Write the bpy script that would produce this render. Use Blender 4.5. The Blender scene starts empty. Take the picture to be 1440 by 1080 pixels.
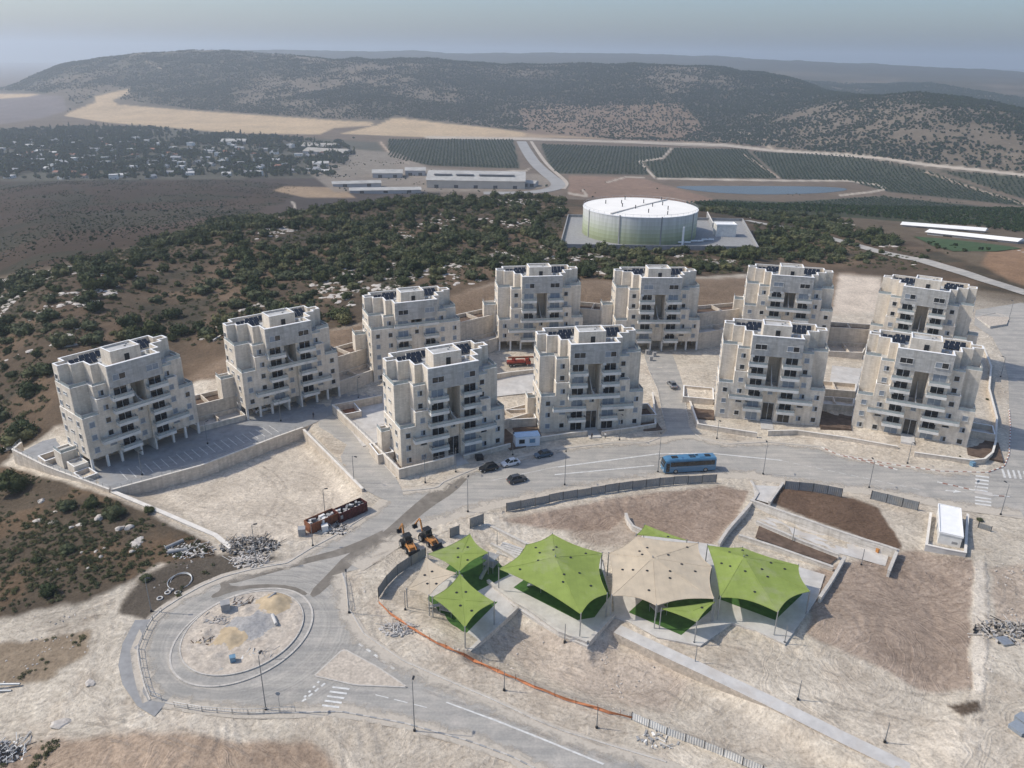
import bpy, bmesh, math, random
import numpy as np
from mathutils import Matrix, Vector, geometry

random.seed(7)
rng = np.random.default_rng(11)
SC = bpy.context.scene
COL = SC.collection

# ------------------------------------------------------------------ camera
FPX, PITCH, ROLL, CAMZ = 1110.0, math.radians(22.6), math.radians(0.8), 85.0
_F = np.array([0, math.cos(PITCH), -math.sin(PITCH)])
_R0 = np.array([1.0, 0, 0]); _U0 = np.cross(_R0, _F)
_R = _R0 * math.cos(ROLL) + _U0 * math.sin(ROLL)
_U = np.cross(_R, _F)
CAM = np.array([0, 0, CAMZ])
cam_data = bpy.data.cameras.new('camera')
cam_data.sensor_width = 36.0
cam_data.lens = 36.0 * FPX / 1440.0
cam_data.clip_start = 1.0
cam_data.clip_end = 60000.0
cam = bpy.data.objects.new('camera', cam_data)
COL.objects.link(cam)
m4 = Matrix.Identity(4)
for i in range(3):
    m4[i][0], m4[i][1], m4[i][2], m4[i][3] = _R[i], _U[i], -_F[i], CAM[i]
cam.matrix_world = m4
SC.camera = cam

# ------------------------------------------------------------------ sky, sun, exposure
SUN_EL, SUN_AZ = math.radians(47), math.radians(-84)      # azimuth from +Y towards +X: the sun stands over -X, a touch behind
world = bpy.data.worlds.new('World'); SC.world = world; world.use_nodes = True
wn = world.node_tree; wn.nodes.clear()
sky = wn.nodes.new('ShaderNodeTexSky'); sky.sky_type = 'NISHITA'; sky.sun_disc = False
sky.sun_elevation = SUN_EL; sky.sun_rotation = SUN_AZ
sky.altitude = 300; sky.air_density = 1.0; sky.dust_density = 2.5; sky.ozone_density = 5.5
bg = wn.nodes.new('ShaderNodeBackground'); bg.inputs['Strength'].default_value = 0.15
wo = wn.nodes.new('ShaderNodeOutputWorld')
wn.links.new(sky.outputs[0], bg.inputs[0]); wn.links.new(bg.outputs[0], wo.inputs[0])
sun_d = bpy.data.lights.new('sun', 'SUN'); sun_d.energy = 3.1; sun_d.angle = math.radians(0.6); sun_d.color = (1.0, 0.93, 0.82)
sun = bpy.data.objects.new('sun', sun_d); COL.objects.link(sun)
sd = Vector((math.sin(SUN_AZ) * math.cos(SUN_EL), math.cos(SUN_AZ) * math.cos(SUN_EL), math.sin(SUN_EL)))
sun.rotation_euler = sd.to_track_quat('Z', 'Y').to_euler()
sun.location = (-200, 20, 300)
SC.view_settings.view_transform = 'Standard'; SC.view_settings.look = 'None'
SC.view_settings.exposure = 0.06; SC.view_settings.gamma = 1.0; SC.view_settings.use_curve_mapping = False
try:
    SC.cycles.use_denoising = True
    SC.cycles.max_bounces = 5; SC.cycles.diffuse_bounces = 3; SC.cycles.glossy_bounces = 2
    SC.cycles.transparent_max_bounces = 6; SC.cycles.volume_bounces = 1
    SC.cycles.sample_clamp_indirect = 4.0
except Exception:
    pass

# ------------------------------------------------------------------ survey helpers (photo pixel <-> world)
def ray(px, py):
    return _R * (px - 720) - _U * (py - 540) + _F * FPX
def gp(px, py, z=0.0):
    d = ray(px, py); return CAM + d * ((z - CAMZ) / d[2])
def proj(P):
    v = P - CAM
    w = v @ _F
    return 720 + FPX * (v @ _R) / w, 540 - FPX * (v @ _U) / w

# ------------------------------------------------------------------ noise
def _hash(ix, iy, seed):
    h = (ix.astype(np.int64) * 374761393 + iy.astype(np.int64) * 668265263 + seed * 1442695041) & 0xffffffff
    h = ((h ^ (h >> 13)) * 1274126177) & 0xffffffff
    return ((h ^ (h >> 16)) & 0xffff) / 65535.0
def vnoise(x, y, s, seed=0):
    x = np.asarray(x, float) / s; y = np.asarray(y, float) / s
    ix = np.floor(x); iy = np.floor(y); fx = x - ix; fy = y - iy
    fx = fx * fx * (3 - 2 * fx); fy = fy * fy * (3 - 2 * fy)
    a = _hash(ix, iy, seed); b = _hash(ix + 1, iy, seed); c = _hash(ix, iy + 1, seed); d = _hash(ix + 1, iy + 1, seed)
    return (a + (b - a) * fx) * (1 - fy) + (c + (d - c) * fx) * fy
def fbm(x, y, s, n=4, seed=0):
    t = 0; a = 1; tot = 0
    for k in range(n):
        t = t + a * vnoise(x, y, s / 2 ** k, seed + k * 17); tot += a; a *= 0.55
    return t / tot
def sstep(a, b, x):
    t = np.clip((x - a) / (b - a), 0, 1); return t * t * (3 - 2 * t)
def poly_sd(x, y, poly):
    """signed distance to a polygon, positive inside"""
    x = np.asarray(x, float); y = np.asarray(y, float)
    d = np.full(x.shape, 1e18); ins = np.zeros(x.shape, bool)
    P = np.asarray(poly, float)
    for i in range(len(P)):
        ax, ay = P[i - 1]; bx, by = P[i]
        ex, ey = bx - ax, by - ay
        t = np.clip(((x - ax) * ex + (y - ay) * ey) / (ex * ex + ey * ey + 1e-12), 0, 1)
        d = np.minimum(d, (x - ax - t * ex) ** 2 + (y - ay - t * ey) ** 2)
        c = ((ay > y) != (by > y))
        with np.errstate(divide='ignore', invalid='ignore'):
            xi = ex * (y - ay) / (ey if abs(ey) > 1e-12 else 1e-12) + ax
        ins ^= c & (x < xi)
    d = np.sqrt(d)
    return np.where(ins, d, -d)
def line_d(x, y, pts):
    d = np.full(np.shape(x), 1e18)
    for (ax, ay), (bx, by) in zip(pts[:-1], pts[1:]):
        ex, ey = bx - ax, by - ay
        t = np.clip(((x - ax) * ex + (y - ay) * ey) / (ex * ex + ey * ey + 1e-12), 0, 1)
        d = np.minimum(d, (x - ax - t * ex) ** 2 + (y - ay - t * ey) ** 2)
    return np.sqrt(d)

# ------------------------------------------------------------------ the lie of the land
# for each bearing (named by the photo column it passes at the far hills): (distance m, height m) or (distance, 'y', row)
def Y(d, y): return (d, y, 1)
def Z(d, z): return (d, z, 0)
VAL = -95
PROFILES = {
 -500: [Z(20, 0), Z(150, -4), Z(300, -20), Z(450, -45), Z(800, -75), Z(1300, VAL), Z(3000, VAL), Z(20000, VAL - 60)],
 -150: [Z(20, 0), Z(150, -1), Z(300, -9), Z(430, -34), Z(800, -66), Z(1200, -90), Z(1500, VAL), Z(3000, VAL), Z(6000, VAL), Z(20000, VAL - 60)],
 0:    [Z(20, 0), Z(170, 0), Y(330, 398), Y(440, 372), Y(800, 302), Y(1100, 264), Z(1400, VAL), Z(3200, VAL), Z(4200, VAL + 12), Z(5200, VAL), Z(20000, VAL - 60)],
 100:  [Z(20, 0), Z(190, 0), Y(345, 380), Y(460, 355), Y(800, 300), Y(1100, 263), Z(1400, VAL), Z(2900, VAL), Y(4000, 82), Z(5000, -70), Z(20000, VAL - 60)],
 200:  [Z(20, 0), Z(200, 0), Y(380, 352), Y(500, 335), Y(800, 298), Y(1100, 263), Z(1400, VAL), Z(2750, VAL), Y(3300, 112), Y(3900, 70), Z(5000, -50), Z(20000, VAL - 60)],
 300:  [Z(20, 0), Z(205, 0), Z(222, 4), Z(262, 4), Y(420, 322), Y(540, 312), Y(850, 290), Y(1120, 262), Z(1400, VAL), Z(2550, VAL), Y(3200, 110), Y(3800, 68), Z(4800, -30), Y(7000, 69), Z(9000, -40), Z(20000, -60)],
 400:  [Z(20, 0), Z(206, 0), Z(224, 6), Z(270, 6), Y(470, 300), Z(620, -30), Y(950, 281), Y(1150, 262), Z(1450, VAL), Z(2300, VAL), Y(3000, 115), Y(3700, 72), Z(4700, -20), Y(7000, 68), Z(9000, -30), Z(20000, -40)],
 500:  [Z(20, 0), Z(198, 0), Z(219, 1), Z(238, 8), Z(275, 8), Z(340, 5), Y(515, 284), Z(680, -40), Z(1000, VAL), Z(2150, VAL), Y(2800, 122), Y(3400, 81), Z(4500, -20), Y(7000, 70), Z(9000, -20), Z(20000, -20)],
 600:  [Z(20, 0), Z(190, 0), Z(222, 3), Z(240, 3), Z(257, 11), Z(285, 11), Z(335, 6), Z(420, 1), Y(540, 277), Z(700, -45), Z(1000, VAL), Z(2100, VAL), Y(2700, 125), Y(3400, 81), Z(4400, -10), Y(7000, 72), Z(9000, -10), Z(20000, 10)],
 720:  [Z(20, 0), Z(188, 0), Z(214, 3), Z(244, 3), Z(260, 12), Z(285, 12), Z(332, 6), Z(362, 3), Z(440, 2.4), Y(560, 274), Z(720, -50), Z(1000, VAL), Z(2000, VAL), Y(2500, 150), Y(3300, 91), Z(4200, -20), Y(6500, 72), Z(9000, 0), Z(20000, 20)],
 850:  [Z(20, 0), Z(192, 0), Z(214, 3), Z(246, 3), Z(262, 12), Z(285, 12), Z(330, 6), Z(358, 3), Z(450, 3), Y(560, 278), Z(740, -55), Z(1000, VAL), Z(1950, VAL), Y(2500, 148), Y(3300, 86), Z(4200, -20), Y(6500, 72), Z(9000, 0), Z(20000, 20)],
 1000: [Z(20, 0), Z(192, 0), Z(214, 3), Z(254, 3), Z(271, 11), Z(292, 11), Z(330, 6), Z(358, 3), Z(440, 3), Y(520, 296), Y(760, 282), Z(1050, VAL + 2), Z(1250, VAL), Z(1900, VAL), Y(2450, 148), Y(3200, 88), Z(4200, -20), Y(6500, 76), Z(9000, 0), Z(20000, 10)],
 1100: [Z(20, 0), Z(192, 0), Z(214, 3), Z(263, 3), Z(279, 9.5), Z(300, 9), Z(340, 5), Z(400, 1), Y(500, 311), Y(740, 288), Z(1080, VAL + 2), Z(1300, VAL), Z(1750, VAL), Y(2400, 150), Y(3000, 101), Z(4000, -40), Y(6000, 82), Z(9000, -10), Z(20000, 0)],
 1200: [Z(20, 0), Z(192, 0), Z(218, 3), Z(330, 3), Y(470, 324), Y(740, 290), Z(1080, VAL + 2), Z(1300, VAL), Z(1600, VAL), Y(2100, 150), Y(2600, 126), Z(3400, -70), Y(6000, 88), Z(9000, -10), Z(20000, -5)],
 1300: [Z(20, 0), Z(185, 0), Z(215, 2.6), Z(290, 2), Y(420, 345), Y(560, 321), Y(800, 291), Z(1150, VAL + 2), Z(1500, VAL), Y(1800, 165), Y(2250, 126), Z(3000, -70), Y(6000, 93), Z(9000, -30), Z(20000, -20)],
 1440: [Z(20, 0), Z(175, 0), Z(215, 2), Z(260, 1), Y(400, 355), Y(560, 328), Y(850, 291), Z(1150, VAL + 2), Z(1400, VAL), Y(1700, 185), Y(2050, 147), Z(2900, -80), Y(6000, 101), Z(9000, -40), Z(20000, -30)],
 1650: [Z(20, 0), Z(180, 0), Z(260, -2), Y(400, 375), Y(560, 340), Y(850, 300), Z(1150, VAL), Z(1300, VAL), Y(1550, 215), Y(1850, 175), Z(2900, -80), Y(6000, 112), Z(20000, -60)],
 2000: [Z(20, 0), Z(180, 0), Z(300, -10), Z(600, -40), Z(1100, VAL), Z(1300, VAL), Z(1800, -10), Z(2900, -80), Z(6000, -20), Z(20000, -60)],
}
GA = np.radians(np.arange(-75, 75.01, 0.5)); GL = np.linspace(math.log(20), math.log(20000), 440)
def _grid():
    cols = []; azs = []
    for px, prof in PROFILES.items():
        d = ray(px, 130); az = math.atan2(d[0], d[1]); ta = math.tan(az)
        rs, zs = [], []
        for dist, v, isy in prof:
            if isy:
                a = ray(0, v); b = _R                      # direction = a + b*px, on this bearing
                pxx = (ta * a[1] - a[0]) / (b[0] - ta * b[1])
                q = a + b * pxx
                z = CAMZ + dist * q[2] / math.hypot(q[0], q[1])
            else: z = v
            rs.append(math.log(dist)); zs.append(z)
        cols.append(np.interp(GL, rs, zs)); azs.append(az)
    cols = np.array(cols); G = np.empty((len(GA), len(GL)))
    for j in range(len(GL)): G[:, j] = np.interp(GA, azs, cols[:, j])
    def blur(G, ax, n):
        k = np.array([1, 2, 3, 2, 1]) / 9.0
        for _ in range(n):
            P = np.pad(G, [(2, 2) if a == ax else (0, 0) for a in (0, 1)], mode='edge')
            G = sum(k[i] * (P[i:i + G.shape[0], :] if ax == 0 else P[:, i:i + G.shape[1]]) for i in range(5))
        return G
    G0 = G.copy(); G = blur(blur(G, 1, 2), 0, 3)
    w = sstep(math.log(225), math.log(330), GL)[None, :]   # keep the building site crisp
    return G * w + blur(G0, 0, 1) * (1 - w)
GRID = _grid()
def px_poly(pts, z=0.0): return [tuple(gp(a, b, z)[:2]) for a, b in pts]
LOT = px_poly([(120, 650), (290, 600), (425, 575), (470, 640), (512, 690), (448, 757), (350, 778), (330, 772), (158, 692)])
PLAY = px_poly([(560, 840), (604, 775), (712, 728), (870, 702), (1005, 690), (1060, 700), (1140, 700), (1300, 760), (1360, 790), (1385, 960), (1330, 1120), (1100, 1110), (1010, 1058), (880, 1003), (660, 938)])
PIT = px_poly([(664, 922), (730, 860), (788, 896), (830, 912), (866, 878), (985, 930), (1100, 1010), (1200, 1070), (1040, 1050), (890, 998)])
def h_site(x, y):
    z = np.zeros(np.shape(x))
    z = z - 2.3 * sstep(-0.5, 4.0, poly_sd(x, y, LOT)) * sstep(128, 150, y)
    z = z - 1.2 * sstep(-1, 7, poly_sd(x, y, PLAY))
    z = z - 1.5 * sstep(-2.0, 1.5, poly_sd(x, y, PIT))
    return z
def h(x, y):
    x = np.asarray(x, float); y = np.asarray(y, float)
    r = np.hypot(x, y); az = np.arctan2(x, y)
    a = np.clip((az - GA[0]) / (GA[1] - GA[0]), 0, len(GA) - 1.001); l = np.clip((np.log(np.maximum(r, 20)) - GL[0]) / (GL[1] - GL[0]), 0, len(GL) - 1.001)
    i = a.astype(int); j = l.astype(int); fa = a - i; fl = l - j
    z = (GRID[i, j] * (1 - fa) + GRID[i + 1, j] * fa) * (1 - fl) + (GRID[i, j + 1] * (1 - fa) + GRID[i + 1, j + 1] * fa) * fl
    far = sstep(260, 420, r); hill = sstep(-92, -60, z)
    z = z + far * (fbm(x, y, 90, 3, 3) - 0.5) * 5 * np.minimum(1, r / 900) * (0.15 + 0.85 * hill)
    z = z + sstep(1700, 2300, r) * hill * ((fbm(x, y, 420, 4, 5) - 0.5) * 34)
    z = z + sstep(1500, 2000, r) * hill * ((fbm(x, y, 90, 3, 9) - 0.5) * 10)
    near = r < 330
    if np.any(near):
        xs = np.where(near, x, 0); ys = np.where(near, y, 300)
        z = z + np.where(near, h_site(xs, ys), 0)
    return z
def gt(px, py, z0=0.0, n=10):
    z = z0
    for _ in range(n):
        P = gp(px, py, z); z = 0.5 * z + 0.5 * float(h(P[0:1], P[1:2])[0])
    return gp(px, py, z)

# ------------------------------------------------------------------ materials
class NT:
    def __init__(s, name):
        s.m = bpy.data.materials.new(name); s.m.use_nodes = True; s.t = s.m.node_tree; s.t.nodes.clear()
        s.out = s.n('ShaderNodeOutputMaterial'); s.p = s.n('ShaderNodeBsdfPrincipled')
        s.l(s.p.outputs[0], s.out.inputs[0]); s.p.inputs['Roughness'].default_value = 0.9
        s.p.inputs['Specular IOR Level'].default_value = 0.25
        s._pos = None
    def n(s, t, **k):
        nd = s.t.nodes.new(t)
        for a, b in k.items(): setattr(nd, a, b)
        return nd
    def l(s, a, b): s.t.links.new(a, b)
    def pos(s, obj=False):
        if obj: return s.n('ShaderNodeTexCoord').outputs['Object']
        if s._pos is None: s._pos = s.n('ShaderNodeNewGeometry').outputs['Position']
        return s._pos
    def noise(s, scale, detail=4, rough=0.55, vec=None, dist=0.0):
        nd = s.n('ShaderNodeTexNoise'); nd.inputs['Scale'].default_value = scale; nd.inputs['Detail'].default_value = detail
        nd.inputs['Roughness'].default_value = rough; nd.inputs['Distortion'].default_value = dist
        s.l(vec if vec is not None else s.pos(), nd.inputs['Vector']); return nd.outputs['Fac']
    def ramp(s, fac, stops):
        r = s.n('ShaderNodeValToRGB'); e = r.color_ramp.elements
        e[0].position, e[0].color = stops[0][0], (*stops[0][1], 1); e[1].position, e[1].color = stops[-1][0], (*stops[-1][1], 1)
        for p, c in stops[1:-1]:
            q = e.new(p); q.color = (*c, 1)
        s.l(fac, r.inputs[0]); return r.outputs[0]
    def math(s, op, a, b=None, clamp=False):
        nd = s.n('ShaderNodeMath', operation=op, use_clamp=clamp)
        for i, v in enumerate((a, b)):
            if v is None: continue
            if isinstance(v, (int, float)): nd.inputs[i].default_value = v
            else: s.l(v, nd.inputs[i])
        return nd.outputs[0]
    def maprange(s, v, a, b, c=0.0, d=1.0):
        nd = s.n('ShaderNodeMapRange'); s.l(v, nd.inputs[0])
        for i, q in enumerate((a, b, c, d)): nd.inputs[i + 1].default_value = q
        return nd.outputs[0]
    def mix(s, f, a, b, mode='MIX'):
        nd = s.n('ShaderNodeMix', data_type='RGBA', blend_type=mode)
        for k, v in ((0, f), (6, a), (7, b)):
            if isinstance(v, (int, float)): nd.inputs[k].default_value = v
            elif isinstance(v, tuple): nd.inputs[k].default_value = (*v, 1)
            else: s.l(v, nd.inputs[k])
        return nd.outputs[2]
    def color(s, c): s.l(c, s.p.inputs['Base Color'])
    def bump(s, hgt, strength=0.3, dist=0.1):
        b = s.n('ShaderNodeBump'); b.inputs['Strength'].default_value = strength; b.inputs['Distance'].default_value = dist
        s.l(hgt, b.inputs['Height']); s.l(b.outputs[0], s.p.inputs['Normal'])
MATS = {}
def mat(name, c, var=0.2, scale=1.0, rough=0.9, metal=0.0, spec=0.25, bump=0.0, obj=False, detail=5, grime=None):
    """noise-mottled surface of base colour c"""
    if name in MATS: return MATS[name]
    s = NT(name); v = s.pos(obj)
    a = s.noise(scale, detail, 0.6, v)
    lo = tuple(q * (1 - var) for q in c); hi = tuple(min(1, q * (1 + var)) for q in c)
    col = s.ramp(a, [(0.28, lo), (0.72, hi)])
    if grime:
        g = s.noise(scale * 0.31, 6, 0.65, v, 0.6)
        col = s.mix(s.maprange(g, 0.5, 0.75), col, grime)
    s.color(col); s.p.inputs['Roughness'].default_value = rough; s.p.inputs['Metallic'].default_value = metal
    s.p.inputs['Specular IOR Level'].default_value = spec
    if bump: s.bump(a, bump, 0.08)
    MATS[name] = s.m; return s.m
def stone_mat(name, c, c2, bw=0.6, bh=0.3, mortar=0.03, var=0.5):
    c2 = tuple(q * 0.93 for q in c2)
    s = NT(name); tc = s.n('ShaderNodeTexCoord'); sep = s.n('ShaderNodeSeparateXYZ'); s.l(tc.outputs['Object'], sep.inputs[0])
    comb = s.n('ShaderNodeCombineXYZ'); s.l(s.math('ADD', sep.outputs[0], sep.outputs[1]), comb.inputs[0]); s.l(sep.outputs[2], comb.inputs[1])
    b = s.n('ShaderNodeTexBrick'); s.l(comb.outputs[0], b.inputs['Vector'])
    b.inputs['Color1'].default_value = (*c, 1); b.inputs['Color2'].default_value = (*c2, 1)
    b.inputs['Mortar'].default_value = (*[q * 0.84 for q in c], 1)
    b.inputs['Scale'].default_value = 1.0; b.inputs['Brick Width'].default_value = bw; b.inputs['Row Height'].default_value = bh
    b.inputs['Mortar Size'].default_value = mortar; b.inputs['Mortar Smooth'].default_value = 0.3; b.inputs['Bias'].default_value = 0.1
    n1 = s.noise(0.55, 6, 0.65); n2 = s.noise(0.12, 4, 0.6)
    st = s.n('ShaderNodeMapping'); st.inputs['Scale'].default_value = (1.3, 1.3, 0.12); s.l(s.pos(), st.inputs['Vector'])
    n3 = s.noise(1.0, 5, 0.6, st.outputs[0])                                         # rain streaks run down
    v = s.ramp(n1, [(0.3, (0.86, 0.85, 0.83)), (0.7, (1.06, 1.06, 1.06))]); v2 = s.ramp(n3, [(0.34, (0.84, 0.83, 0.81)), (0.56, (1.03, 1.03, 1.03))])
    col = s.mix(1.0, s.mix(1.0, b.outputs[0], v, 'MULTIPLY'), v2, 'MULTIPLY')
    s.color(col); s.bump(b.outputs['Fac'], 0.25, -0.03)
    MATS[name] = s.m; return s.m
M_STONE = stone_mat('cream_limestone', (0.85, 0.765, 0.645), (0.79, 0.70, 0.58))
M_PANEL = stone_mat('grey_limestone', (0.55, 0.54, 0.51), (0.46, 0.452, 0.43), 0.9, 0.45)
M_FIELD = stone_mat('rough_field_stone', (0.78, 0.73, 0.66), (0.58, 0.53, 0.46), 0.55, 0.3, 0.05)
M_GARDEN = stone_mat('garden_wall_stone', (0.74, 0.65, 0.54), (0.64, 0.56, 0.46), 1.0, 0.4)
M_COPING = mat('white_coping', (0.86, 0.85, 0.82), 0.06, 0.8)
M_WHITE = mat('white_render', (0.77, 0.745, 0.69), 0.12, 0.6, grime=(0.5, 0.47, 0.42))
M_ROOF = mat('roof_screed', (0.50, 0.49, 0.46), 0.22, 0.5, grime=(0.32, 0.31, 0.29))
M_CONC = mat('pale_concrete', (0.56, 0.535, 0.495), 0.18, 0.5, bump=0.15, grime=(0.50, 0.45, 0.39))
M_CONCD = mat('grey_concrete', (0.34, 0.335, 0.325), 0.2, 0.7, bump=0.15)
M_GLASS = mat('dark_glass', (0.018, 0.022, 0.026), 0.4, 1.5, 0.12, spec=0.6)
M_SHUT = mat('grey_shutter', (0.27, 0.30, 0.33), 0.12, 2.0, 0.6)
M_FRAME = mat('window_frame', (0.62, 0.61, 0.58), 0.1, 2.0, 0.5)
M_DARK = mat('dark_metal', (0.035, 0.037, 0.04), 0.3, 2.0, 0.5, 0.3)
M_STEEL = mat('galvanised_steel', (0.42, 0.43, 0.43), 0.15, 2.0, 0.45, 0.6)
M_POLE = mat('lamp_post_grey', (0.25, 0.26, 0.265), 0.2, 2.0, 0.5, 0.4)
M_SOLAR = mat('solar_collector', (0.012, 0.015, 0.022), 0.4, 2.0, 0.15, spec=0.7)
M_FENCE = mat('grey_sheet_fence', (0.27, 0.285, 0.295), 0.15, 1.2, 0.5, 0.3, grime=(0.36, 0.33, 0.28))
M_TIRE = mat('rubber', (0.025, 0.025, 0.026), 0.2, 4.0, 0.85)
M_SOILD = mat('garden_soil', (0.13, 0.09, 0.065), 0.45, 0.8, bump=0.5)
M_SOILR = mat('red_soil', (0.30, 0.13, 0.07), 0.35, 0.8, bump=0.5)
M_SAND = mat('sand', (0.52, 0.45, 0.365), 0.32, 2.0, bump=0.6, grime=(0.42, 0.355, 0.285), detail=9)
M_OCHRE = mat('ochre_sand', (0.50, 0.39, 0.25), 0.2, 0.8, bump=0.4)
M_GRAVEL = mat('grey_gravel', (0.36, 0.345, 0.325), 0.25, 2.5, bump=0.5)
M_ROCK = mat('limestone_rock', (0.52, 0.47, 0.41), 0.3, 0.9, bump=0.5)
M_RUST = mat('rusty_container', (0.26, 0.105, 0.055), 0.35, 1.2, 0.7, 0.2, grime=(0.17, 0.07, 0.04))
M_MAROON = mat('maroon_container', (0.105, 0.032, 0.03), 0.3, 1.2, 0.6, 0.2, grime=(0.16, 0.06, 0.04))
M_ORANGE = mat('orange_paint', (0.52, 0.23, 0.07), 0.2, 1.0, 0.45, grime=(0.40, 0.24, 0.12))
M_NET = mat('orange_netting', (0.56, 0.22, 0.10), 0.35, 1.0, 0.8)
M_REDP = mat('red_paint', (0.34, 0.06, 0.04), 0.2, 1.0, 0.5)
M_YEL = mat('sun_yellow', (0.6, 0.4, 0.08), 0.2, 1.0, 0.6)
M_PAINT = mat('road_paint', (0.66, 0.65, 0.61), 0.2, 1.5, grime=(0.47, 0.44, 0.40))
M_KRED = mat('kerb_red', (0.34, 0.16, 0.12), 0.25, 2.0, grime=(0.45, 0.38, 0.32))
M_KERB = mat('kerb_stone', (0.54, 0.50, 0.44), 0.2, 0.9)
M_TURF = mat('artificial_turf', (0.055, 0.125, 0.028), 0.3, 0.9, bump=0.3)
M_BARK = mat('bark', (0.09, 0.07, 0.05), 0.3, 2.0)
M_SKIN = mat('skin', (0.42, 0.26, 0.18), 0.1, 4.0, 0.6)
M_CLOTH = mat('dark_clothing', (0.03, 0.035, 0.05), 0.3, 4.0)
M_BLUE = mat('blue_plastic', (0.16, 0.28, 0.38), 0.2, 2.0, 0.5)
def glass_mat():
    s = NT('railing_glass'); s.p.inputs['Base Color'].default_value = (0.42, 0.47, 0.46, 1)
    n = s.noise(2.0, 2); s.color(s.ramp(n, [(0.3, (0.36, 0.42, 0.41)), (0.7, (0.48, 0.52, 0.51))]))
    s.p.inputs['Roughness'].default_value = 0.15; s.p.inputs['Alpha'].default_value = 0.8; return s.m
M_RGLASS = glass_mat()
def asphalt_mat():
    s = NT('dusty_asphalt')
    big = s.noise(0.05, 6, 0.65, dist=0.5); mid = s.noise(0.35, 6, 0.6, dist=0.3); fine = s.noise(3.0, 4, 0.6)
    mp = s.n('ShaderNodeMapping'); mp.inputs['Rotation'].default_value = (0, 0, 0.5); mp.inputs['Scale'].default_value = (0.06, 0.9, 1)
    s.l(s.pos(), mp.inputs['Vector']); lane = s.noise(1.0, 4, 0.6, mp.outputs[0], 0.4)
    col = s.ramp(big, [(0.33, (0.29, 0.277, 0.252)), (0.52, (0.37, 0.35, 0.315)), (0.7, (0.50, 0.455, 0.39))])
    col = s.mix(s.maprange(mid, 0.48, 0.70), col, (0.56, 0.505, 0.44))
    col = s.mix(0.55, col, s.ramp(lane, [(0.35, (0.28, 0.268, 0.245)), (0.65, (0.48, 0.445, 0.385))]))
    col = s.mix(1.0, col, s.ramp(fine, [(0.3, (0.86, 0.86, 0.86)), (0.7, (1.1, 1.1, 1.1))]), 'MULTIPLY')
    c0 = gp(348, 890)
    vs = s.n('ShaderNodeVectorMath', operation='SUBTRACT'); s.l(s.pos(), vs.inputs[0]); vs.inputs[1].default_value = (c0[0], c0[1], 0)
    ln = s.n('ShaderNodeVectorMath', operation='LENGTH'); s.l(vs.outputs[0], ln.inputs[0]); cx = s.n('ShaderNodeCombineXYZ'); s.l(s.math('ADD', ln.outputs['Value'], s.math('MULTIPLY', mid, 1.2)), cx.inputs[0])
    rg = s.noise(0.9, 3, 0.7, cx.outputs[0]); msk = s.math('MULTIPLY', s.maprange(ln.outputs['Value'], 11, 12), s.maprange(ln.outputs['Value'], 24, 18))   # circling wheels wear rings round the island
    col = s.mix(s.math('MULTIPLY', msk, 0.75), col, s.mix(1.0, col, s.ramp(rg, [(0.38, (0.74, 0.745, 0.75)), (0.6, (1.12, 1.11, 1.09))]), 'MULTIPLY'))
    s.color(col); s.bump(fine, 0.12, 0.03); return s.m
M_ASPH = asphalt_mat()
def dust_mat():
    s = NT('drifted_dust'); a = s.noise(0.45, 8, 0.68, dist=0.6); b = s.noise(2.5, 5, 0.6); s.color(s.ramp(b, [(0.3, (0.49, 0.43, 0.35)), (0.7, (0.61, 0.545, 0.45))]))
    uv = s.n('ShaderNodeAttribute', attribute_name='edge'); k = s.math('ADD', a, s.math('MULTIPLY', uv.outputs['Fac'], 0.55))
    s.l(s.maprange(k, 0.62, 0.88, 0.0, 0.92), s.p.inputs['Alpha']); return s.m
M_DUST = dust_mat()
def rut_mat():
    s = NT('wheel_rut'); a = s.noise(0.35, 6, 0.65); b = s.noise(3.5, 5, 0.65); s.color(s.ramp(b, [(0.3, (0.30, 0.25, 0.20)), (0.7, (0.44, 0.385, 0.315))])); s.bump(b, .5, .1)
    s.l(s.math('MULTIPLY', s.maprange(a, 0.44, 0.68, 0.0, 0.5), s.maprange(b, 0.3, 0.55, 0.35, 1.0)), s.p.inputs['Alpha']); return s.m
M_RUT = rut_mat()
M_TAR = mat('fresh_tar', (0.195, 0.172, 0.142), 0.22, 0.6, bump=0.2, grime=(0.30, 0.27, 0.23))
M_ASPH2 = mat('paved_yard', (0.30, 0.30, 0.295), 0.2, 0.5, bump=0.1, grime=(0.36, 0.335, 0.30))
M_ASPH3 = mat('grey_pavement', (0.30, 0.295, 0.285), 0.18, 0.8, bump=0.15)
M_FARROAD = mat('valley_road', (0.33, 0.315, 0.29), 0.15, 0.05)
M_TRACK = mat('pale_track', (0.46, 0.39, 0.31), 0.15, 0.05)

def leaf_mat(name, c, var=0.35):
    s = NT(name); n = s.noise(0.9, 4, 0.6); oi = s.n('ShaderNodeObjectInfo')
    col = s.ramp(n, [(0.3, tuple(q * (1 - var) for q in c)), (0.7, tuple(q * (1 + var) for q in c))])
    r = s.ramp(oi.outputs['Random'], [(0.0, (0.72, 0.78, 0.75)), (0.5, (1.0, 1.0, 1.0)), (1.0, (1.35, 1.2, 1.0))])
    s.color(s.mix(1.0, col, r, 'MULTIPLY')); s.p.inputs['Roughness'].default_value = 0.8; s.p.inputs['Specular IOR Level'].default_value = 0.12
    MATS[name] = s.m; return s.m
M_OAK = leaf_mat('evergreen_leaf', (0.058, 0.073, 0.033))
M_OAK2 = leaf_mat('olive_leaf', (0.095, 0.105, 0.054))
M_SCRUB = leaf_mat('dry_scrub', (0.115, 0.098, 0.060))
M_PINE = leaf_mat('pine_leaf', (0.036, 0.056, 0.026))
M_ORCH = leaf_mat('orchard_leaf', (0.034, 0.060, 0.024))
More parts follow.
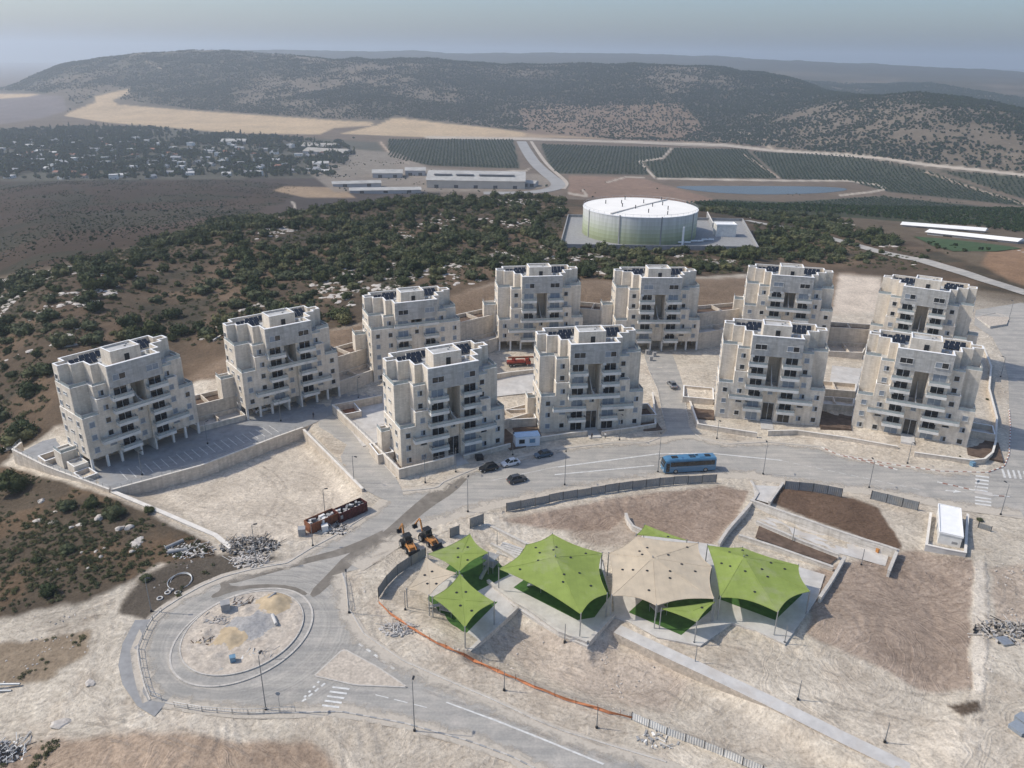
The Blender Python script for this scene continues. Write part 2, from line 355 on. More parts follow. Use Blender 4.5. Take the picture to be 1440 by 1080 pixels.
M_FAR = leaf_mat('hill_leaf', (0.034, 0.052, 0.024))

# ------------------------------------------------------------------ mesh builder
class MB:
    def __init__(s): s.v = []; s.f = []; s.mi = []
    def add(s, vs, fs, mi=0):
        o = len(s.v); s.v += [tuple(map(float, q)) for q in vs]
        for f in fs: s.f.append([o + i for i in f]); s.mi.append(mi)
    def box(s, x0, x1, y0, y1, z0, z1, mi=0):
        s.add([(x0, y0, z0), (x1, y0, z0), (x1, y1, z0), (x0, y1, z0), (x0, y0, z1), (x1, y0, z1), (x1, y1, z1), (x0, y1, z1)],
              [(0, 3, 2, 1), (4, 5, 6, 7), (0, 1, 5, 4), (1, 2, 6, 5), (2, 3, 7, 6), (3, 0, 4, 7)], mi); return s
    def obox(s, c, ux, hx, uy, hy, z0, z1, mi=0):
        """box with plan axes ux (unit) and uy, half sizes hx, hy"""
        P = []
        for z in (z0, z1):
            for a, b in ((-1, -1), (1, -1), (1, 1), (-1, 1)):
                P.append((c[0] + ux[0] * hx * a + uy[0] * hy * b, c[1] + ux[1] * hx * a + uy[1] * hy * b, z))
        s.add(P, [(0, 3, 2, 1), (4, 5, 6, 7), (0, 1, 5, 4), (1, 2, 6, 5), (2, 3, 7, 6), (3, 0, 4, 7)], mi); return s
    def prism(s, poly, z0, z1, side=0, top=0):
        poly = ccw(poly); n = len(poly)
        s.add([(p[0], p[1], z0) for p in poly] + [(p[0], p[1], z1) for p in poly],
              [(i, (i + 1) % n, n + (i + 1) % n, n + i) for i in range(n)], side)
        s.add([(p[0], p[1], z1) for p in poly], [list(range(n))], top)
        s.add([(p[0], p[1], z0) for p in poly], [list(range(n))[::-1]], side); return s
    def tray(s, poly, z0, zr, zp, t=0.25, side=0, cope=1, roof=2):
        """solid with a roof recessed behind a parapet"""
        poly = ccw(poly); n = len(poly); inn = inset(poly, t)
        O0 = [(p[0], p[1], z0) for p in poly]; O1 = [(p[0], p[1], zp) for p in poly]
        I1 = [(p[0], p[1], zp) for p in inn]; I0 = [(p[0], p[1], zr) for p in inn]
        w = [(i, (i + 1) % n, n + (i + 1) % n, n + i) for i in range(n)]
        s.add(O0 + O1, w, side); s.add(O1 + I1, w, cope); s.add(I1 + I0, w, side)
        s.add(I0, [list(range(n))], roof); s.add(O0, [list(range(n))[::-1]], side); return s
    def cyl(s, p0, p1, r0, r1=None, n=10, mi=0, caps=True):
        r1 = r0 if r1 is None else r1
        a = Vector(p0); b = Vector(p1); d = (b - a).normalized(); q = d.to_track_quat('Z', 'Y')
        P = []
        for c, r in ((a, r0), (b, r1)):
            for i in range(n):
                t = 2 * math.pi * i / n; P.append(c + q @ Vector((math.cos(t) * r, math.sin(t) * r, 0)))
        F = [(i, (i + 1) % n, n + (i + 1) % n, n + i) for i in range(n)]
        if caps: F += [tuple(range(n))[::-1], tuple(range(n, 2 * n))]
        s.add(P, F, mi); return s
    def path(s, pts, r, n=6, mi=0):
        for a, b in zip(pts[:-1], pts[1:]): s.cyl(a, b, r, r, n, mi)
        return s
    def loft(s, rings, mi=0, cap=True, closed=True):
        n = len(rings[0]); V = [p for r in rings for p in r]; F = []
        for k in range(len(rings) - 1):
            for i in range(n if closed else n - 1):
                j = (i + 1) % n; F.append((k * n + i, k * n + j, (k + 1) * n + j, (k + 1) * n + i))
        if cap: F += [tuple(range(n))[::-1], tuple(range((len(rings) - 1) * n, len(rings) * n))]
        s.add(V, F, mi); return s
    def mesh(s, name, mats, smooth=False):
        me = bpy.data.meshes.new(name); me.from_pydata(s.v, [], s.f)
        for m in (mats if isinstance(mats, (list, tuple)) else [mats]): me.materials.append(m)
        if any(s.mi): me.polygons.foreach_set('material_index', s.mi)
        if smooth: me.polygons.foreach_set('use_smooth', [True] * len(s.f))
        me.update(); return me
    def build(s, name, mats, parent=None, loc=None, rotz=0.0, smooth=False):
        return ob(name, s.mesh(name, mats, smooth), parent, loc, rotz)
def ob(name, me, parent=None, loc=None, rotz=0.0):
    o = bpy.data.objects.new(name, me); COL.objects.link(o)
    if parent is not None: o.parent = parent
    if loc is not None: o.location = tuple(float(q) for q in loc)
    if rotz: o.rotation_euler = (0, 0, rotz)
    return o
def tag(o, label=None, cat=None, group=None, kind=None):
    if label: o['label'] = label
    if cat: o['category'] = cat
    if group: o['group'] = group
    if kind: o['kind'] = kind
    return o
def thing(name, label, cat, loc=(0, 0, 0), rotz=0.0, group=None):
    o = ob(name, None, None, loc, rotz); o.empty_display_size = 0.5
    return tag(o, label, cat, group)
def struct(o): o['kind'] = 'structure'; return o
def copy_tree(o, parent=None):
    c = o.copy(); COL.objects.link(c)
    if parent is not None: c.parent = parent
    for ch in list(o.children): copy_tree(ch, c)
    return c
def area2(p): return sum(p[i - 1][0] * p[i][1] - p[i][0] * p[i - 1][1] for i in range(len(p)))
def ccw(p): return list(p) if area2(p) > 0 else list(p)[::-1]
def inset(poly, t):
    n = len(poly); out = []
    for i in range(n):
        a, b, c = (Vector(poly[(i + k - 1) % n][:2]) for k in range(3))
        u = (b - a).normalized(); v = (c - b).normalized()
        nu = Vector((-u.y, u.x)); nv = Vector((-v.y, v.x)); k = nu + nv
        if k.length < 1e-6: k = nu
        k = k / max(0.25, k.dot(nu)); q = b + k * t; out.append((q.x, q.y))
    return out
def off_line(pts, t):
    """open polyline shifted sideways by t"""
    out = []
    for i in range(len(pts)):
        a = Vector(pts[max(0, i - 1)][:2]); b = Vector(pts[i][:2]); c = Vector(pts[min(len(pts) - 1, i + 1)][:2])
        u = (b - a).normalized() if i > 0 else (c - b).normalized(); v = (c - b).normalized() if i < len(pts) - 1 else u
        nu = Vector((-u.y, u.x)); nv = Vector((-v.y, v.x)); k = nu + nv
        k = k / max(0.3, k.dot(nu)); q = b + k * t; out.append((q.x, q.y))
    return out
def resample(pts, step):
    P = [np.array(p[:2], float) for p in pts]; seg = [np.linalg.norm(b - a) for a, b in zip(P[:-1], P[1:])]
    L = np.concatenate([[0], np.cumsum(seg)]); n = max(1, int(round(L[-1] / step))); out = []
    for t in np.linspace(0, L[-1], n + 1):
        i = min(len(seg) - 1, max(0, int(np.searchsorted(L, t, 'right')) - 1)); f = (t - L[i]) / max(seg[i], 1e-9)
        out.append(tuple(P[i] + (P[i + 1] - P[i]) * f))
    return out
def smooth_line(pts, n=2, closed=False):
    P = [np.array(p, float) for p in pts]
    for _ in range(n):
        Q = [] if closed else [P[0]]
        for i in range(len(P) if closed else len(P) - 1):
            a, b = P[i], P[(i + 1) % len(P)]; Q += [a * .75 + b * .25, a * .25 + b * .75]
        if not closed: Q.append(P[-1])
        P = Q
    return [tuple(p) for p in P]
def G2(pts, z=None):
    return [tuple((gt(a, b) if z is None else gp(a, b, z))[:2]) for a, b in pts]
def hz(x, y): return float(h(np.array([x], float), np.array([y], float))[0])
def sheet(name, poly, dz, material, maxlen=3.0, flat=None):
    """ground sheet that lies dz above the land"""
    P = ccw(poly); L = []
    for i in range(len(P)):
        p, q = np.array(P[i], float), np.array(P[(i + 1) % len(P)], float); n = max(1, int(np.linalg.norm(q - p) / maxlen)) if flat is None else 1
        L += [tuple(p + (q - p) * k / n) for k in range(n)]
    nb = len(L); V = [Vector(p) for p in L]
    if flat is None:
        a = np.array(L); g = maxlen * 1.3
        X, Y_ = np.meshgrid(np.arange(a[:, 0].min(), a[:, 0].max(), g), np.arange(a[:, 1].min(), a[:, 1].max(), g)); X = X.ravel(); Y_ = Y_.ravel()
        if len(X): 
            ok = poly_sd(X, Y_, L) > g * 0.4; V += [Vector((p, q)) for p, q in zip(X[ok], Y_[ok])]
    vs, _, fs, *_r = geometry.delaunay_2d_cdt(V, [], [list(range(nb))], 1, 1e-4)
    xs = np.array([v.x for v in vs]); ys = np.array([v.y for v in vs])
    z = h(xs, ys) + dz if flat is None else np.full(len(xs), flat)
    m = MB(); m.add(list(zip(xs, ys, z)), [f if area2([vs[i] for i in f]) > 0 else f[::-1] for f in fs])
    return struct(m.build(name, material))
def ribbon(name, pts, width, dz, material, step=4.0, link=True):
    c = resample(pts, step); a = off_line(c, width / 2); b = off_line(c, -width / 2)
    xs = np.array([p[0] for p in a + b]); ys = np.array([p[1] for p in a + b]); z = h(xs, ys) + dz
    n = len(a); m = MB(); m.add([(x, y, q) for x, y, q in zip(xs, ys, z)], [(i, n + i, n + i + 1, i + 1) for i in range(n - 1)])
    return struct(m.build(name, material))

# ------------------------------------------------------------------ terrain
def terrain():
    az = np.concatenate([np.radians(np.arange(-70, -44, 1.0)), np.radians(np.arange(-44, 44.01, 0.14)), np.radians(np.arange(45, 70.1, 1.0))])
    r = [30.0]
    while r[-1] < 17000:
        q = r[-1]
        r.append(q + (0.6 if q < 150 else 0.6 + (q - 150) * 0.006 if q < 1000 else q * 0.0085 if q < 4200 else q * 0.03))
    r = np.array(r)
    A, Rr = np.meshgrid(az, r); x = (np.sin(A) * Rr).ravel(); y = (np.cos(A) * Rr).ravel()
    z = h(x, y); dist = Rr.ravel()
    # microrelief of the building site
    nr = dist < 330
    soil = np.zeros(len(x))
    px, py = proj(np.stack([x, y, z], 1))
    wob = (fbm(x, y, 6, 3, 21) - 0.5) + (fbm(x, y, 2.2, 3, 23) - 0.5) * 0.6 + (fbm(x, y, 25, 2, 25) - 0.5) * 0.8
    col = np.empty((len(x), 4)); col[:, 3] = 0.0
    trk = np.zeros(len(x))
    def put(mask, c, rock=None, track=None):
        mk = np.clip(mask, 0, 1)[:, None]
        col[:, :3] = col[:, :3] * (1 - mk) + np.array(c) * mk
        if rock is not None: col[:, 3] = col[:, 3] * (1 - mk[:, 0]) + rock * mk[:, 0]
        if track is not None: trk[:] = trk * (1 - mk[:, 0]) + track * mk[:, 0]
    def area(pts, feather=4, warp=14, sel=None):
        sc = np.clip(220 / dist, 0.12, 2)
        d = poly_sd(px + wob * warp * sc, py + (fbm(x, y, 9, 3, 5) - .5) * warp * sc * 0.8, pts)
        m = sstep(-feather, feather, d)
        if sel is not None: m = m * sel
        return m
    def stripe(pts, w, warp=0, sel=None):
        d = line_d(px + wob * warp, py + wob * warp, pts); m = 1 - sstep(w * 0.6, w * 1.3, d)
        return m if sel is None else m * sel
    one = np.ones(len(x)); far = dist > 700; mid = (dist > 150) & (dist < 700)
    put(one, (0.575, 0.512, 0.418), 0.06, 0.7)                                                # bare site sand
    n1 = fbm(x, y, 40, 4, 31); put(sstep(0.5, 0.68, n1) * 0.6, (0.49, 0.42, 0.335))
    put(sstep(0.52, 0.7, fbm(x, y, 14, 4, 33)) * 0.55, (0.645, 0.575, 0.475))
    put(sstep(0.55, 0.7, fbm(x, y, 4.5, 3, 35)) * 0.4, (0.46, 0.385, 0.30))
    put(sstep(300, 350, dist), (0.135, 0.105, 0.072), 0.35, 0)
    # scrub hillside behind and beside the blocks
    brown = (0.098, 0.073, 0.050)
    HILL = [(-900, 395), (0, 395), (130, 372), (250, 330), (400, 290), (600, 272), (800, 262), (1080, 292), (1250, 330), (1300, 345), (1440, 400), (1900, 440), (1900, 470), (1440, 415), (1280, 392), (1180, 388),
            (1060, 385), (870, 396), (690, 398), (640, 420), (480, 460), (300, 515), (262, 545), (150, 580), (110, 590), (75, 600), (60, 612), (20, 636), (0, 655), (-900, 900)]
    put(area(HILL, 3, 10, (dist < 720)), brown, 0.52, 0)
    put(area(HILL, 3, 10, (dist < 720)) * sstep(0.45, 0.65, fbm(x, y, 35, 4, 41)), (0.15, 0.106, 0.070), 0.5)
    put(area(HILL, 3, 10, (dist < 720)) * sstep(0.55, 0.7, fbm(x, y, 22, 4, 43)), (0.070, 0.060, 0.042), 0.2)
    put(area([(260, 535), (330, 495), (490, 458), (640, 415), (690, 398), (1000, 392), (1200, 382), (1225, 400), (1180, 440), (1040, 450), (840, 450), (640, 460), (480, 500), (300, 535)], 4, 10, dist < 420), (0.225, 0.165, 0.115), 0.2, 0.2)
    put(area([(1180, 385), (1240, 390), (1240, 440), (1170, 440)], 4, 6, dist < 420), (0.60, 0.51, 0.41), 0.05, 0.3)
    put(area([(1390, 352), (1500, 345), (1700, 420), (1500, 420), (1420, 395), (1380, 372)], 4, 6, dist < 720), (0.26, 0.165, 0.10), 0.7, 0.0)
    # scrub plot beside the roundabout
    SP = [(-300, 660), (0, 655), (60, 668), (150, 698), (300, 770), (318, 790), (270, 800), (225, 795), (190, 815), (130, 838), (60, 858), (0, 872), (-300, 930)]
    put(area(SP, 4, 12, dist < 250), (0.105, 0.082, 0.058), 0.30, 0)
    put(area(SP, 4, 12, dist < 250) * sstep(0.46, 0.62, fbm(x, y, 11, 4, 51)), (0.15, 0.104, 0.066), 0.35)
    put(area([(195, 815), (250, 790), (330, 775), (395, 785), (310, 812), (230, 850), (205, 875), (165, 860)], 4, 8, dist < 200), (0.11, 0.092, 0.072), 0.2, 0)
    put(area([(-200, 905), (20, 900), (75, 893), (125, 890), (118, 925), (60, 960), (-200, 985)], 5, 22, dist < 200), (0.28, 0.22, 0.155), 0.35, 0.2)
    put(area([(-100, 1050), (50, 1042), (150, 1030), (260, 1020), (330, 1035), (420, 1050), (520, 1100), (-100, 1150)], 8, 24, dist < 200), (0.40, 0.305, 0.225), 0.1, 0.9)
    # worked soil
    put(area([(700, 730), (880, 697), (1012, 684), (1054, 690), (1035, 730), (1000, 768), (905, 752), (885, 720), (860, 745), (770, 745)], 3, 6, dist < 250), (0.375, 0.29, 0.225), 0.05, 1)
    put(area([(770, 735), (900, 705), (985, 720), (960, 765), (840, 770)], 9, 14, dist < 250) * 0.6, (0.285, 0.212, 0.16), 0.05, 1)
    put(area([(1094, 684), (1140, 688), (1200, 701), (1236, 714), (1268, 768), (1262, 776), (1085, 708)], 2, 6, dist < 250), (0.15, 0.10, 0.07), 0.08, 0.6)
    put(area([(1150, 802), (1190, 790), (1280, 775), (1365, 788), (1366, 968), (1290, 970), (1225, 930), (1130, 890)], 4, 8, dist < 250), (0.385, 0.305, 0.24), 0.03, 1)
    put(area([(1200, 810), (1330, 800), (1362, 900), (1362, 960), (1290, 955), (1230, 920)], 12, 20, dist < 250) * 0.6, (0.30, 0.232, 0.18), 0.03, 1)
    put(area([(690, 900), (760, 880), (870, 905), (960, 960), (940, 1000), (860, 980), (740, 945)], 10, 20, dist < 250) * 0.5, (0.45, 0.36, 0.29), 0.1, 0.7)
    put(area([(1390, 800), (1480, 790), (1480, 880), (1400, 870)], 4, 8, dist < 250) * 0.7, (0.47, 0.375, 0.295), 0.05, 0.8)
    put(area([(200, 680), (300, 650), (420, 618), (500, 690), (440, 760), (330, 765)], 4, 8, dist < 250), (0.61, 0.535, 0.435), 0.04, 0.5)
    put(area([(1368, 790), (1385, 790), (1392, 880), (1384, 975), (1366, 975)], 2, 4, dist < 250), (0.67, 0.60, 0.50), 0.05, 0.1)
    put(area([(1330, 992), (1372, 986), (1378, 1000), (1352, 1008)], 2, 3, dist < 250), (0.10, 0.075, 0.055), 0.1, 0)
    # far country
    put(far * one, (0.155, 0.125, 0.09), 0.3, 0)
    valley = far * (1 - sstep(-93, -80, z))
    put(valley * 1.0, (0.165, 0.125, 0.088), 0.05)
    slope = far * (px < 620) * (py > 250)
    put(slope.astype(float), (0.070, 0.054, 0.043), 0.03)
    put(area([(-900, 395), (0, 388), (130, 362), (260, 330), (400, 285), (420, 262), (330, 252), (0, 250), (-900, 260)], 3, 6, (dist > 340) & (dist < 1500)), (0.058, 0.040, 0.026), 0.05)
    put(area([(120, 300), (330, 285), (400, 290), (330, 320), (150, 330)], 10, 20, (dist > 440) & (dist < 1500)) * 0.7, (0.092, 0.064, 0.048), 0.03)
    put(area([(-900, 395), (0, 388), (130, 362), (260, 330), (400, 285), (420, 262), (330, 252), (0, 250), (-900, 260)], 3, 6, (dist > 340) & (dist < 1500)) * sstep(.5, .66, fbm(x, y, 60, 5, 65)) * .8, (0.042, 0.040, 0.024), 0.02)
    hills = far * sstep(-88, -60, z) * (dist > 1500)
    put(hills, (0.088, 0.078, 0.052), 0.70)
    put(hills * sstep(0.48, 0.66, fbm(x, y, 260, 4, 61)) * 0.7, (0.20, 0.158, 0.115), 0.85)
    put(hills * sstep(4300, 5200, dist), (0.075, 0.075, 0.058), 0.2)
    straw = (0.52, 0.385, 0.235)
    F1 = [(90, 163), (100, 157), (135, 143), (133, 136), (165, 128), (185, 124), (180, 132), (158, 141), (165, 147), (275, 156), (465, 169), (528, 172), (520, 177), (470, 180), (450, 189), (310, 187), (150, 172)]
    F2 = [(478, 188), (530, 176), (556, 165), (620, 173), (680, 179), (760, 189), (860, 195), (740, 193), (600, 193)]
    for F in (F1, F2): put(area(F, 0.8, 0.5, dist > 1500), straw, 0.0)
    put(area([(-300, 126), (40, 131), (90, 136), (95, 155), (60, 166), (0, 175), (-300, 185)], 1.5, 1, dist > 1500), (0.20, 0.165, 0.15), 0.0)
    put(area([(-300, 134), (0, 132), (60, 132), (40, 136), (0, 139), (-300, 142)], 1, 1, dist > 1500), straw, 0.0)
    put(area([(400, 262), (480, 264), (500, 278), (430, 278), (385, 268)], 1.5, 2, (dist > 900) & (dist < 1600)), (0.37, 0.26, 0.16), 0.0)
    olive = (0.052, 0.058, 0.034)
    for P in ORCHARDS: put(area(P, 0.8, 0.6, (dist > 620) & (dist < 2200)), olive, 0.0)
    put(area([(800, 247), (900, 250), (940, 262), (1005, 280), (985, 287), (880, 282), (800, 275)], 1.5, 2, (dist > 700) & (dist < 1700)), (0.25, 0.165, 0.115), 0.0)
    put(area([(720, 150), (950, 140), (1000, 185), (960, 198), (740, 192)], 6, 6, dist > 1600) * 0.8, (0.24, 0.165, 0.11), 0.1)
    for pts, w, c in TRACKS: put(stripe(pts, w, 0, dist > 600), c, 0)
    put(area([(0, 180), (200, 176), (330, 188), (530, 200), (560, 240), (480, 250), (0, 255)], 2, 4, (dist > 1000) & (dist < 3200)), (0.10, 0.095, 0.07), 0.0)
    put(area([(440, 205), (560, 215), (600, 235), (760, 245), (790, 262), (700, 270), (470, 270), (430, 240)], 2, 5, (dist > 1000) & (dist < 2300)) * 0.75, (0.29, 0.245, 0.195), 0.0)
    # microrelief
    tr = trk * nr
    z = z + nr * ((fbm(x, y, 5, 3, 71) - .5) * 0.30 + (fbm(x, y, 1.6, 2, 73) - .5) * 0.12) * sstep(0, 1, 0.35 + tr)
    ax = x * 0.8 + y * 0.6 + (fbm(x, y, 16, 3, 77) - .5) * 16
    z = z + tr * np.sin(ax * 2.4) * 0.07 * sstep(0.4, 0.6, vnoise(x, y, 11, 79))
    nv, nh = len(r), len(az)
    for P in FLATS:                                                     # beds under roads and yards stay even
        sd = poly_sd(x[nr], y[nr], P)
        w = sstep(-0.8, 0.6, sd); z[nr] = z[nr] * (1 - w) + (h(x[nr], y[nr]) - 0.10) * w
    idx = np.arange(nv * nh).reshape(nv, nh)
    q = np.stack([idx[:-1, :-1], idx[:-1, 1:], idx[1:, 1:], idx[1:, :-1]], -1).reshape(-1, 4)[:, ::-1]
    me = bpy.data.meshes.new('terrain')
    me.vertices.add(nv * nh); me.vertices.foreach_set('co', np.stack([x, y, z], 1).astype(np.float32).ravel())
    nq = len(q); me.loops.add(nq * 4); me.loops.foreach_set('vertex_index', q.astype(np.int32).ravel())
    me.polygons.add(nq); me.polygons.foreach_set('loop_start', np.arange(0, nq * 4, 4, dtype=np.int32))
    me.update(calc_edges=True)
    ca = me.color_attributes.new('col', 'FLOAT_COLOR', 'POINT'); ca.data.foreach_set('color', col.astype(np.float32).ravel())
    ta = me.attributes.new('trk', 'FLOAT', 'POINT'); ta.data.foreach_set('value', trk.astype(np.float32))
    me.polygons.foreach_set('use_smooth', np.ones(nq, bool))
    me.materials.append(terrain_mat())
    return struct(ob('terrain', me))
def terrain_mat():
    s = NT('open_ground')
    at = s.n('ShaderNodeAttribute', attribute_name='col'); tk = s.n('ShaderNodeAttribute', attribute_name='trk')
    n_f = s.noise(1.1, 6, 0.65); n_m = s.noise(0.12, 6, 0.62, dist=0.4); n_b = s.noise(0.013, 6, 0.62)
    v = s.mix(1.0, s.ramp(n_f, [(0.3, (0.84, 0.83, 0.82)), (0.7, (1.14, 1.14, 1.14))]), s.ramp(n_m, [(0.3, (0.80, 0.79, 0.78)), (0.7, (1.17, 1.17, 1.16))]), 'MULTIPLY')
    n_s = s.noise(2.2, 9, 0.78)
    v = s.mix(1.0, v, s.ramp(n_s, [(0.30, (0.68, 0.67, 0.66)), (0.48, (1.0, 1.0, 1.0)), (0.72, (1.20, 1.20, 1.20))]), 'MULTIPLY')
    v = s.mix(1.0, v, s.ramp(n_b, [(0.32, (0.86, 0.86, 0.86)), (0.68, (1.12, 1.12, 1.12))]), 'MULTIPLY')
    c = s.mix(1.0, at.outputs['Color'], v, 'MULTIPLY')
    mp = s.n('ShaderNodeMapping'); mp.inputs['Rotation'].default_value = (0, 0, 0.62); mp.inputs['Scale'].default_value = (0.12, 1.5, 1)
    dv = s.n('ShaderNodeVectorMath', operation='ADD'); s.l(s.pos(), dv.inputs[0])
    nn = s.n('ShaderNodeTexNoise'); nn.inputs['Scale'].default_value = 0.05; nn.inputs['Detail'].default_value = 3; s.l(s.pos(), nn.inputs['Vector'])
    sc = s.n('ShaderNodeVectorMath', operation='SCALE'); sc.inputs['Scale'].default_value = 26; s.l(nn.outputs['Color'], sc.inputs[0]); s.l(sc.outputs[0], dv.inputs[1])
    s.l(dv.outputs[0], mp.inputs['Vector'])
    t = s.noise(1.0, 5, 0.6, mp.outputs[0])
    cr = []                                                             # arcs left by turning machines
    for q, sc_ in ((gp(1250, 930), 1.5), (gp(930, 790), 1.7), (gp(300, 1150), 1.2)):
        sv = s.n('ShaderNodeVectorMath', operation='SUBTRACT'); s.l(dv.outputs[0], sv.inputs[0]); sv.inputs[1].default_value = (q[0] + 13, q[1] + 13, 13)
        ml = s.n('ShaderNodeVectorMath', operation='MULTIPLY'); s.l(sv.outputs[0], ml.inputs[0]); ml.inputs[1].default_value = (1, 1, 0)
        le = s.n('ShaderNodeVectorMath', operation='LENGTH'); s.l(ml.outputs[0], le.inputs[0]); cx = s.n('ShaderNodeCombineXYZ'); s.l(le.outputs['Value'], cx.inputs[0]); cr.append((s.noise(sc_, 3, 0.6, cx.outputs[0]), s.maprange(le.outputs['Value'], 26, 18)))
    for a_, w_ in cr:
        mx = s.n('ShaderNodeMix', data_type='FLOAT'); s.l(s.math('MULTIPLY', w_, 0.75), mx.inputs[0]); s.l(t, mx.inputs[2]); s.l(a_, mx.inputs[3]); t = mx.outputs[0]
    tcol = s.ramp(t, [(0.36, (0.72, 0.70, 0.68)), (0.6, (1.14, 1.14, 1.14))])
    c = s.mix(s.math('MULTIPLY', tk.outputs['Fac'], 0.75), c, s.mix(1.0, c, tcol, 'MULTIPLY'))
    rk = s.noise(0.085, 8, 0.72, dist=0.3); rf = s.noise(0.9, 5, 0.7)
    th = s.math('SUBTRACT', 0.80, s.math('MULTIPLY', at.outputs['Alpha'], 0.26))
    rm = s.math('MULTIPLY', s.math('SUBTRACT', s.math('ADD', s.math('MULTIPLY', rk, 0.7), s.math('MULTIPLY', rf, 0.3)), th), 16.0, True)
    c = s.mix(s.math('MULTIPLY', rm, s.math('MINIMUM', s.math('MULTIPLY', at.outputs['Alpha'], 4.0), 1.0)), c, (0.50, 0.45, 0.385))
    s.color(c); s.p.inputs['Specular IOR Level'].default_value = 0.1; s.p.inputs['Roughness'].default_value = 0.95
    s.bump(s.math('ADD', s.math('ADD', n_f, s.math('MULTIPLY', n_m, 2.0)), s.math('MULTIPLY', t, s.math('MULTIPLY', tk.outputs['Fac'], 1.6))), 0.75, 0.32)
    return s.m
# plots of the valley, as outlines
ORCHARDS = [
 [(545, 196), (722, 196), (731, 236), (720, 237), (606, 233), (545, 221)],
 [(612, 233), (730, 237), (730, 234), (600, 231)],
 [(760, 203), (942, 208), (932, 222), (905, 228), (914, 246), (780, 244), (770, 228)],
 [(948, 208), (1050, 210), (1082, 240), (1095, 251), (922, 250), (906, 228), (934, 224)],
 [(1056, 213), (1180, 217), (1310, 241), (1440, 285), (1440, 290), (1250, 270), (1190, 254), (1100, 252), (1086, 240)],
 [(1320, 240), (1440, 248), (1500, 255), (1500, 300), (1440, 280)],
 [(960, 282), (1010, 280), (1100, 284), (1240, 276), (1440, 296), (1600, 310), (1600, 345), (1440, 332), (1270, 312), (1100, 300), (985, 298)],
]
_tc = (0.50, 0.43, 0.345)
TRACKS = [
 ([(600, 193), (740, 195), (860, 199), (1020, 204), (1090, 212), (1200, 218), (1300, 231), (1440, 246), (1600, 265)], 1.7, _tc),
 ([(1090, 212), (1070, 200), (1060, 190), (1022, 181)], 1.8, (0.44, 0.36, 0.27)), ([(945, 208), (932, 222), (899, 227)], 1.1, _tc), ([(899, 227), (920, 249)], 1.4, _tc),
 ([(1046, 217), (1095, 250)], 1.3, (0.40, 0.31, 0.23)), ([(925, 251), (1100, 254), (1190, 254), (1235, 260), (1246, 266), (1225, 270), (1180, 275)], 1.1, _tc),
 ([(1300, 241), (1360, 262), (1440, 287)], 1.3, (0.40, 0.31, 0.23)), ([(820, 268), (826, 276), (800, 272)], 1.4, _tc), ([(852, 257), (880, 249), (905, 250)], 0.9, _tc),
 ([(595, 238), (640, 243), (740, 240), (745, 236)], 0.9, _tc), ([(535, 200), (548, 215), (575, 230)], 1.6, (0.42, 0.32, 0.23)),
 ([(268, 121), (240, 105), (215, 90), (200, 84)], 1.0, (0.36, 0.29, 0.21)), ([(360, 78), (367, 90)], 0.9, (0.42, 0.36, 0.29)),
 ([(414, 292), (412, 284)], 1.6, _tc), ([(965, 300), (1010, 298), (1060, 304)], 1.6, (0.42, 0.33, 0.23)), ([(1180, 200), (1060, 196), (960, 200)], 0.8, (0.3, 0.23, 0.16)),
]

# ------------------------------------------------------------------ site outlines
ROAD_PX = [(233, 989), (211, 985), (203, 965), (196, 936), (193, 913), (202, 891), (213, 871), (227, 858), (255, 840), (284, 824), (315, 811), (353, 801), (404, 792), (436, 772), (470, 754), (520, 722), (541, 703),
 (528, 697), (512, 688), (470, 643), (428, 602), (470, 582), (520, 632), (557, 672), (566, 690), (590, 688), (615, 685), (624, 677), (674, 656), (730, 643), (778, 631.5), (861, 622), (909, 622), (928, 615), (938, 606), (934, 590),
 (925, 548), (912, 520), (905, 497), (945, 497), (961, 544), (969, 600), (975, 608), (988, 617), (1023, 624), (1079, 621), (1155, 628), (1176, 638), (1252, 652), (1322, 662), (1388, 664), (1412, 655), (1419, 638), (1421, 600),
 (1419, 576), (1418, 532), (1412, 505), (1395, 474), (1370, 457), (1372, 436), (1440, 425), (1560, 440), (1660, 560), (1760, 700), (1760, 800), (1440, 727), (1330, 712), (1232, 694), (1130, 684), (1057, 671), (1007, 669), (934, 673),
 (882, 680), (796, 694), (732, 706), (700, 712), (660, 722), (620, 735), (575, 755), (540, 778), (505, 800), (481, 806), (487, 826), (490, 855), (512, 892), (567, 930), (633, 959), (692, 984), (754, 1013), (796, 1030), (937, 1072),
 (1030, 1110), (800, 1110), (717, 1063), (658, 1042), (567, 1017), (479, 1001), (400, 1003), (340, 1003), (284, 997)]
ROAD = G2(ROAD_PX)
YARD = px_poly([(22, 640), (64, 655), (155, 688), (284, 654.5), (392, 613.5), (425, 602), (470, 583), (600, 552), (620, 515), (480, 500), (300, 530), (150, 600), (60, 620)])
SIDEWALK = px_poly([(233, 989), (211, 985), (203, 965), (196, 936), (193, 913), (202, 891), (213, 871), (190, 872), (172, 905), (166, 935), (172, 962), (193, 993), (217, 1008)])
FRONT_PADS = {}
FLATS = [ROAD, SIDEWALK]
terrain_ob = terrain()

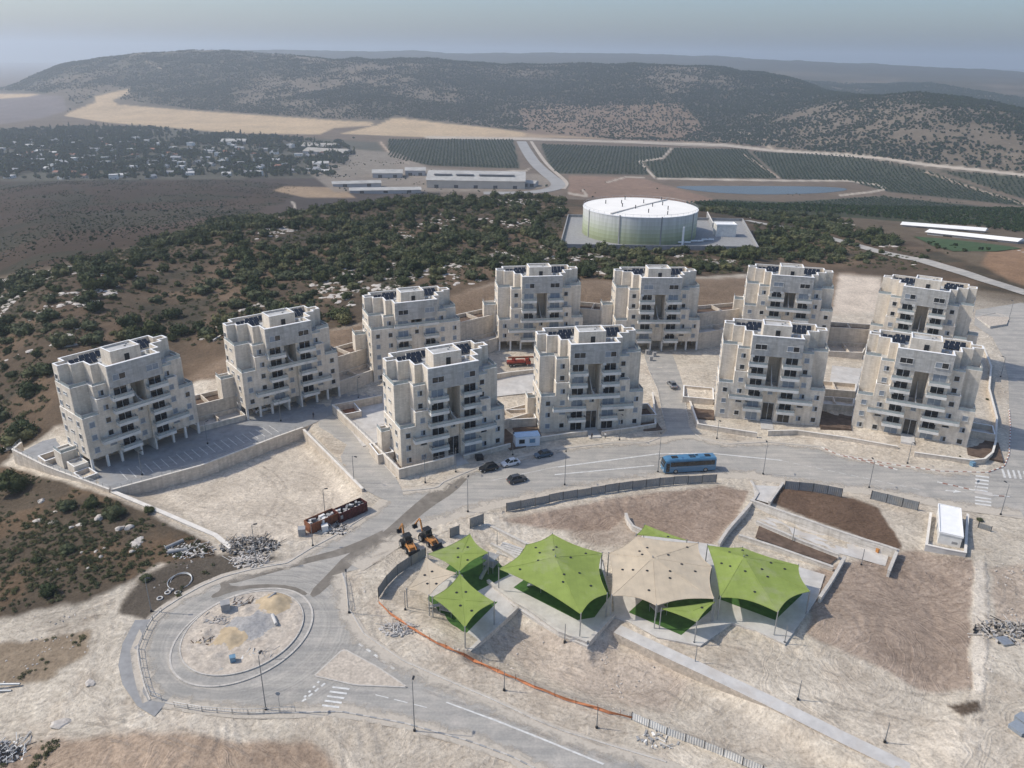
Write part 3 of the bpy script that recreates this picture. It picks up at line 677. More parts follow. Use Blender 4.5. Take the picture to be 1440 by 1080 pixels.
sheet('road', ROAD, 0.0, M_ASPH, 4.0)
sheet('pavement', SIDEWALK, 0.03, M_ASPH3, 3.0)
yard = struct(MB().prism(YARD, -4.0, 0.02, 0, 1).build('car_park', [M_GARDEN, M_ASPH2]))
TAR = [(655, 668), (632, 673), (608, 690), (575, 716), (550, 737), (520, 757), (480, 774), (440, 788), (395, 797), (350, 806), (316, 815), (300, 822), (312, 826), (320, 822), (342, 816), (380, 809), (420, 808), (427, 806), (400, 800), (452, 790), (490, 776), (478, 795), (462, 812), (444, 833), (440, 845), (448, 838), (470, 815), (495, 792), (530, 770), (565, 744), (600, 715), (640, 690)]
TAR1 = [(662, 668), (634, 672), (606, 690), (575, 716), (552, 737), (520, 764), (486, 780), (462, 806), (434, 834), (442, 842), (472, 815), (500, 790), (535, 768), (572, 742), (605, 714), (640, 692)]
TAR2 = [(545, 742), (515, 757), (478, 772), (432, 784), (385, 797), (345, 806), (318, 815), (322, 822), (356, 813), (392, 803), (440, 790), (486, 780), (520, 766)]
TAR3 = [(296, 838), (312, 829), (308, 818), (318, 815), (326, 826), (365, 821), (410, 823), (434, 834), (428, 838), (400, 828), (360, 826), (326, 832), (300, 842)]
for k, T in enumerate((TAR1, TAR2, TAR3)):
    sheet('tar_patch', G2(smooth_line(T, 1, True)), 0.012 + 0.004 * k, M_TAR, 3.0)
sheet('yard_bay_strip', px_poly([(170, 676), (284, 645), (392, 606), (384, 597), (276, 634), (163, 664)]), 0, M_ASPH3, flat=0.035)
# parking bay lines
def bay_lines(a, b, n, length, zz, inward):
    A = np.array(a); B = np.array(b); u = (B - A) / np.linalg.norm(B - A); v = np.array([-u[1], u[0]]) * inward
    me = MB().box(-0.07, 0.07, 0, length, 0, 0.004).mesh('bay_line', M_PAINT)
    ang = math.atan2(v[1], v[0]) - math.pi / 2
    for k in range(n):
        p = A + (B - A) * k / (n - 1); ob('bay_line', me, yard, (p[0], p[1], zz), ang)
bay_lines(gp(180, 675)[:2], gp(392, 608)[:2], 21, 5.0, 0.042, 1)
bay_lines(gp(490, 552)[:2], gp(545, 535)[:2], 8, 5.0, 0.042, 1)
ribbon('hill_road', G2([(1560, 450), (1440, 412), (1383, 394), (1324, 375), (1294, 366), (1270, 362), (1232, 353.5), (1192, 342), (1159, 333), (1140, 327.5), (1100, 319), (1050, 310)]), 6.0, 0.25, M_ASPH, 4)
# valley road in two carriageways
vr = lambda pts: [tuple(gt(a, b, -95)[:2]) for a, b in pts]
VALROAD = smooth_line(vr([(733, 199), (740, 212), (752, 230), (770, 246), (784, 256), (786, 263), (768, 269), (730, 272), (680, 272)]), 2)
ribbon('valley_road', VALROAD, 22, 0.6, M_FARROAD, 12)
ribbon('valley_road_verge', smooth_line(vr([(747, 199), (757, 215), (772, 235), (790, 250), (798, 258), (792, 266)]), 2), 7, 0.5, M_TRACK, 12)
ribbon('valley_lane', vr([(600, 195), (740, 197), (860, 200), (1020, 206), (1090, 213), (1200, 220), (1300, 232), (1440, 247)]), 9, 0.5, M_TRACK, 14)
def water_mat():
    s = NT('reservoir_water'); n = s.noise(0.08, 3); s.color(s.ramp(n, [(0.3, (0.06, 0.072, 0.07)), (0.7, (0.08, 0.092, 0.088))]))
    s.p.inputs['Roughness'].default_value = 0.25; s.p.inputs['Specular IOR Level'].default_value = 0.4; s.bump(s.noise(0.6, 3), 0.06, 0.1); return s.m
sheet('reservoir_water', smooth_line(vr([(945, 262), (1010, 261.5), (1100, 262), (1170, 263), (1196, 266), (1180, 270), (1120, 273.5), (1060, 274), (1000, 271), (960, 266)]), 2, True), 0.3, water_mat(), 40)

# ------------------------------------------------------------------ dust blown over the road edges
def dust(px, inner, outer=1.0):
    c = resample(G2(px), 1.5); A = off_line(c, outer); M0 = off_line(c, 0); B = off_line(c, -inner); n = len(c); m = MB()
    P = A + M0 + B; xs = np.array([p[0] for p in P]); ys = np.array([p[1] for p in P]); z = h(xs, ys) + 0.028
    m.add([(x, y, q) for x, y, q in zip(xs, ys, z)], [(k * n + i, (k + 1) * n + i, (k + 1) * n + i + 1, k * n + i + 1) for k in range(2) for i in range(n - 1)])
    o = struct(m.build('road_dust', M_DUST)); at_ = o.data.attributes.new('edge', 'FLOAT', 'POINT'); at_.data.foreach_set('value', [0.6] * n + [1.0] * n + [0.0] * n)
dust([(211, 985), (203, 965), (196, 936), (193, 913), (202, 891), (213, 871), (227, 858), (255, 840), (284, 824), (315, 811), (353, 801), (404, 792), (436, 772), (470, 754), (520, 722), (541, 703)], 2.6)
dust([(566, 690), (590, 688), (615, 685), (624, 677), (674, 656), (730, 643), (778, 631.5), (861, 622), (909, 622), (960, 612), (988, 617), (1023, 624), (1079, 621), (1155, 628), (1176, 638), (1252, 652), (1322, 662), (1388, 664)], 3.0)
dust([(1440, 727), (1330, 712), (1232, 694), (1130, 684), (1057, 671), (1007, 669), (934, 673), (882, 680), (796, 694), (732, 706), (700, 712), (660, 722), (620, 735), (575, 755), (540, 778), (505, 800)], 4.5)
dust([(1030, 1110), (937, 1072), (796, 1030), (754, 1013), (692, 984), (633, 959), (567, 930), (512, 892), (490, 855), (487, 826), (481, 806)], -3.2, -.6)
dust([(800, 1110), (717, 1063), (658, 1042), (567, 1017), (479, 1001), (400, 1003), (340, 1003), (284, 997), (233, 989)], 2.4)
# ------------------------------------------------------------------ wheel ruts
def ruts(px, gap=1.9, w=0.5):
    c = resample(smooth_line(G2(px), 2), 1.0); m = MB()
    for s_ in (-1, 1):
        mid = off_line(c, s_ * gap / 2); a = off_line(mid, w / 2); b = off_line(mid, -w / 2); xs = np.array([p[0] for p in a + b]); ys = np.array([p[1] for p in a + b]); z = h(xs, ys) + 0.17; n = len(a)
        m.add([(x, y, q) for x, y, q in zip(xs, ys, z)], [(i, n + i, n + i + 1, i + 1) for i in range(n - 1)])
    struct(m.build('wheel_ruts', M_RUT))
for q in ([(-20, 885), (60, 872), (140, 850), (190, 820)], [(-20, 905), (40, 890), (120, 868), (165, 850)], [(140, 850), (150, 890), (130, 940), (90, 990), (0, 1010)], [(-20, 1000), (80, 990), (180, 1005), (240, 1030), (330, 1060), (360, 1090)], [(-20, 1035), (90, 1020), (200, 1040), (300, 1085)],
          [(120, 985), (150, 1000), (170, 1030), (160, 1090)], [(240, 720), (300, 690), (380, 665), (440, 670), (470, 700), (430, 740)], [(260, 715), (330, 720), (400, 735), (430, 755)], [(350, 650), (400, 680), (390, 720), (350, 750)],
          [(690, 935), (760, 930), (830, 950), (900, 985), (960, 1010)], [(730, 905), (780, 925), (860, 935), (930, 960), (1010, 1010)], [(1010, 900), (1090, 920), (1180, 960), (1290, 985), (1400, 980)], [(1000, 925), (1080, 955), (1190, 990), (1320, 1010), (1430, 1005)], [(1385, 790), (1430, 800), (1440, 840), (1410, 880), (1385, 860)], [(1395, 800), (1420, 820), (1420, 850), (1400, 860)], [(1150, 1000), (1250, 1010), (1340, 1040), (1400, 1080)], [(1376, 780), (1378, 860), (1374, 960), (1360, 1060)], [(520, 790), (560, 775), (620, 745), (690, 722)], [(500, 810), (520, 840), (520, 870)], [(600, 965), (700, 1000), (800, 1040), (870, 1066)]): ruts(q)
# ------------------------------------------------------------------ kerbs and road paint
def kerb(pts, two=False, w=0.22, hgt=0.14, step=1.0, closed=False, mats=None):
    P = resample(list(pts) + ([pts[0]] if closed else []), step); m = MB()
    for i, (a, b) in enumerate(zip(P[:-1], P[1:])):
        d = np.array(b) - np.array(a); L = np.linalg.norm(d)
        if L < 1e-6: continue
        u = d / L; c = (np.array(a) + np.array(b)) / 2; z = hz(*c)
        m.obox(c, u, L / 2 - 0.012, (-u[1], u[0]), w / 2, z - 0.15, z + hgt, (i % 2) if two else 0)
    return struct(m.build('kerb', mats or [M_KERB, M_KRED]))
def K(px, **k): return kerb(G2(px), **k)
K([(566, 691), (590, 689), (615, 686), (624, 678), (674, 657), (730, 644), (778, 632.5), (861, 623), (909, 623), (928, 616)])
K([(975, 609), (988, 618), (1023, 625), (1079, 622), (1155, 629)], two=False)
K([(1155, 629), (1176, 639), (1252, 653), (1322, 663), (1388, 665), (1412, 656), (1419, 639), (1421, 600), (1419, 576)], two=True, mats=[M_WHITE, M_KRED])
K([(211, 985), (203, 965), (196, 936), (193, 913), (202, 891), (213, 871), (227, 858), (255, 840), (284, 824), (315, 811), (353, 801), (404, 792), (436, 772), (470, 754), (520, 722)])
K([(481, 806), (487, 826), (490, 855), (512, 892), (567, 930), (633, 959), (692, 984), (754, 1013), (796, 1030), (937, 1072)])
K([(770, 1090), (717, 1063), (658, 1042), (567, 1017), (479, 1001), (400, 1003)], two=True, mats=[M_KERB, M_CONCD])
K([(400, 1003), (340, 1003), (284, 997), (233, 989)])
K([(512, 688), (470, 643), (430, 604)]); K([(472, 584), (520, 632), (557, 672)])
K([(934, 590), (925, 548), (912, 520)]); K([(961, 544), (968, 590)])
K([(1180, 640), (1230, 652), (1262, 661)], two=True, mats=[M_WHITE, M_KRED])
def oval(L, R, T, B, n=72):
    L, R, T, B = (gp(*q)[:2] for q in (L, R, T, B)); c = ((L + R) / 2 + (T + B) / 2) / 2
    return [tuple(c + math.cos(t) * (R - L) / 2 + math.sin(t) * (T - B) / 2) for t in np.linspace(0, 2 * math.pi, n, endpoint=False)]
RING_O = oval((246.7, 913), (442.7, 880), (360, 825.5), (315.6, 957.8)); RING_I = oval((259, 904), (430, 875.5), (352, 833), (324, 947.8))
struct(MB().prism(RING_O, -0.2, 0.10, 0, 1).build('roundabout_apron', [M_KERB, M_ASPH]))
kerb(RING_O, closed=True, w=0.3, hgt=0.16); kerb(RING_I, closed=True, hgt=0.30)
def island():
    c = np.mean(RING_I, axis=0); m = MB(); rings = []
    nr, na = 34, 96
    piles = [(gp(388, 850), 3.0, 1.1), (gp(352, 880), 3.6, 0.8), (gp(322, 900), 2.6, 0.7), (gp(345, 860), 1.8, 0.5), (gp(300, 925), 2.2, 0.5), (gp(365, 925), 3, .4), (gp(288, 895), 2, .6)]
    V = []
    for k in range(nr + 1):
        for i in range(na):
            t = i / na * len(RING_I); a = np.array(RING_I[int(t) % 72]); b = np.array(RING_I[(int(t) + 1) % 72]); e = a + (b - a) * (t - int(t))
            p = c + (e - c) * (k / nr) * 0.985; V.append(p)
    V = np.array(V); z = 0.22 + (fbm(V[:, 0], V[:, 1], 2.4, 4, 3) - 0.45) * 0.55 + (fbm(V[:, 0], V[:, 1], .8, 2, 4) - .5) * .2
    for q, r, hh in piles: z = np.maximum(z, 0.2 + hh * (1 - np.hypot(V[:, 0] - q[0], V[:, 1] - q[1]) / r) + (fbm(V[:, 0], V[:, 1], .9, 2, 8) - .5) * .25)
    ed = np.repeat(np.arange(nr + 1) / nr, na); z = z * (1 - sstep(.9, 1, ed)) + 0.24 * sstep(.9, 1, ed)
    F = [(k * na + i, k * na + (i + 1) % na, (k + 1) * na + (i + 1) % na, (k + 1) * na + i) for k in range(nr) for i in range(na)]
    m.add([(v[0], v[1], q) for v, q in zip(V, z)], [f[::-1] for f in F])
    cent = np.array([np.mean(V[list(f)], axis=0) for f in F]); wob = (fbm(cent[:, 0], cent[:, 1], 2.5, 3, 5) - .5) * 2.4
    mi = np.zeros(len(F), int)
    for (q, r, hh), k in zip(piles, (1, 2, 1, 0, 0, 0, 0)): mi[np.hypot(cent[:, 0] - q[0], cent[:, 1] - q[1]) + wob < r] = k
    mi[mi == 0] = 0; m.mi = mi.tolist()
    return struct(m.build('roundabout_island_ground', [M_SAND, M_OCHRE, M_GRAVEL], smooth=True))
island()
struct(MB().prism(px_poly([(442, 951), (483, 913), (530, 938), (573, 967), (500, 964)]), -0.2, 0.13, 0, 1).build('splitter_island', [M_KERB, M_SAND]))
kerb(px_poly([(442, 951), (483, 913), (530, 938), (573, 967), (500, 964)]), closed=True)
def paint(px, name='road_marking', dz=0.036):
    return sheet(name, G2(px), dz, M_PAINT, 3.0)
def dash(a, b, n, w=0.14, duty=0.55):
    A = gt(*a)[:2]; B = gt(*b)[:2]; u = (B - A) / np.linalg.norm(B - A); v = np.array([-u[1], u[0]]) * w / 2
    for k in range(n):
        p = A + (B - A) * (k / n); q = A + (B - A) * ((k + duty) / n)
        sheet('road_marking', [tuple(p + v), tuple(q + v), tuple(q - v), tuple(p - v)], 0.02, M_PAINT, 3.0)
for k in range(5):                                                           # zebra crossing by the roundabout
    y0 = 965 + k * 6.4; x0 = 468 - k * 3.6
    paint([(x0, y0), (x0 + 24, y0 + 3.0), (x0 + 23, y0 + 5.6), (x0 - 1.3, y0 + 2.6)], 'zebra_bar')
dash((457, 961), (421, 990), 4, 0.35, 0.6); dash((449, 958), (424, 985), 4, 0.35, 0.4)
paint([(628, 987), (700, 1013), (770, 1041), (850, 1074), (848, 1076), (768, 1043), (698, 1015), (627, 988.5)])
dash((505, 905), (560, 945), 5, 0.4, 0.5); dash((600, 995), (520, 975), 3, .15, .7)
dash((690, 676), (785, 656), 1, 0.16, 1); paint([(785, 656), (926, 637.5), (1000, 637), (1100, 647), (1100, 648.3), (1000, 638.2), (926, 639), (785, 657.5)])
paint([(780, 667), (920, 654), (920, 655.2), (780, 668.4)])
dash((1100, 648), (1300, 690), 12, 0.15, 0.6)
for k in range(5):                                                           # crossing near the road junction
    x0 = 1372; y0 = 668 + k * 5.0
    paint([(x0 - k * 0.5, y0), (x0 + 19 - k * .5, y0 + 2.5), (x0 + 19 - k * .5, y0 + 4.7), (x0 - k * .5, y0 + 2.2)], 'zebra_bar')
for k in range(3):
    y0 = 698 + k * 4.6; paint([(1371, y0), (1394, y0 + 3), (1394, y0 + 5), (1371, y0 + 2)], 'zebra_bar')
for k in range(5):
    x0 = 1408 + k * 7.5; paint([(x0, 660 + k * .6), (x0 + 3, 660 + k * .6), (x0 + 7, 672 + k * .6), (x0 + 3.5, 672 + k * .6)], 'zebra_bar')
struct(MB().prism(px_poly([(1372, 690), (1395, 694), (1397, 699), (1370, 694)]), -0.2, 0.16, 0, 1).build('traffic_island', [M_KERB, M_CONC]))
kerb(G2([(1318, 678), (1345, 684), (1370, 690)]), two=True, mats=[M_WHITE, M_KRED]); kerb(G2([(1397, 697), (1420, 699)]), two=True, mats=[M_WHITE, M_KRED])
paint([(1330, 689), (1343, 690), (1342, 688.5), (1352, 692), (1340, 693), (1341, 691.5), (1329, 690.5)], 'road_arrow')
# rear traffic island on the upper road
ri = G2([(1372, 446), (1400, 440), (1420, 447), (1415, 458), (1392, 462)])
rz = hz(*np.mean(ri, axis=0)); struct(MB().prism(ri, rz - 1, rz + 0.25, 0, 1).build('traffic_island', [M_KERB, M_SAND])); kerb(ri, closed=True)

# ------------------------------------------------------------------ apartment blocks
FL = 3.0
def window_mesh(w, hh, kind):
    m = MB(); t = 0.09                                    # frame stands proud of the wall, sill below
    m.box(-w / 2 - t, w / 2 + t, -0.10, 0.02, hh, hh + t); m.box(-w / 2 - t, -w / 2, -0.10, 0.02, 0, hh); m.box(w / 2, w / 2 + t, -0.10, 0.02, 0, hh)
    m.box(-w / 2 - 0.16, w / 2 + 0.16, -0.20, 0.02, -0.12, 0.0)
    if w > 1.6: m.box(-0.04, 0.04, -0.075, 0.0, 0, hh)
    return m.mesh('window', M_FRAME)
def pane_mesh(w, hh, mt, cover=1.0):
    m = MB(); m.box(-w / 2, w / 2, -0.03, 0.0, hh * (1 - cover), hh); return m.mesh('pane', mt)
WIN = {}
for key, (w, hh) in dict(small=(1.05, 1.15), wide=(2.7, 1.25), door=(2.8, 2.2), slit=(1.4, 0.45), tall=(1.5, 2.3), entry=(2.6, 4.6)).items():
    WIN[key] = (window_mesh(w, hh, key), pane_mesh(w, hh, M_GLASS), pane_mesh(w * 0.97, hh, M_SHUT), MB().box(-w / 2, 0, -0.055, -0.02, 0, hh).mesh('shutter', M_SHUT))
def win(par, key, x, y, z, ang=0.0, shut=None):
    a = WIN[key]; o = ob('window', a[0], par, (x, y, z), ang)
    if shut is None: shut = random.random() < 0.22
    ob('pane', a[1] if not shut else a[2], o, (0, 0, 0))
    if not shut and key in ('small', 'wide') and random.random() < 0.55: ob('shutter', a[3], o, (0, 0, 0))
    return o
def balcony(par, x0, x1, z, y0=0.0, dep=1.6, glass=True, div=False):
    m = MB(); m.box(x0, x1, y0 - dep, y0 - 0.003, z - 0.22, z)
    m.box(x0, x1, y0 - dep, y0 - dep + 0.14, z, z + 0.42); m.box(x0, x0 + 0.14, y0 - dep + 0.14, y0 - 0.003, z, z + 0.42); m.box(x1 - 0.14, x1, y0 - dep + 0.14, y0 - 0.003, z, z + 0.42)
    b = m.build('balcony', M_WHITE, par)
    g = MB(); zz = z + 0.42; yy = y0 - dep + 0.07
    n = max(2, int((x1 - x0) / 1.3))
    for i in range(n + 1):
        xx = x0 + 0.07 + (x1 - x0 - 0.14) * i / n; g.box(xx - 0.03, xx + 0.03, yy - 0.03, yy + 0.03, zz, zz + 0.66)
    g.box(x0 + 0.04, x1 - 0.04, yy - 0.035, yy + 0.035, zz + 0.66, zz + 0.72)
    for xx in (x0 + 0.07, x1 - 0.07): g.box(xx - 0.03, xx + 0.03, yy + 0.035, y0 - 0.05, zz + 0.66, zz + 0.72)
    r = g.build('railing', M_STEEL, b)
    q = MB(); q.box(x0 + 0.12, x1 - 0.12, yy - 0.012, yy + 0.012, zz + 0.05, zz + 0.62)
    for xx in (x0 + 0.07, x1 - 0.07): q.box(xx - 0.012, xx + 0.012, yy + 0.06, y0 - 0.1, zz + 0.05, zz + 0.62)
    q.build('glass_panel', M_RGLASS, b)
    return b
def rail(par, pts, z, hh=0.75):
    g = MB()
    for a, b in zip(pts[:-1], pts[1:]):
        L = math.hypot(b[0] - a[0], b[1] - a[1]); n = max(1, int(L / 1.3)); u = ((b[0] - a[0]) / L, (b[1] - a[1]) / L); c = ((a[0] + b[0]) / 2, (a[1] + b[1]) / 2)
        g.obox(c, u, L / 2, (-u[1], u[0]), 0.035, z + hh, z + hh + 0.06)
        for i in range(n + 1): g.obox((a[0] + (b[0] - a[0]) * i / n, a[1] + (b[1] - a[1]) * i / n), u, 0.03, (-u[1], u[0]), 0.03, z, z + hh)
    r = g.build('terrace_railing', M_STEEL, par)
    q = MB()
    for a, b in zip(pts[:-1], pts[1:]):
        L = math.hypot(b[0] - a[0], b[1] - a[1]); u = ((b[0] - a[0]) / L, (b[1] - a[1]) / L)
        q.obox(((a[0] + b[0]) / 2, (a[1] + b[1]) / 2), u, L / 2 - 0.05, (-u[1], u[0]), 0.012, z + 0.06, z + hh - 0.04)
    q.build('glass_panel', M_RGLASS, r)
def solar(par, x, y, z, n=3):
    m = MB()
    for i in range(n):
        xx = x + i * 1.15
        m.add([(xx, y, z + 0.35), (xx + 1.05, y, z + 0.35), (xx + 1.05, y + 1.5, z + 1.25), (xx, y + 1.5, z + 1.25), (xx, y, z + 0.27), (xx + 1.05, y, z + 0.27), (xx + 1.05, y + 1.5, z + 1.17), (xx, y + 1.5, z + 1.17)],
              [(0, 1, 2, 3), (4, 7, 6, 5), (0, 4, 5, 1), (1, 5, 6, 2), (2, 6, 7, 3), (3, 7, 4, 0)])
    s = m.build('solar_collector', M_SOLAR, par)
    r = MB()
    for xx in (x + 0.1, x + n * 1.15 - 0.2):
        r.box(xx - .03, xx + .03, y + 0.05, y + 0.11, z, z + 0.3); r.box(xx - .03, xx + .03, y + 1.38, y + 1.44, z, z + 1.1)
    r.build('rack', M_STEEL, s)
    t = MB(); t.cyl((x + 0.1, y + 1.95, z + 0.75), (x + n * 1.15 - 0.2, y + 1.95, z + 0.75), 0.30, n=12); t.box(x + .3, x + .4, y + 1.75, y + 2.15, z, z + .5); t.box(x + n * 1.15 - .5, x + n * 1.15 - .4, y + 1.75, y + 2.15, z, z + .5)
    t.build('water_tank', M_WHITE, s)
def mirror(pts): return [(-x, y) for x, y in pts][::-1]
def apartment(btype):
    """origin at the middle of the street front on the ground; +Y runs into the block"""
    pil = btype in ('raised', 'low_raised'); low = btype in ('low_raised',); slab = btype == 'slab'
    R = ob('apartment_block', None); B = []
    z1 = 18.2; zr = 21.2; zp = 22.6
    zl2 = 15.2 if slab else (12.2 if low else 9.2); zled = 15.2 if (low or slab) else 12.2; zsh = 15.2 if slab else (12.2 if low else 9.2)
    zb = 2.9 if pil else -0.6
    # top storey, stepped in plan
    half = [(6.0, 0.0), (6.0, 3.4), (7.7, 3.4), (7.7, 6.8), (10.3, 6.8), (10.3, 8.2), (12.45, 8.2), (12.45, 10.7), (10.3, 10.7), (10.3, 13.0)]
    top = half + mirror(half)
    m = MB(); m.tray(top, z1 - 0.4, zr, zp, 0.36, 0, 1, 2)
    m.build('top_storey', [M_STONE, M_COPING, M_ROOF], R)
    m = MB(); m.box(-6.02, 6.02, -0.32, -0.003, 17.55, zp + 0.02); m.build('front_panel', M_PANEL, R)
    m = MB(); m.box(-6.05, 6.05, -0.36, 0.26, zp + 0.022, zp + 0.12); m.build('coping', M_COPING, R)
    # middle storeys (two wings and the centre behind the recess)
    half = [(1.7, 5.0), (1.7, 1.2), (9.0, 1.2), (9.0, 3.6), (12.6, 3.6), (12.6, 10.85), (10.4, 10.85), (10.4, 13.15)]
    m = MB(); m.tray(half + mirror(half), zl2 - 0.6, z1, z1 + 0.38, 0.22, 0, 1, 2); m.build('middle_storeys', [M_STONE, M_COPING, M_ROOF], R)
    # street bays either side of the recess
    for s in (-1, 1):
        m = MB(); x0, x1 = sorted((s * 1.55, s * 5.97)); m.box(x0, x1, 0.0, 2.0, zb, 17.9); m.build('bay', M_STONE, R)
    # lower storeys
    if slab:
        half = [(12.75, 0.05), (12.75, 11.0), (10.5, 11.0), (10.5, 13.3)]
        m = MB(); m.tray([(1.54, 0.05)] + half + mirror(half) + [(-1.54, 0.05)], zb, zl2, zl2 + 0.42, 0.22, 0, 1, 2); m.build('lower_storeys', [M_STONE, M_COPING, M_ROOF], R)
    else:
        half = [(5.98, 3.0), (5.98, 0.05), (12.75, 0.05), (12.75, 11.0), (10.5, 11.0), (10.5, 13.3)]
        m = MB(); m.tray(half + mirror(half), zb, zl2, zl2 + 0.4, 0.22, 0, 1, 2); m.build('lower_storeys', [M_STONE, M_COPING, M_ROOF], R)
        for s in (-1, 1):
            x0, x1 = sorted((s * 5.975, s * 9.15)); m = MB(); m.tray([(x0, 0.02), (x1, 0.02), (x1, 3.0), (x0, 3.0)], zl2 - 0.3, zled, zled + 0.75, 0.2, 0, 1, 2); m.build('window_bay', [M_STONE, M_COPING, M_ROOF], R)
        # wall closing the recess below the shared balcony
        m = MB(); m.box(-1.56, 1.56, 0.7, 3.2, (5.2 if not pil else 2.9), zsh - 0.22); m.build('centre_wall', M_STONE, R)
    m = MB(); m.box(-0.12, 0.12, -1.5, 5.0, zsh + 0.002, zsh + 1.1); m.add([(-0.12, 1.0, zsh + 1.1), (0.12, 1.0, zsh + 1.1), (0.12, 4.9, zsh + 4.2), (-0.12, 4.9, zsh + 4.2), (-0.12, 4.9, zsh + 1.1), (0.12, 4.9, zsh + 1.1)], [(0, 1, 2, 3), (0, 3, 4), (1, 5, 2), (3, 2, 5, 4)])
    m.build('divider_wall', M_WHITE, R)
    # balconies and their doors
    bal = []
    def both(z, a, b):
        for s in (-1, 1):
            x0, x1 = sorted((s * a, s * b)); balcony(R, x0, x1, z, 0.0, 1.65)
    lv = 15.2
    if slab:
        balcony(R, -6.4, 6.4, 15.2 + 0.43, 0.0, 0.5); both(12.2, 1.9, 6.0); both(9.2, 1.9, 6.0); both(6.2, 1.9, 6.0); both(3.2, 1.9, 6.0)
    elif low:
        both(15.2, 1.75, 6.25); balcony(R, -6.35, 6.35, 12.2, 0.0, 1.65); both(9.2, 1.8, 6.1); both(6.2, 1.85, 10.0); both(3.2, 1.85, 6.2)
    else:
        both(15.2, 1.75, 6.25); both(12.2, 1.75, 6.1); balcony(R, -6.35, 6.35, 9.2, 0.0, 1.65); both(6.2, 1.85, 10.0); both(3.2, 1.85, 6.2)
    for s in (-1, 1):
        for z in (15.2, 12.2, 9.2, 6.2, 3.2) + (() if pil else (0.25,)): win(R, 'door', s * 3.9, -0.004, z + 0.05)
        win(R, 'wide', s * 3.75, -0.325, 19.25)
        for z in (15.2, 12.2, 9.2, 6.2, 3.2, 0.2):
            if z < 3 and pil: continue
            yy = (1.195 if z + 0.1 > zled else 0.015) if not slab else (1.195 if z > 14 else 0.045)
            if abs(z - 3.2) < .1 and not slab: win(R, 'slit', s * 7.4, 0.015, z + 1.5); continue
            win(R, 'small', s * 7.5, yy, z + 0.95)
        z = zl2 - FL
        while z > (2 if pil else -1):
            win(R, 'small', s * 11.0, 0.045, z + 0.95); z -= FL
        # flank walls
        for z in (18.2, 15.2, 12.2, 9.2, 6.2, 3.2) + (() if pil else (0.2,)):
            xx = 12.45 if z > 18 else 12.6 if z >= zl2 else 12.75
            win(R, 'small', s * (xx + 0.004), 9.6, z + 1.0, s * math.pi / 2, None)
            if z < 18: win(R, 'slit', s * (xx + 0.004), 6.4, z + 1.5, s * math.pi / 2)
            if z < zl2 - 1: win(R, 'small', s * (12.754), 2.6, z + 1.0, s * math.pi / 2)
        # terraces
        rail(R, [(s * 12.5, 10.6), (s * 12.5, 3.72), (s * 9.1, 3.72)], z1 + 0.38); rail(R, [(s * 8.9, 1.3), (s * 6.1, 1.3)], z1 + 0.38, 0.6)
        if not slab: rail(R, [(s * 12.65, 3.5), (s * 12.65, 0.15), (s * 9.3, 0.15)], zl2 + 0.4)
        else: rail(R, [(s * 12.65, 3.5), (s * 12.65, 0.15), (s * 6.5, 0.15)], zl2 + 0.42)
    if not pil and not slab:
        e = win(R, 'entry', 0, 0.698, 0.3, 0, False); e.name = 'entrance_door'
        m = MB(); m.box(-1.54, 1.54, 0.72, 3.0, -0.5, 5.2); m.build('entrance_wall', M_STONE, R)
    win(R, 'small', 0, 0.694 if not slab else 0.04, zsh - 1.9)
    if low:
        for z in (6.2, 3.2): win(R, 'small', 0, 0.694, z + 0.9)
    if pil:
        for x in (-12.5, -9.2, -6.1, 6.1, 9.2, 12.5):
            for y in (0.35, 5.5, 10.2):
                m = MB(); m.box(x - 0.24, x + 0.24, y - 0.28, y + 0.28, -0.6, 2.9); m.build('column', M_WHITE, R)
        m = MB(); m.box(-5.0, 5.0, 4.0, 12.8, -0.6, 2.9); m.build('ground_core', M_STONE, R)
        for x in (-1.75, 1.75):
            m = MB(); m.box(x - 0.2, x + 0.2, -0.25, 3.5, -0.6, 2.9); m.build('column', M_WHITE, R)
    # roof room, collectors
    m = MB(); m.tray([(-3.5, 2.7), (3.2, 2.7), (3.2, 7.4), (-3.5, 7.4)], zr, zr + 3.0, zr + 3.45, 0.32, 0, 1, 2); rr = m.build('roof_room', [M_STONE, M_COPING, M_ROOF], R)
    d = MB(); d.box(-0.5, 0.55, 2.60, 2.72, zr + 0.05, zr + 2.2); d.build('door', M_DARK, rr)
    v = MB(); v.cyl((1.8, 6.2, zr + 3.0), (1.8, 6.2, zr + 3.4), 0.16); v.box(0.9, 1.3, 5.2, 5.5, zr + 3.0, zr + 3.25); v.build('vent', M_CONCD, rr)
    for x, y, n in ((-9.4, 8.6, 3), (-6.6, 10.0, 3), (-9.6, 10.9, 2) if False else (-7.6, 7.4, 3), (4.0, 8.0, 4), (4.4, 10.2, 4), (-3.0, 10.2, 4)): solar(R, x, y, zr + 0.01, n)
    for x, y in ((4.6, 5.2), (-4.9, 5.6), (6.2, 5.4)):
        m = MB(); m.box(x - .45, x + .45, y - .3, y + .3, zr, zr + .75); m.build('air_unit', M_STEEL, R)
    return R
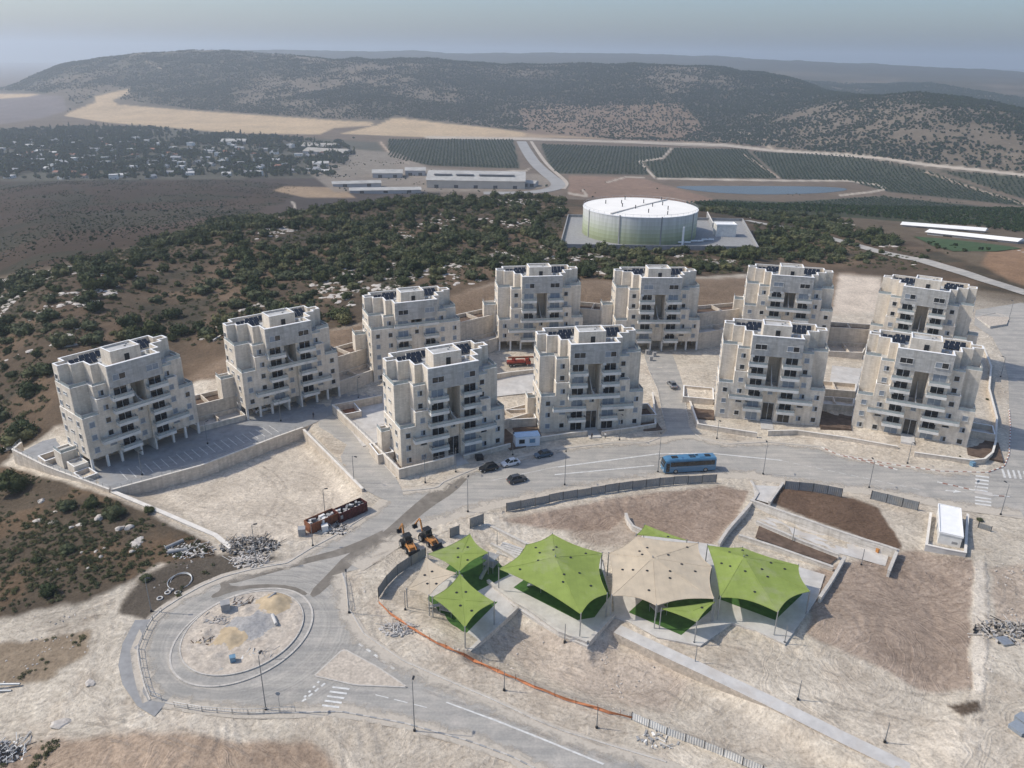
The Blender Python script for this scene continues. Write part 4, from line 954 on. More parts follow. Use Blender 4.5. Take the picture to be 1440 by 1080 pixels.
BLOCKS = [  # type, panel ends in the photo, heading, ground, label
 ('low_raised', (151.1, 516.4), (222.9, 496), 51.0, 0.03, 'stepped cream stone apartment block standing over the striped car park beside the scrub plot'),
 ('low_raised', (372.7, 463.3), (436.5, 451.5), 38.5, 0.03, 'stepped cream stone apartment block with a white car parked under its columns'),
 ('slab', (556.5, 426.9), (613.5, 421.1), 23.0, 0.03, 'cream stone apartment block with one full-width terrace below its grey top panel'),
 ('street', (604.1, 519.1), (671.1, 508), 28.0, 0.0, 'cream stone apartment block on the corner of the side street near the parked cars'),
 ('street', (804.2, 484.7), (872, 482.5), 9.5, 0.0, 'cream stone apartment block on the main road next to the white cabin'),
 ('raised', (734.7, 389.9), (791.4, 387.8), 9.0, 3.0, 'cream stone apartment block behind the red boom truck, open at ground level'),
 ('raised', (902.6, 391.3), (959.5, 390.9), 3.0, 3.0, 'cream stone apartment block at the top of the short street, open at ground level'),
 ('street', (1058, 471.7), (1133.3, 477.8), -12.0, 0.2, 'cream stone apartment block on the main road across from the blue coach'),
 ('street', (1262, 489.6), (1345.6, 500.7), -24.0, 0.2, 'cream stone apartment block on the corner with the curved garden wall'),
 ('low_raised', (1083, 386.5), (1148.3, 391), -13.0, 3.0, 'cream stone apartment block between the water tank compound and the main road blocks'),
 ('raised', (1269.9, 402), (1337.6, 411.8), -30.0, 2.6, 'cream stone apartment block beside the upper road and its small traffic island'),
]
protos = {}; PLACES = []
for bt, a, b, ang, gz, lab in BLOCKS:
    A = gp(*a, gz + 22.6); Bb = gp(*b, gz + 22.6); c = (A + Bb) / 2; th = math.radians(ang)
    if bt in protos: o = copy_tree(protos[bt])
    else: o = protos[bt] = apartment(bt)
    o.location = (c[0] + 0.3 * -math.sin(th), c[1] + 0.3 * math.cos(th), gz); o.rotation_euler = (0, 0, th)
    for w in o.children:                                              # every block keeps its own pattern of open and closed shutters
        if w.name.startswith('window') and w.children:
            for q in w.children:
                if q.name.startswith('pane'):
                    for a_ in WIN.values():
                        if q.data in (a_[1], a_[2]): q.data = a_[2] if random.random() < 0.27 else a_[1]; break
    for _ in range(7):
        s_ = random.choice((-1, 1)); z_ = random.choice((15.2, 12.2, 9.2, 6.2, 3.2)); MB().box(-.42, .42, -.34, 0, 0, .6).build('air_conditioner', M_FRAME, o, (s_ * random.choice((5.4, 2.4)), -.05, z_ + random.choice((.05, 1.9))))
    tag(o, lab, 'building', 'stepped stone apartment blocks'); PLACES.append((o, th, gz))
def loc2w(k, x, y):
    o, th, gz = PLACES[k]; return (o.location.x + x * math.cos(th) - y * math.sin(th), o.location.y + x * math.sin(th) + y * math.cos(th))
def annex(k, x0, x1, y0, y1, hgt, rails=True):
    o = PLACES[k][0]; m = MB(); m.tray([(x0, y0), (x1, y0), (x1, y1), (x0, y1)], -1.5, hgt, hgt + 0.4, 0.22, 0, 1, 2); m.build('annex', [M_STONE, M_COPING, M_ROOF], o)
    if rails: rail(o, [(x1 - .1, y0 + .1), (x0 + .1, y0 + .1), (x0 + .1, y1 - .1)], hgt + 0.4)
annex(0, -16.2, -12.77, 6.2, 10.2, 3.3); annex(0, -15.8, -12.77, 1.6, 5.2, 1.6, False)
annex(1, -16.0, -12.77, 6.5, 10.4, 9.2); annex(2, -16.0, -12.77, 6.5, 10.4, 12.2)
annex(5, -16.5, -12.77, 6.0, 10.2, 12.2); annex(6, -16.0, -12.77, 6.0, 10.0, 12.2); annex(9, -15.6, -12.77, 6.0, 10.0, 12.2)
annex(3, -15.0, -12.77, 6.5, 9.8, 6.2); annex(4, -14.8, -12.77, 6.5, 9.8, 6.2)
annex(10, 12.77, 15.4, 6.0, 9.6, 9.2)

# ------------------------------------------------------------------ walls
M_CREAM = mat('cream_coping', (0.74, 0.69, 0.61), 0.12, 0.8)
def wall(name, label, pts, top, bot, t=0.35, material=None, cope=True, group=None, cat='wall', rails=False, world=False, jag=0.0, cmat=None):
    P = pts if world else [tuple(gp(a, b, top)[:2]) for a, b in pts]
    P = resample(P, 2.5) if jag else P
    root = thing(name, label, cat, (P[0][0], P[0][1], max(bot, top - 1.0)), 0, group)
    o = np.array(root.location)
    L = off_line(P, t / 2); Rr = off_line(P, -t / 2); n = len(P); m = MB()
    j = [random.uniform(-jag, jag) for _ in range(n)]
    ring = lambda i: [(L[i][0] - o[0], L[i][1] - o[1], bot - o[2]), (Rr[i][0] - o[0], Rr[i][1] - o[1], bot - o[2]), (Rr[i][0] - o[0], Rr[i][1] - o[1], top + j[i] - o[2]), (L[i][0] - o[0], L[i][1] - o[1], top + j[i] - o[2])]
    m.loft([ring(i) for i in range(n)]); m.build('masonry', material or M_GARDEN, root)
    if cope:
        L = off_line(P, t / 2 + 0.06); Rr = off_line(P, -t / 2 - 0.06); c = MB()
        c.loft([[(L[i][0] - o[0], L[i][1] - o[1], top + j[i] + 0.003 - o[2]), (Rr[i][0] - o[0], Rr[i][1] - o[1], top + j[i] + 0.003 - o[2]), (Rr[i][0] - o[0], Rr[i][1] - o[1], top + j[i] + 0.11 - o[2]), (L[i][0] - o[0], L[i][1] - o[1], top + j[i] + 0.11 - o[2])] for i in range(n)])
        c.build('coping', cmat or M_CREAM, root)
    if rails:
        g = MB(); Q = resample(P, 2.0); zz = top + 0.113 - o[2]
        for p in Q: g.box(p[0] - o[0] - .03, p[0] - o[0] + .03, p[1] - o[1] - .03, p[1] - o[1] + .03, zz, zz + 0.8)
        for hh in (0.4, 0.8): g.path([(p[0] - o[0], p[1] - o[1], zz + hh) for p in Q], 0.03, 5)
        g.build('railing', M_STEEL, root)
    return root
GW = 'cream stone plot walls'
wall('retaining_wall', 'long cream retaining wall with a rail along the striped car park', [(156, 689), (284, 654), (392, 613), (426, 601)], 0.7, -3.2, rails=True, group=GW)
wall('retaining_wall', 'cream stepped retaining wall between the car park and the scrub plot', [(30, 622), (17.8, 632), (62, 654), (81, 661.5), (154, 688)], 0.8, -3.2, rails=True, group=GW)
wall('retaining_wall', 'thick retaining wall with wide white coping beside the bare sand lot', [(158, 691), (230, 721), (303, 752.6), (325, 771)], 0.3, -3.0, 0.8, M_FIELD, group=GW)
wall('low_wall', 'low stone wall between the sand lot and the side street', [(427, 604), (470, 647), (510, 687.6)], 0.6, -2.6, 0.4, group=GW)
wall('garden_wall', 'tall cream wall round the corner plot beside the side street', [(537, 556), (468, 569.6), (515, 614), (561.5, 660), (600, 651), (638.5, 641)], 2.3, -0.3, rails=True, group=GW)
wall('garden_wall', 'cream front wall behind the parked black and white cars', [(652, 641), (690, 631), (718, 624)], 1.1, -0.3, group=GW)
wall('garden_wall', 'cream front wall from the white cabin to the middle block entrance', [(757, 615.6), (800, 609), (826, 606)], 1.1, -0.3, group=GW)
wall('garden_wall', 'cream front wall turning up the short street beside the middle block', [(846, 607), (885, 602), (922, 596), (920, 572), (917, 548)], 1.1, -0.3, group=GW)
wall('garden_wall', 'cream wall running down the short street to the block across from the coach', [(953, 515), (966, 552), (981.7, 596), (1020, 602), (1065, 608.7)], 1.2, -0.3, group=GW)
wall('garden_wall', 'cream front wall with dry planting strip between two main road blocks', [(1080, 606), (1121, 605), (1190, 615), (1263, 628)], 1.2, -0.3, group=GW)
wall('garden_wall', 'curved cream wall round the garden of the corner block', [(1286, 636), (1330, 642), (1367, 647), (1385, 645), (1396, 636), (1400, 622), (1402, 588), (1391, 546), (1394, 515), (1380, 480)], 1.6, -0.3, group=GW)
wall('retaining_wall', 'cream retaining wall below the red boom truck', [(692, 527), (720, 523), (757, 519)], 3.4, 0, group=GW)
wall('retaining_wall', 'cream retaining wall along the scrub edge behind the long terrace block', [(300, 478), (330, 460)], 3.0, -1, group=GW)
def garden(k, x0, x1, y0, y1, hgt, soil, label):
    o, th, gz = PLACES[k]; c = loc2w(k, (x0 + x1) / 2, (y0 + y1) / 2)
    r = thing('garden_enclosure', label, 'garden wall', (c[0], c[1], gz), th, 'walled terraces between the blocks')
    hx, hy = abs(x1 - x0) / 2, (y1 - y0) / 2; P = [(-hx, -hy), (hx, -hy), (hx, hy), (-hx, hy)]
    m = MB(); I = inset(P, 0.3); n = 4
    w = [(i, (i + 1) % n, n + (i + 1) % n, n + i) for i in range(n)]
    O0 = [(p[0], p[1], -3) for p in P]; O1 = [(p[0], p[1], hgt) for p in P]; I1 = [(p[0], p[1], hgt) for p in I]; I0 = [(p[0], p[1], hgt - 1.4) for p in I]
    m.add(O0 + O1, w); m.add(O1 + I1, w, 1); m.add(I1 + I0, w); m.build('masonry', [M_GARDEN, M_COPING], r)
    q = MB(); q.box(-hx + .3, hx - .3, -hy + .3, hy - .3, hgt - 1.7, hgt - 1.4); q.build('bed', soil, r)
garden(0, -18.2, -12.9, 10.6, 14.5, 1.2, M_SOILD, 'walled soil bed at the scrub edge beside the car park block')
garden(0, -16.4, -13.0, -3.0, 1.2, 1.0, M_CONC, 'walled paved corner strewn with rubble beside the car park block')
def podium(k1, k2, y0, y1, hgt, label, soil=None, x1=12.9, x2=-12.9, up=0.0):
    P = [loc2w(k1, x1, y0), loc2w(k2, x2, y0), loc2w(k2, x2, y1), loc2w(k1, x1, y1)]; z0 = min(PLACES[k1][2], PLACES[k2][2]) + up; c = np.mean(P, axis=0)
    r = thing('terrace_podium', label, 'garden wall', (c[0], c[1], z0), 0, 'walled terraces between the blocks'); Q = [(p[0] - c[0], p[1] - c[1]) for p in P]
    MB().tray(Q, -4, hgt - 1.1, hgt, .32, 0, 1, 2).build('masonry', [M_GARDEN, M_CREAM, soil or M_SOILD], r)
    Q = inset(ccw(Q), .9); d = MB(); m = [(np.array(Q[i]) + np.array(Q[(i + 1) % 4])) / 2 for i in range(4)]; u = (m[1] - m[3]) if np.linalg.norm(m[1] - m[3]) > np.linalg.norm(m[0] - m[2]) else (m[0] - m[2]); L = np.linalg.norm(u); u = u / L
    v = np.array([-u[1], u[0]]); w = np.linalg.norm(m[0] - m[2]) if L == np.linalg.norm(m[1] - m[3]) else np.linalg.norm(m[1] - m[3])
    d.obox((0, 0), v, w / 2 + .5, u, .15, hgt - 1.4, hgt - .05); d.build('cross_wall', M_GARDEN, r)
podium(0, 1, 6.5, 13, 4.6, 'tall walled bed between the two blocks over the car park'); podium(0, 1, 0.6, 6.3, 1.4, 'low walled terrace between the two blocks over the car park', M_CONC)
podium(1, 2, 6.5, 14, 8.4, 'tall walled terrace beside the long terrace block'); podium(1, 2, 0.6, 6.3, 4.0, 'low walled terrace beside the long terrace block', M_SAND)
podium(2, 5, 6.5, 14, 12.5, 'highest walled bed behind the corner plot and boom truck'); podium(2, 5, 0.6, 6.3, 7.0, 'lower walled terrace behind the corner plot', M_CONC)
podium(5, 6, 6.5, 14, 10.5, 'tall walled bed between the two open-ground blocks'); podium(5, 6, 0.6, 6.3, 5.8, 'low walled terrace between the two open-ground blocks', M_SAND)
podium(6, 9, 6.5, 14, 9.6, 'tall walled bed below the tank compound'); podium(6, 9, 0.6, 6.3, 5.4, 'low walled terrace at the top of the short street', M_CONC)
podium(9, 10, 5.5, 11, 6.6, 'tall walled bed between the two upper road blocks'); podium(9, 10, -4, 5.3, 2.0, 'low walled terrace above the main road blocks', M_SAND)
podium(3, 4, 7.0, 12.5, 2.6, 'walled paved terrace between the corner block and the middle block', M_SAND); podium(7, 8, 8.0, 13.5, 3.0, 'walled terrace between the coach block and the curved wall block', M_CONC); podium(7, 8, 15.0, 21, 4.4, 'upper walled terrace behind the coach block', M_SAND)
garden(4, -21.5, -13.0, 3.5, 9.5, 2.4, M_SAND, 'walled terrace with pink sand floor behind the white cabin')
garden(4, -14.8 + 27.8, 17.5, 2.0, 9.0, 2.2, M_SOILD, 'walled bed beside the short street')
garden(3, -16.8, -13.0, 4.2, 10.5, 2.4, M_SAND, 'walled paved terrace on the corner plot')
garden(3, -17.4, -12.5, 29.5, 35.5, 1.9, M_SOILR, 'walled bed of red soil on the corner plot')
garden(7, -21.0, -13.0, 6.0, 14.0, 2.2, M_SAND, 'walled sandy terrace beside the short street')
garden(8, 13.0, 19.0, 6.5, 12.0, 2.4, M_CONC, 'walled terrace inside the curved garden wall')
for k, rect, mt in ((3, (-15.0, -12.8, -2.2, 4.0), M_SOILD), (3, (-17.2, -6.0, 14.0, 35.8), M_CONC), (3, (12.8, 17, -3, 8), M_SOILD), (4, (-19, -12.8, -2.5, 3.4), M_SOILD), (4, (12.8, 17.5, -2.5, 1.9), M_SOILD), (7, (-18, -12.8, -2, 5.8), M_SOILD), (7, (12.8, 20, -2, 11), M_SOILD), (8, (12.8, 20.0, -4, 6.2), M_SOILD), (8, (-16, -12.8, -2, 9), M_SOILD),
                    (3, (-1.5, 1.5, -4.5, 0.7), M_CONC), (4, (-1.5, 1.5, -4.5, 0.7), M_CONC), (7, (-1.5, 1.5, -4.5, 0.7), M_CONC), (8, (-1.5, 1.5, -4.5, 0.7), M_CONC)):
    x0, x1, y0, y1 = rect; P = [loc2w(k, a, b) for a, b in ((x0, y0), (x1, y0), (x1, y1), (x0, y1))]; z0 = hz(*np.mean(P, axis=0))
    struct(MB().prism(P, z0 - 1, max(0.12, z0 + 0.2)).build('garden_ground', mt))
# courtyards between the two rows
for P in ([(690, 560), (700, 527), (757, 522), (760, 552)], [(1165, 548), (1170, 515), (1215, 520), (1210, 555)], [(470, 575), (545, 560), (560, 590), (520, 605)]):
    sheet('courtyard', G2(P), 0.25, M_CONC, 2.0)

# ------------------------------------------------------------------ site fences
def panel_fence(label, pts, hgt=2.0, step=3.1, material=None, group='grey sheet fences round the playground site', lean=0.03):
    P = resample(G2(pts), step); root = thing('site_fence', label, 'fence', (P[0][0], P[0][1], hz(*P[0])), 0, group); o = root.location
    for a, b in zip(P[:-1], P[1:]):
        d = np.array(b) - np.array(a); L = np.linalg.norm(d); u = d / L; c = (np.array(a) + np.array(b)) / 2; z = hz(*c) - o.z + random.uniform(-.05, .1)
        m = MB(); nrm = np.array([-u[1], u[0]]); ln = random.uniform(-lean, lean) * hgt
        k = 14; V = []
        for zz, off in ((0.05, 0), (hgt, ln)):
            for i in range(k + 1):
                w = 0.03 * (1 if i % 2 else -1); q = c + u * (i / k - 0.5) * (L - 0.12) + nrm * (w + off); V.append((q[0] - o.x, q[1] - o.y, z + zz))
        F = [(i, i + 1, k + 2 + i, k + 1 + i) for i in range(k)]; m.add(V, F)
        V2 = [(x + nrm[0] * .03, y + nrm[1] * .03, zq) for x, y, zq in V]; m.add(V2, [f[::-1] for f in F])
        m.build('panel', material or M_FENCE, root)
    for p in P:
        z = hz(*p) - o.z; m = MB(); m.box(p[0] - o.x - .05, p[0] - o.x + .05, p[1] - o.y - .05, p[1] - o.y + .05, z - 0.2, z + hgt + 0.12); m.build('post', M_DARK, root)
    return root
panel_fence('curved run of grey sheet fence along the road behind the coach', [(712, 720), (731.7, 716), (795.6, 703), (881.7, 689.4), (934.4, 682.5), (1006.7, 679)])
panel_fence('short grey sheet fence above the dark soil bed', [(1103, 688), (1124, 690), (1145, 692), (1163, 695), (1183, 699)])
panel_fence('grey sheet fence between the soil bed and the utility hut', [(1224, 702), (1245, 707), (1264, 712), (1290, 718)])
panel_fence('grey sheet fence curving round the small shade sails', [(532.5, 842), (540, 830), (553, 814), (566, 804), (582, 794), (599, 785)], 2.2)
panel_fence('loose grey fence panels behind the small green sail', [(633, 757), (646, 752)], 2.2); panel_fence('single grey fence panel at the head of the stone steps', [(661, 744), (680, 737)], 2.4)
panel_fence('pale panel fence along the lower road', [(888, 1012), (937, 1034), (994, 1054), (1057, 1082), (1100, 1100)], 1.3, 2.6, M_WHITE)
panel_fence('short panel fence beside the utility hut', [(1375, 742), (1393, 748)], 1.2, 2.2)
def netting(pts):
    P = resample(G2(smooth_line(pts, 1)), 1.6); root = thing('safety_netting', 'orange safety netting strung along the edge of the playground pit', 'netting', (P[0][0], P[0][1], hz(*P[0]))); o = root.location
    m = MB(); V = []
    for k, zz in enumerate((0.25, 0.5, 0.75)):
        for i, p in enumerate(P): V.append((p[0] - o.x + random.uniform(-.12, .12), p[1] - o.y + random.uniform(-.12, .12), hz(*p) - o.z + zz + random.uniform(-.12, .05)))
    n = len(P); F = [(r * n + i, r * n + i + 1, (r + 1) * n + i + 1, (r + 1) * n + i) for r in range(2) for i in range(n - 1)]
    m.add(V, F); m.build('net', M_NET, root)
    for p in P[::2]:
        q = MB(); z = hz(*p) - o.z; q.cyl((p[0] - o.x, p[1] - o.y, z - .2), (p[0] - o.x, p[1] - o.y, z + 1.25), 0.035, n=6); q.build('post', M_RUST, root)
netting([(533, 850), (548, 866), (575, 884), (610, 905), (655, 926), (700, 947), (750, 968), (800, 988), (850, 1003), (888, 1012)])

# ------------------------------------------------------------------ playground
ZP = -0.9
def pad(name, px, z, material, side=None): return struct(MB().prism(px_poly(px, z), -4, z, 0, 1).build(name, [side or M_FIELD, material]))
pad('playground_paving', [(574, 848), (603, 882), (656, 918), (726, 858), (700, 828), (704, 800), (668, 765), (612, 798), (588, 818)], ZP, M_CONC)
pad('playground_paving', [(686, 822), (722, 852), (786, 892), (826, 909), (862, 868), (858, 838), (846, 785), (776, 768), (716, 800)], ZP - .004, M_CONC)
pad('playground_paving', [(864, 868), (884, 874), (924, 896), (985, 908), (1030, 876), (1062, 886), (1104, 906), (1150, 840), (1160, 808), (1060, 778), (1000, 765), (905, 752), (860, 790)], ZP - .008, M_CONC)
tz = ZP + 0.012
for P in ([(598, 812), (640, 790), (690, 778), (716, 808), (662, 836), (650, 808)], [(570, 858), (586, 826), (604, 838), (640, 850), (700, 846), (654, 892), (622, 884), (600, 868)],
          [(722, 826), (752, 804), (846, 800), (858, 838), (836, 868), (812, 872)], [(884, 861), (905, 842), (1004, 842), (1000, 858), (958, 893)], [(1010, 842), (1024, 800), (1120, 812), (1128, 836), (1090, 872)]):
    sheet('artificial_turf', px_poly(P, tz), 0, M_TURF, flat=tz)
path_c = [gp(a, b, -1.0)[:2] for a, b in [(868, 884), (930, 914), (1000, 946), (1098, 993), (1194, 1041), (1300, 1092)]]
pl = off_line(resample(path_c, 5), 1.15); pr_ = off_line(resample(path_c, 5), -1.15)
struct(MB().prism(pl + pr_[::-1], -3.5, -1.0, 0, 1).build('footpath', [M_SAND, M_CONC]))
SWG = 'rough white field-stone walls of the playground'
def swall(label, pts, top, bot, t=0.45): return wall('stone_wall', label, pts, top, bot, t, M_FIELD, True, SWG, jag=0.05, cmat=M_KERB)
swall('field-stone wall along the paving under the large green sail', [(686, 816), (720, 843), (746, 858), (786, 887), (826, 902)], -0.45, -3.6)
swall('field-stone wall end below the gap between the green and beige sails', [(828, 901), (845, 882), (864, 862)], -0.35, -3.6)
swall('field-stone wall beside the small green sail and its slope', [(728, 853), (694, 884), (660, 915)], -0.5, -3.6)
swall('upper field-stone terrace wall below the dark soil bed', [(1055, 703), (1120, 726), (1190, 750), (1262, 773)], 0.6, -2.4)
swall('field-stone end wall of the upper terrace', [(1263, 772), (1256, 788), (1250, 803)], 0.2, -2.4)
swall('second field-stone terrace wall', [(1064, 733), (1120, 757), (1180, 780)], -0.2, -2.4); swall('third field-stone terrace wall above the end green sail', [(1039, 752), (1100, 772), (1172, 797)], -0.25, -2.6)
swall('field-stone wall climbing from the sails to the road gate', [(1011, 764), (1024, 744), (1050, 715), (1066, 694), (1056, 676)], 0.2, -2.4); swall('short field-stone gate wall at the top of the steps', [(1101, 679), (1082, 706)], 0.5, -2.0)
swall('field-stone wall dropping from the terraces past the end green sail', [(1188, 783), (1170, 815), (1153, 840)], -0.1, -2.6); swall('broken field-stone wall behind the beige sail', [(880, 722), (886, 738), (905, 746)], -0.1, -2.4)
swall('field-stone wall from the loose fence panels to the large green sail', [(684, 737), (720, 754), (752, 770)], 0.0, -2.4); swall('low field-stone wall among the stone steps', [(690, 764), (714, 776), (735, 790)], -0.3, -2.4)
sheet('terrace_floor', px_poly([(1062, 716), (1190, 757), (1250, 780), (1245, 796), (1180, 778), (1070, 732)], -1.15), 0, M_CONC, flat=-1.15)
sheet('terrace_bed', px_poly([(1068, 738), (1180, 782), (1168, 793), (1062, 756)], -0.82), 0, M_SOILD, flat=-0.82)
sheet('gate_floor', px_poly([(1058, 682), (1098, 684), (1082, 708), (1062, 702)], 0.06), 0, M_CONC, flat=0.06)
def steps():
    r = thing('stone_steps', 'flight of pale stone steps between the small and large sails', 'steps', (*gp(712, 782, -1)[:2], -1.0), math.radians(-28))
    for k in range(6): MB().box(-2.2, 2.2, k * 0.45, k * 0.45 + 0.47, -1, 0.05 + k * 0.16).build('step', M_CONC, r)
steps()
def fabric_mat(name, c):
    s = NT(name); a = s.noise(0.5, 4); w = s.n('ShaderNodeTexWave'); w.inputs['Scale'].default_value = 0.28; w.inputs['Distortion'].default_value = 1.0; s.l(s.pos(), w.inputs['Vector'])
    dst = s.noise(0.16, 6, .65)
    col = s.ramp(a, [(0.3, tuple(q * .88 for q in c)), (0.7, tuple(min(1, q * 1.1) for q in c))]); col = s.mix(0.12, col, s.ramp(w.outputs['Fac'], [(0.0, tuple(q * .75 for q in c)), (0.2, c)]))
    col = s.mix(s.maprange(dst, .5, .72, 0, .38), col, (0.55, 0.50, 0.42)); s.color(col); s.bump(s.noise(0.9, 3), .25, .15); s.p.inputs['Roughness'].default_value = 0.75
    tr = s.n('ShaderNodeBsdfTranslucent'); s.l(col, tr.inputs['Color']); mx = s.n('ShaderNodeMixShader'); mx.inputs[0].default_value = 0.22
    s.l(s.p.outputs[0], mx.inputs[1]); s.l(tr.outputs[0], mx.inputs[2]); s.l(mx.outputs[0], s.out.inputs[0]); return s.m
M_SGREEN = fabric_mat('green_sailcloth', (0.31, 0.39, 0.095)); M_SBEIGE = fabric_mat('beige_sailcloth', (0.68, 0.565, 0.41))
def sail(label, px, material, z=ZP + 4.5, peak=None, zpk=2.0, dots=6, poles=None, curve=0.13, zs=None):
    C = [gp(a, b, (zs[i] if zs else z)) for i, (a, b) in enumerate(px)]; n = len(C); c = gp(*peak, z + zpk) if peak else np.mean(C, axis=0)
    base = np.array([c[0], c[1], ZP]); root = thing('shade_sail', label, 'shade sail', base, 0, 'tensioned shade sails over the playground')
    bd = []
    sub = 10
    for i in range(n):
        a, b = C[i], C[(i + 1) % n]
        for k in range(sub):
            t = k / sub; p = a + (b - a) * t; s = 4 * t * (1 - t) * curve * (1 + .25 * math.sin(i * 2.1)); p = p + (c - p) * s * np.array([1, 1, 0.25]); bd.append(p)
    nr = 12; rings = []
    cz = c[2] if peak else np.mean([q[2] for q in C]) - 0.15
    for k in range(1, nr + 1):
        f = k / nr; rg = []
        for p in bd:
            q = c + (p - c) * f; zz = cz + (p[2] - cz) * (1 - (1 - f) ** 1.35 if peak else f ** 1.3); rg.append((q[0] - base[0], q[1] - base[1], zz - base[2]))
        rings.append(rg)
    m = MB(); N = len(bd); m.add([(c[0] - base[0], c[1] - base[1], cz - base[2])] + [p for r in rings for p in r],
        [(0, 1 + i, 1 + (i + 1) % N) for i in range(N)] + [(1 + k * N + i, 1 + (k + 1) * N + i, 1 + (k + 1) * N + (i + 1) % N, 1 + k * N + (i + 1) % N) for k in range(nr - 1) for i in range(N)])
    m.build('fabric', material, root, smooth=True)
    e = MB(); e.path([tuple(np.array(rings[-1][i % N])) for i in range(N + 1)], 0.05, 5); e.build('hem_cable', material, root)
    for k in range(dots):
        i = int((k + 0.37) / dots * N * 1.0 + 3 * (k % 2)) % N; kr = (5, 8, 3)[k % 3]; p = np.array(rings[kr][i]); nrm = np.array([0, 0, 1.0])
        q = MB(); q.cyl(p + [0, 0, 0.025], p + [0, 0, 0.055], 0.24, n=12); q.build('vent_patch', M_DARK, root)
    for i in (poles if poles is not None else range(n)):
        q = C[i] - base; g = hz(C[i][0], C[i][1]); m = MB(); m.cyl((q[0], q[1], min(g, ZP) - base[2] - 0.3), (q[0], q[1], q[2] + 0.25), 0.10, 0.09, 10); m.build('pole', M_STEEL, root)
    for i in range(n):
        q = MB(); q.path([np.array(rings[k][i * sub]) + [0, 0, .012] for k in range(nr)], .035, 4); q.build('seam', material, root)
    if peak:
        m = MB(); m.cyl((0, 0, -0.2), (0, 0, cz - base[2] + 0.35), 0.13, 0.11, 10); m.build('mast', M_STEEL, root)
    return root
sail('small square green sail beside the excavators', [(660.8, 751), (686.7, 777.5), (645.8, 804), (601.7, 779)], M_SGREEN, dots=4)
sail('small square beige sail inside the curved fence', [(599, 784), (642, 806), (603, 838), (571.7, 829)], M_SBEIGE, dots=4)
sail('small square green sail over the slope beside the orange netting', [(646.5, 807), (695, 846.7), (653.8, 882.5), (608, 840)], M_SGREEN, dots=4)
sail('large peaked green sail next to the stone steps', [(777, 751), (846.7, 778), (854, 835.5), (817, 863.7), (701.5, 800), (740, 766)], M_SGREEN, peak=(781, 783), dots=12, curve=.09, zpk=1.5)
sail('large peaked beige sail in the middle of the row', [(894, 754), (981.7, 764), (1001, 797), (1004, 842), (923, 851.7), (860, 838), (856, 778)], M_SBEIGE, peak=(918, 784), dots=13, curve=.07, zpk=1.3)
sail('large peaked green sail below the stone terraces', [(995, 767), (1044, 770), (1123, 795), (1139, 831.7), (1094, 861), (1013, 840)], M_SGREEN, peak=(1046, 783), dots=11, curve=.08, zpk=1.4)
sail('narrow triangular green sail behind the beige one', [(906.7, 738), (966, 760), (895, 752)], M_SGREEN, z=ZP + 4.2, dots=1, curve=0.1)
sail('low triangular green sail hung in front of the beige one', [(930, 856), (1006, 846), (980, 875)], M_SGREEN, z=ZP + 3.9, dots=1, curve=0.1)
def playset(px, kind, label):
    p = gp(*px, tz); r = thing('play_structure', label, 'playground', p, random.uniform(0, 3))
    for x, y in ((-1, -1), (1, -1), (1, 1), (-1, 1)): MB().cyl((x, y, 0), (x, y, 2.6), 0.06).build('post', M_STEEL, r)
    MB().box(-1.1, 1.1, -1.1, 1.1, 1.2, 1.3).build('deck', M_GRAVEL, r)
    m = MB(); m.loft([[(x, 1.1 + t * 2.6, 1.3 - t * 1.15 + zz) for x, zz in ((-.35, .25), (-.3, 0), (.3, 0), (.35, .25))] for t in (0, .25, .6, 1)], closed=False, cap=False); m.build('slide', M_STEEL, r)
    MB().box(-1.2, 1.2, -1.2, 1.2, 2.6, 2.68).build('roof', M_CONCD, r)
playset((690, 800), 0, 'climbing frame with slide in the shade of the small green sails'); playset((770, 830), 0, 'climbing frame with slide under the large green sail by the steps'); playset((925, 862), 0, 'climbing frame with slide under the beige sail'); playset((630, 862), 0, 'climbing frame with slide under the sail by the netting')

# ------------------------------------------------------------------ utility hut, water tank
def hut():
    zr = 2.6; C = [gp(a, b, zr)[:2] for a, b in ((1322.5, 709), (1352.5, 716), (1352, 754), (1320, 747.5))]; c = np.mean(C, axis=0)
    u = (C[1] - C[0] + C[2] - C[3]); w = np.linalg.norm(u) / 2; u = u / np.linalg.norm(u); L = (np.linalg.norm(C[0] - C[3]) + np.linalg.norm(C[1] - C[2])) / 2
    r = thing('utility_hut', 'white flat-roofed utility hut inside its own walled yard', 'building', (c[0], c[1], -1.0), math.atan2(u[1], u[0]))
    x, y = w / 2, L / 2
    MB().box(-x, x, -y, y, -0.5, 3.3).build('wall', M_WHITE, r); MB().tray([(-x - .15, -y - .15), (x + .15, -y - .15), (x + .15, y + .15), (-x - .15, y + .15)], 3.302, 3.5, 3.7, 0.15).build('roof', [M_COPING, M_COPING, M_COPING], r)
    MB().box(-x - .03, -x + .02, -0.6, 0.6, 0, 2.1).build('door', M_SHUT, r); MB().box(x * .2, x * .7, -y - .03, -y + .02, 1.6, 2.1).build('vent', M_CONCD, r)
    wall('yard_wall', 'low plastered wall round the white utility hut', [(1309, 721), (1303, 766), (1330, 772), (1357.5, 777), (1361, 723)], 0.9, -2.4, 0.35, M_CONC)
hut()
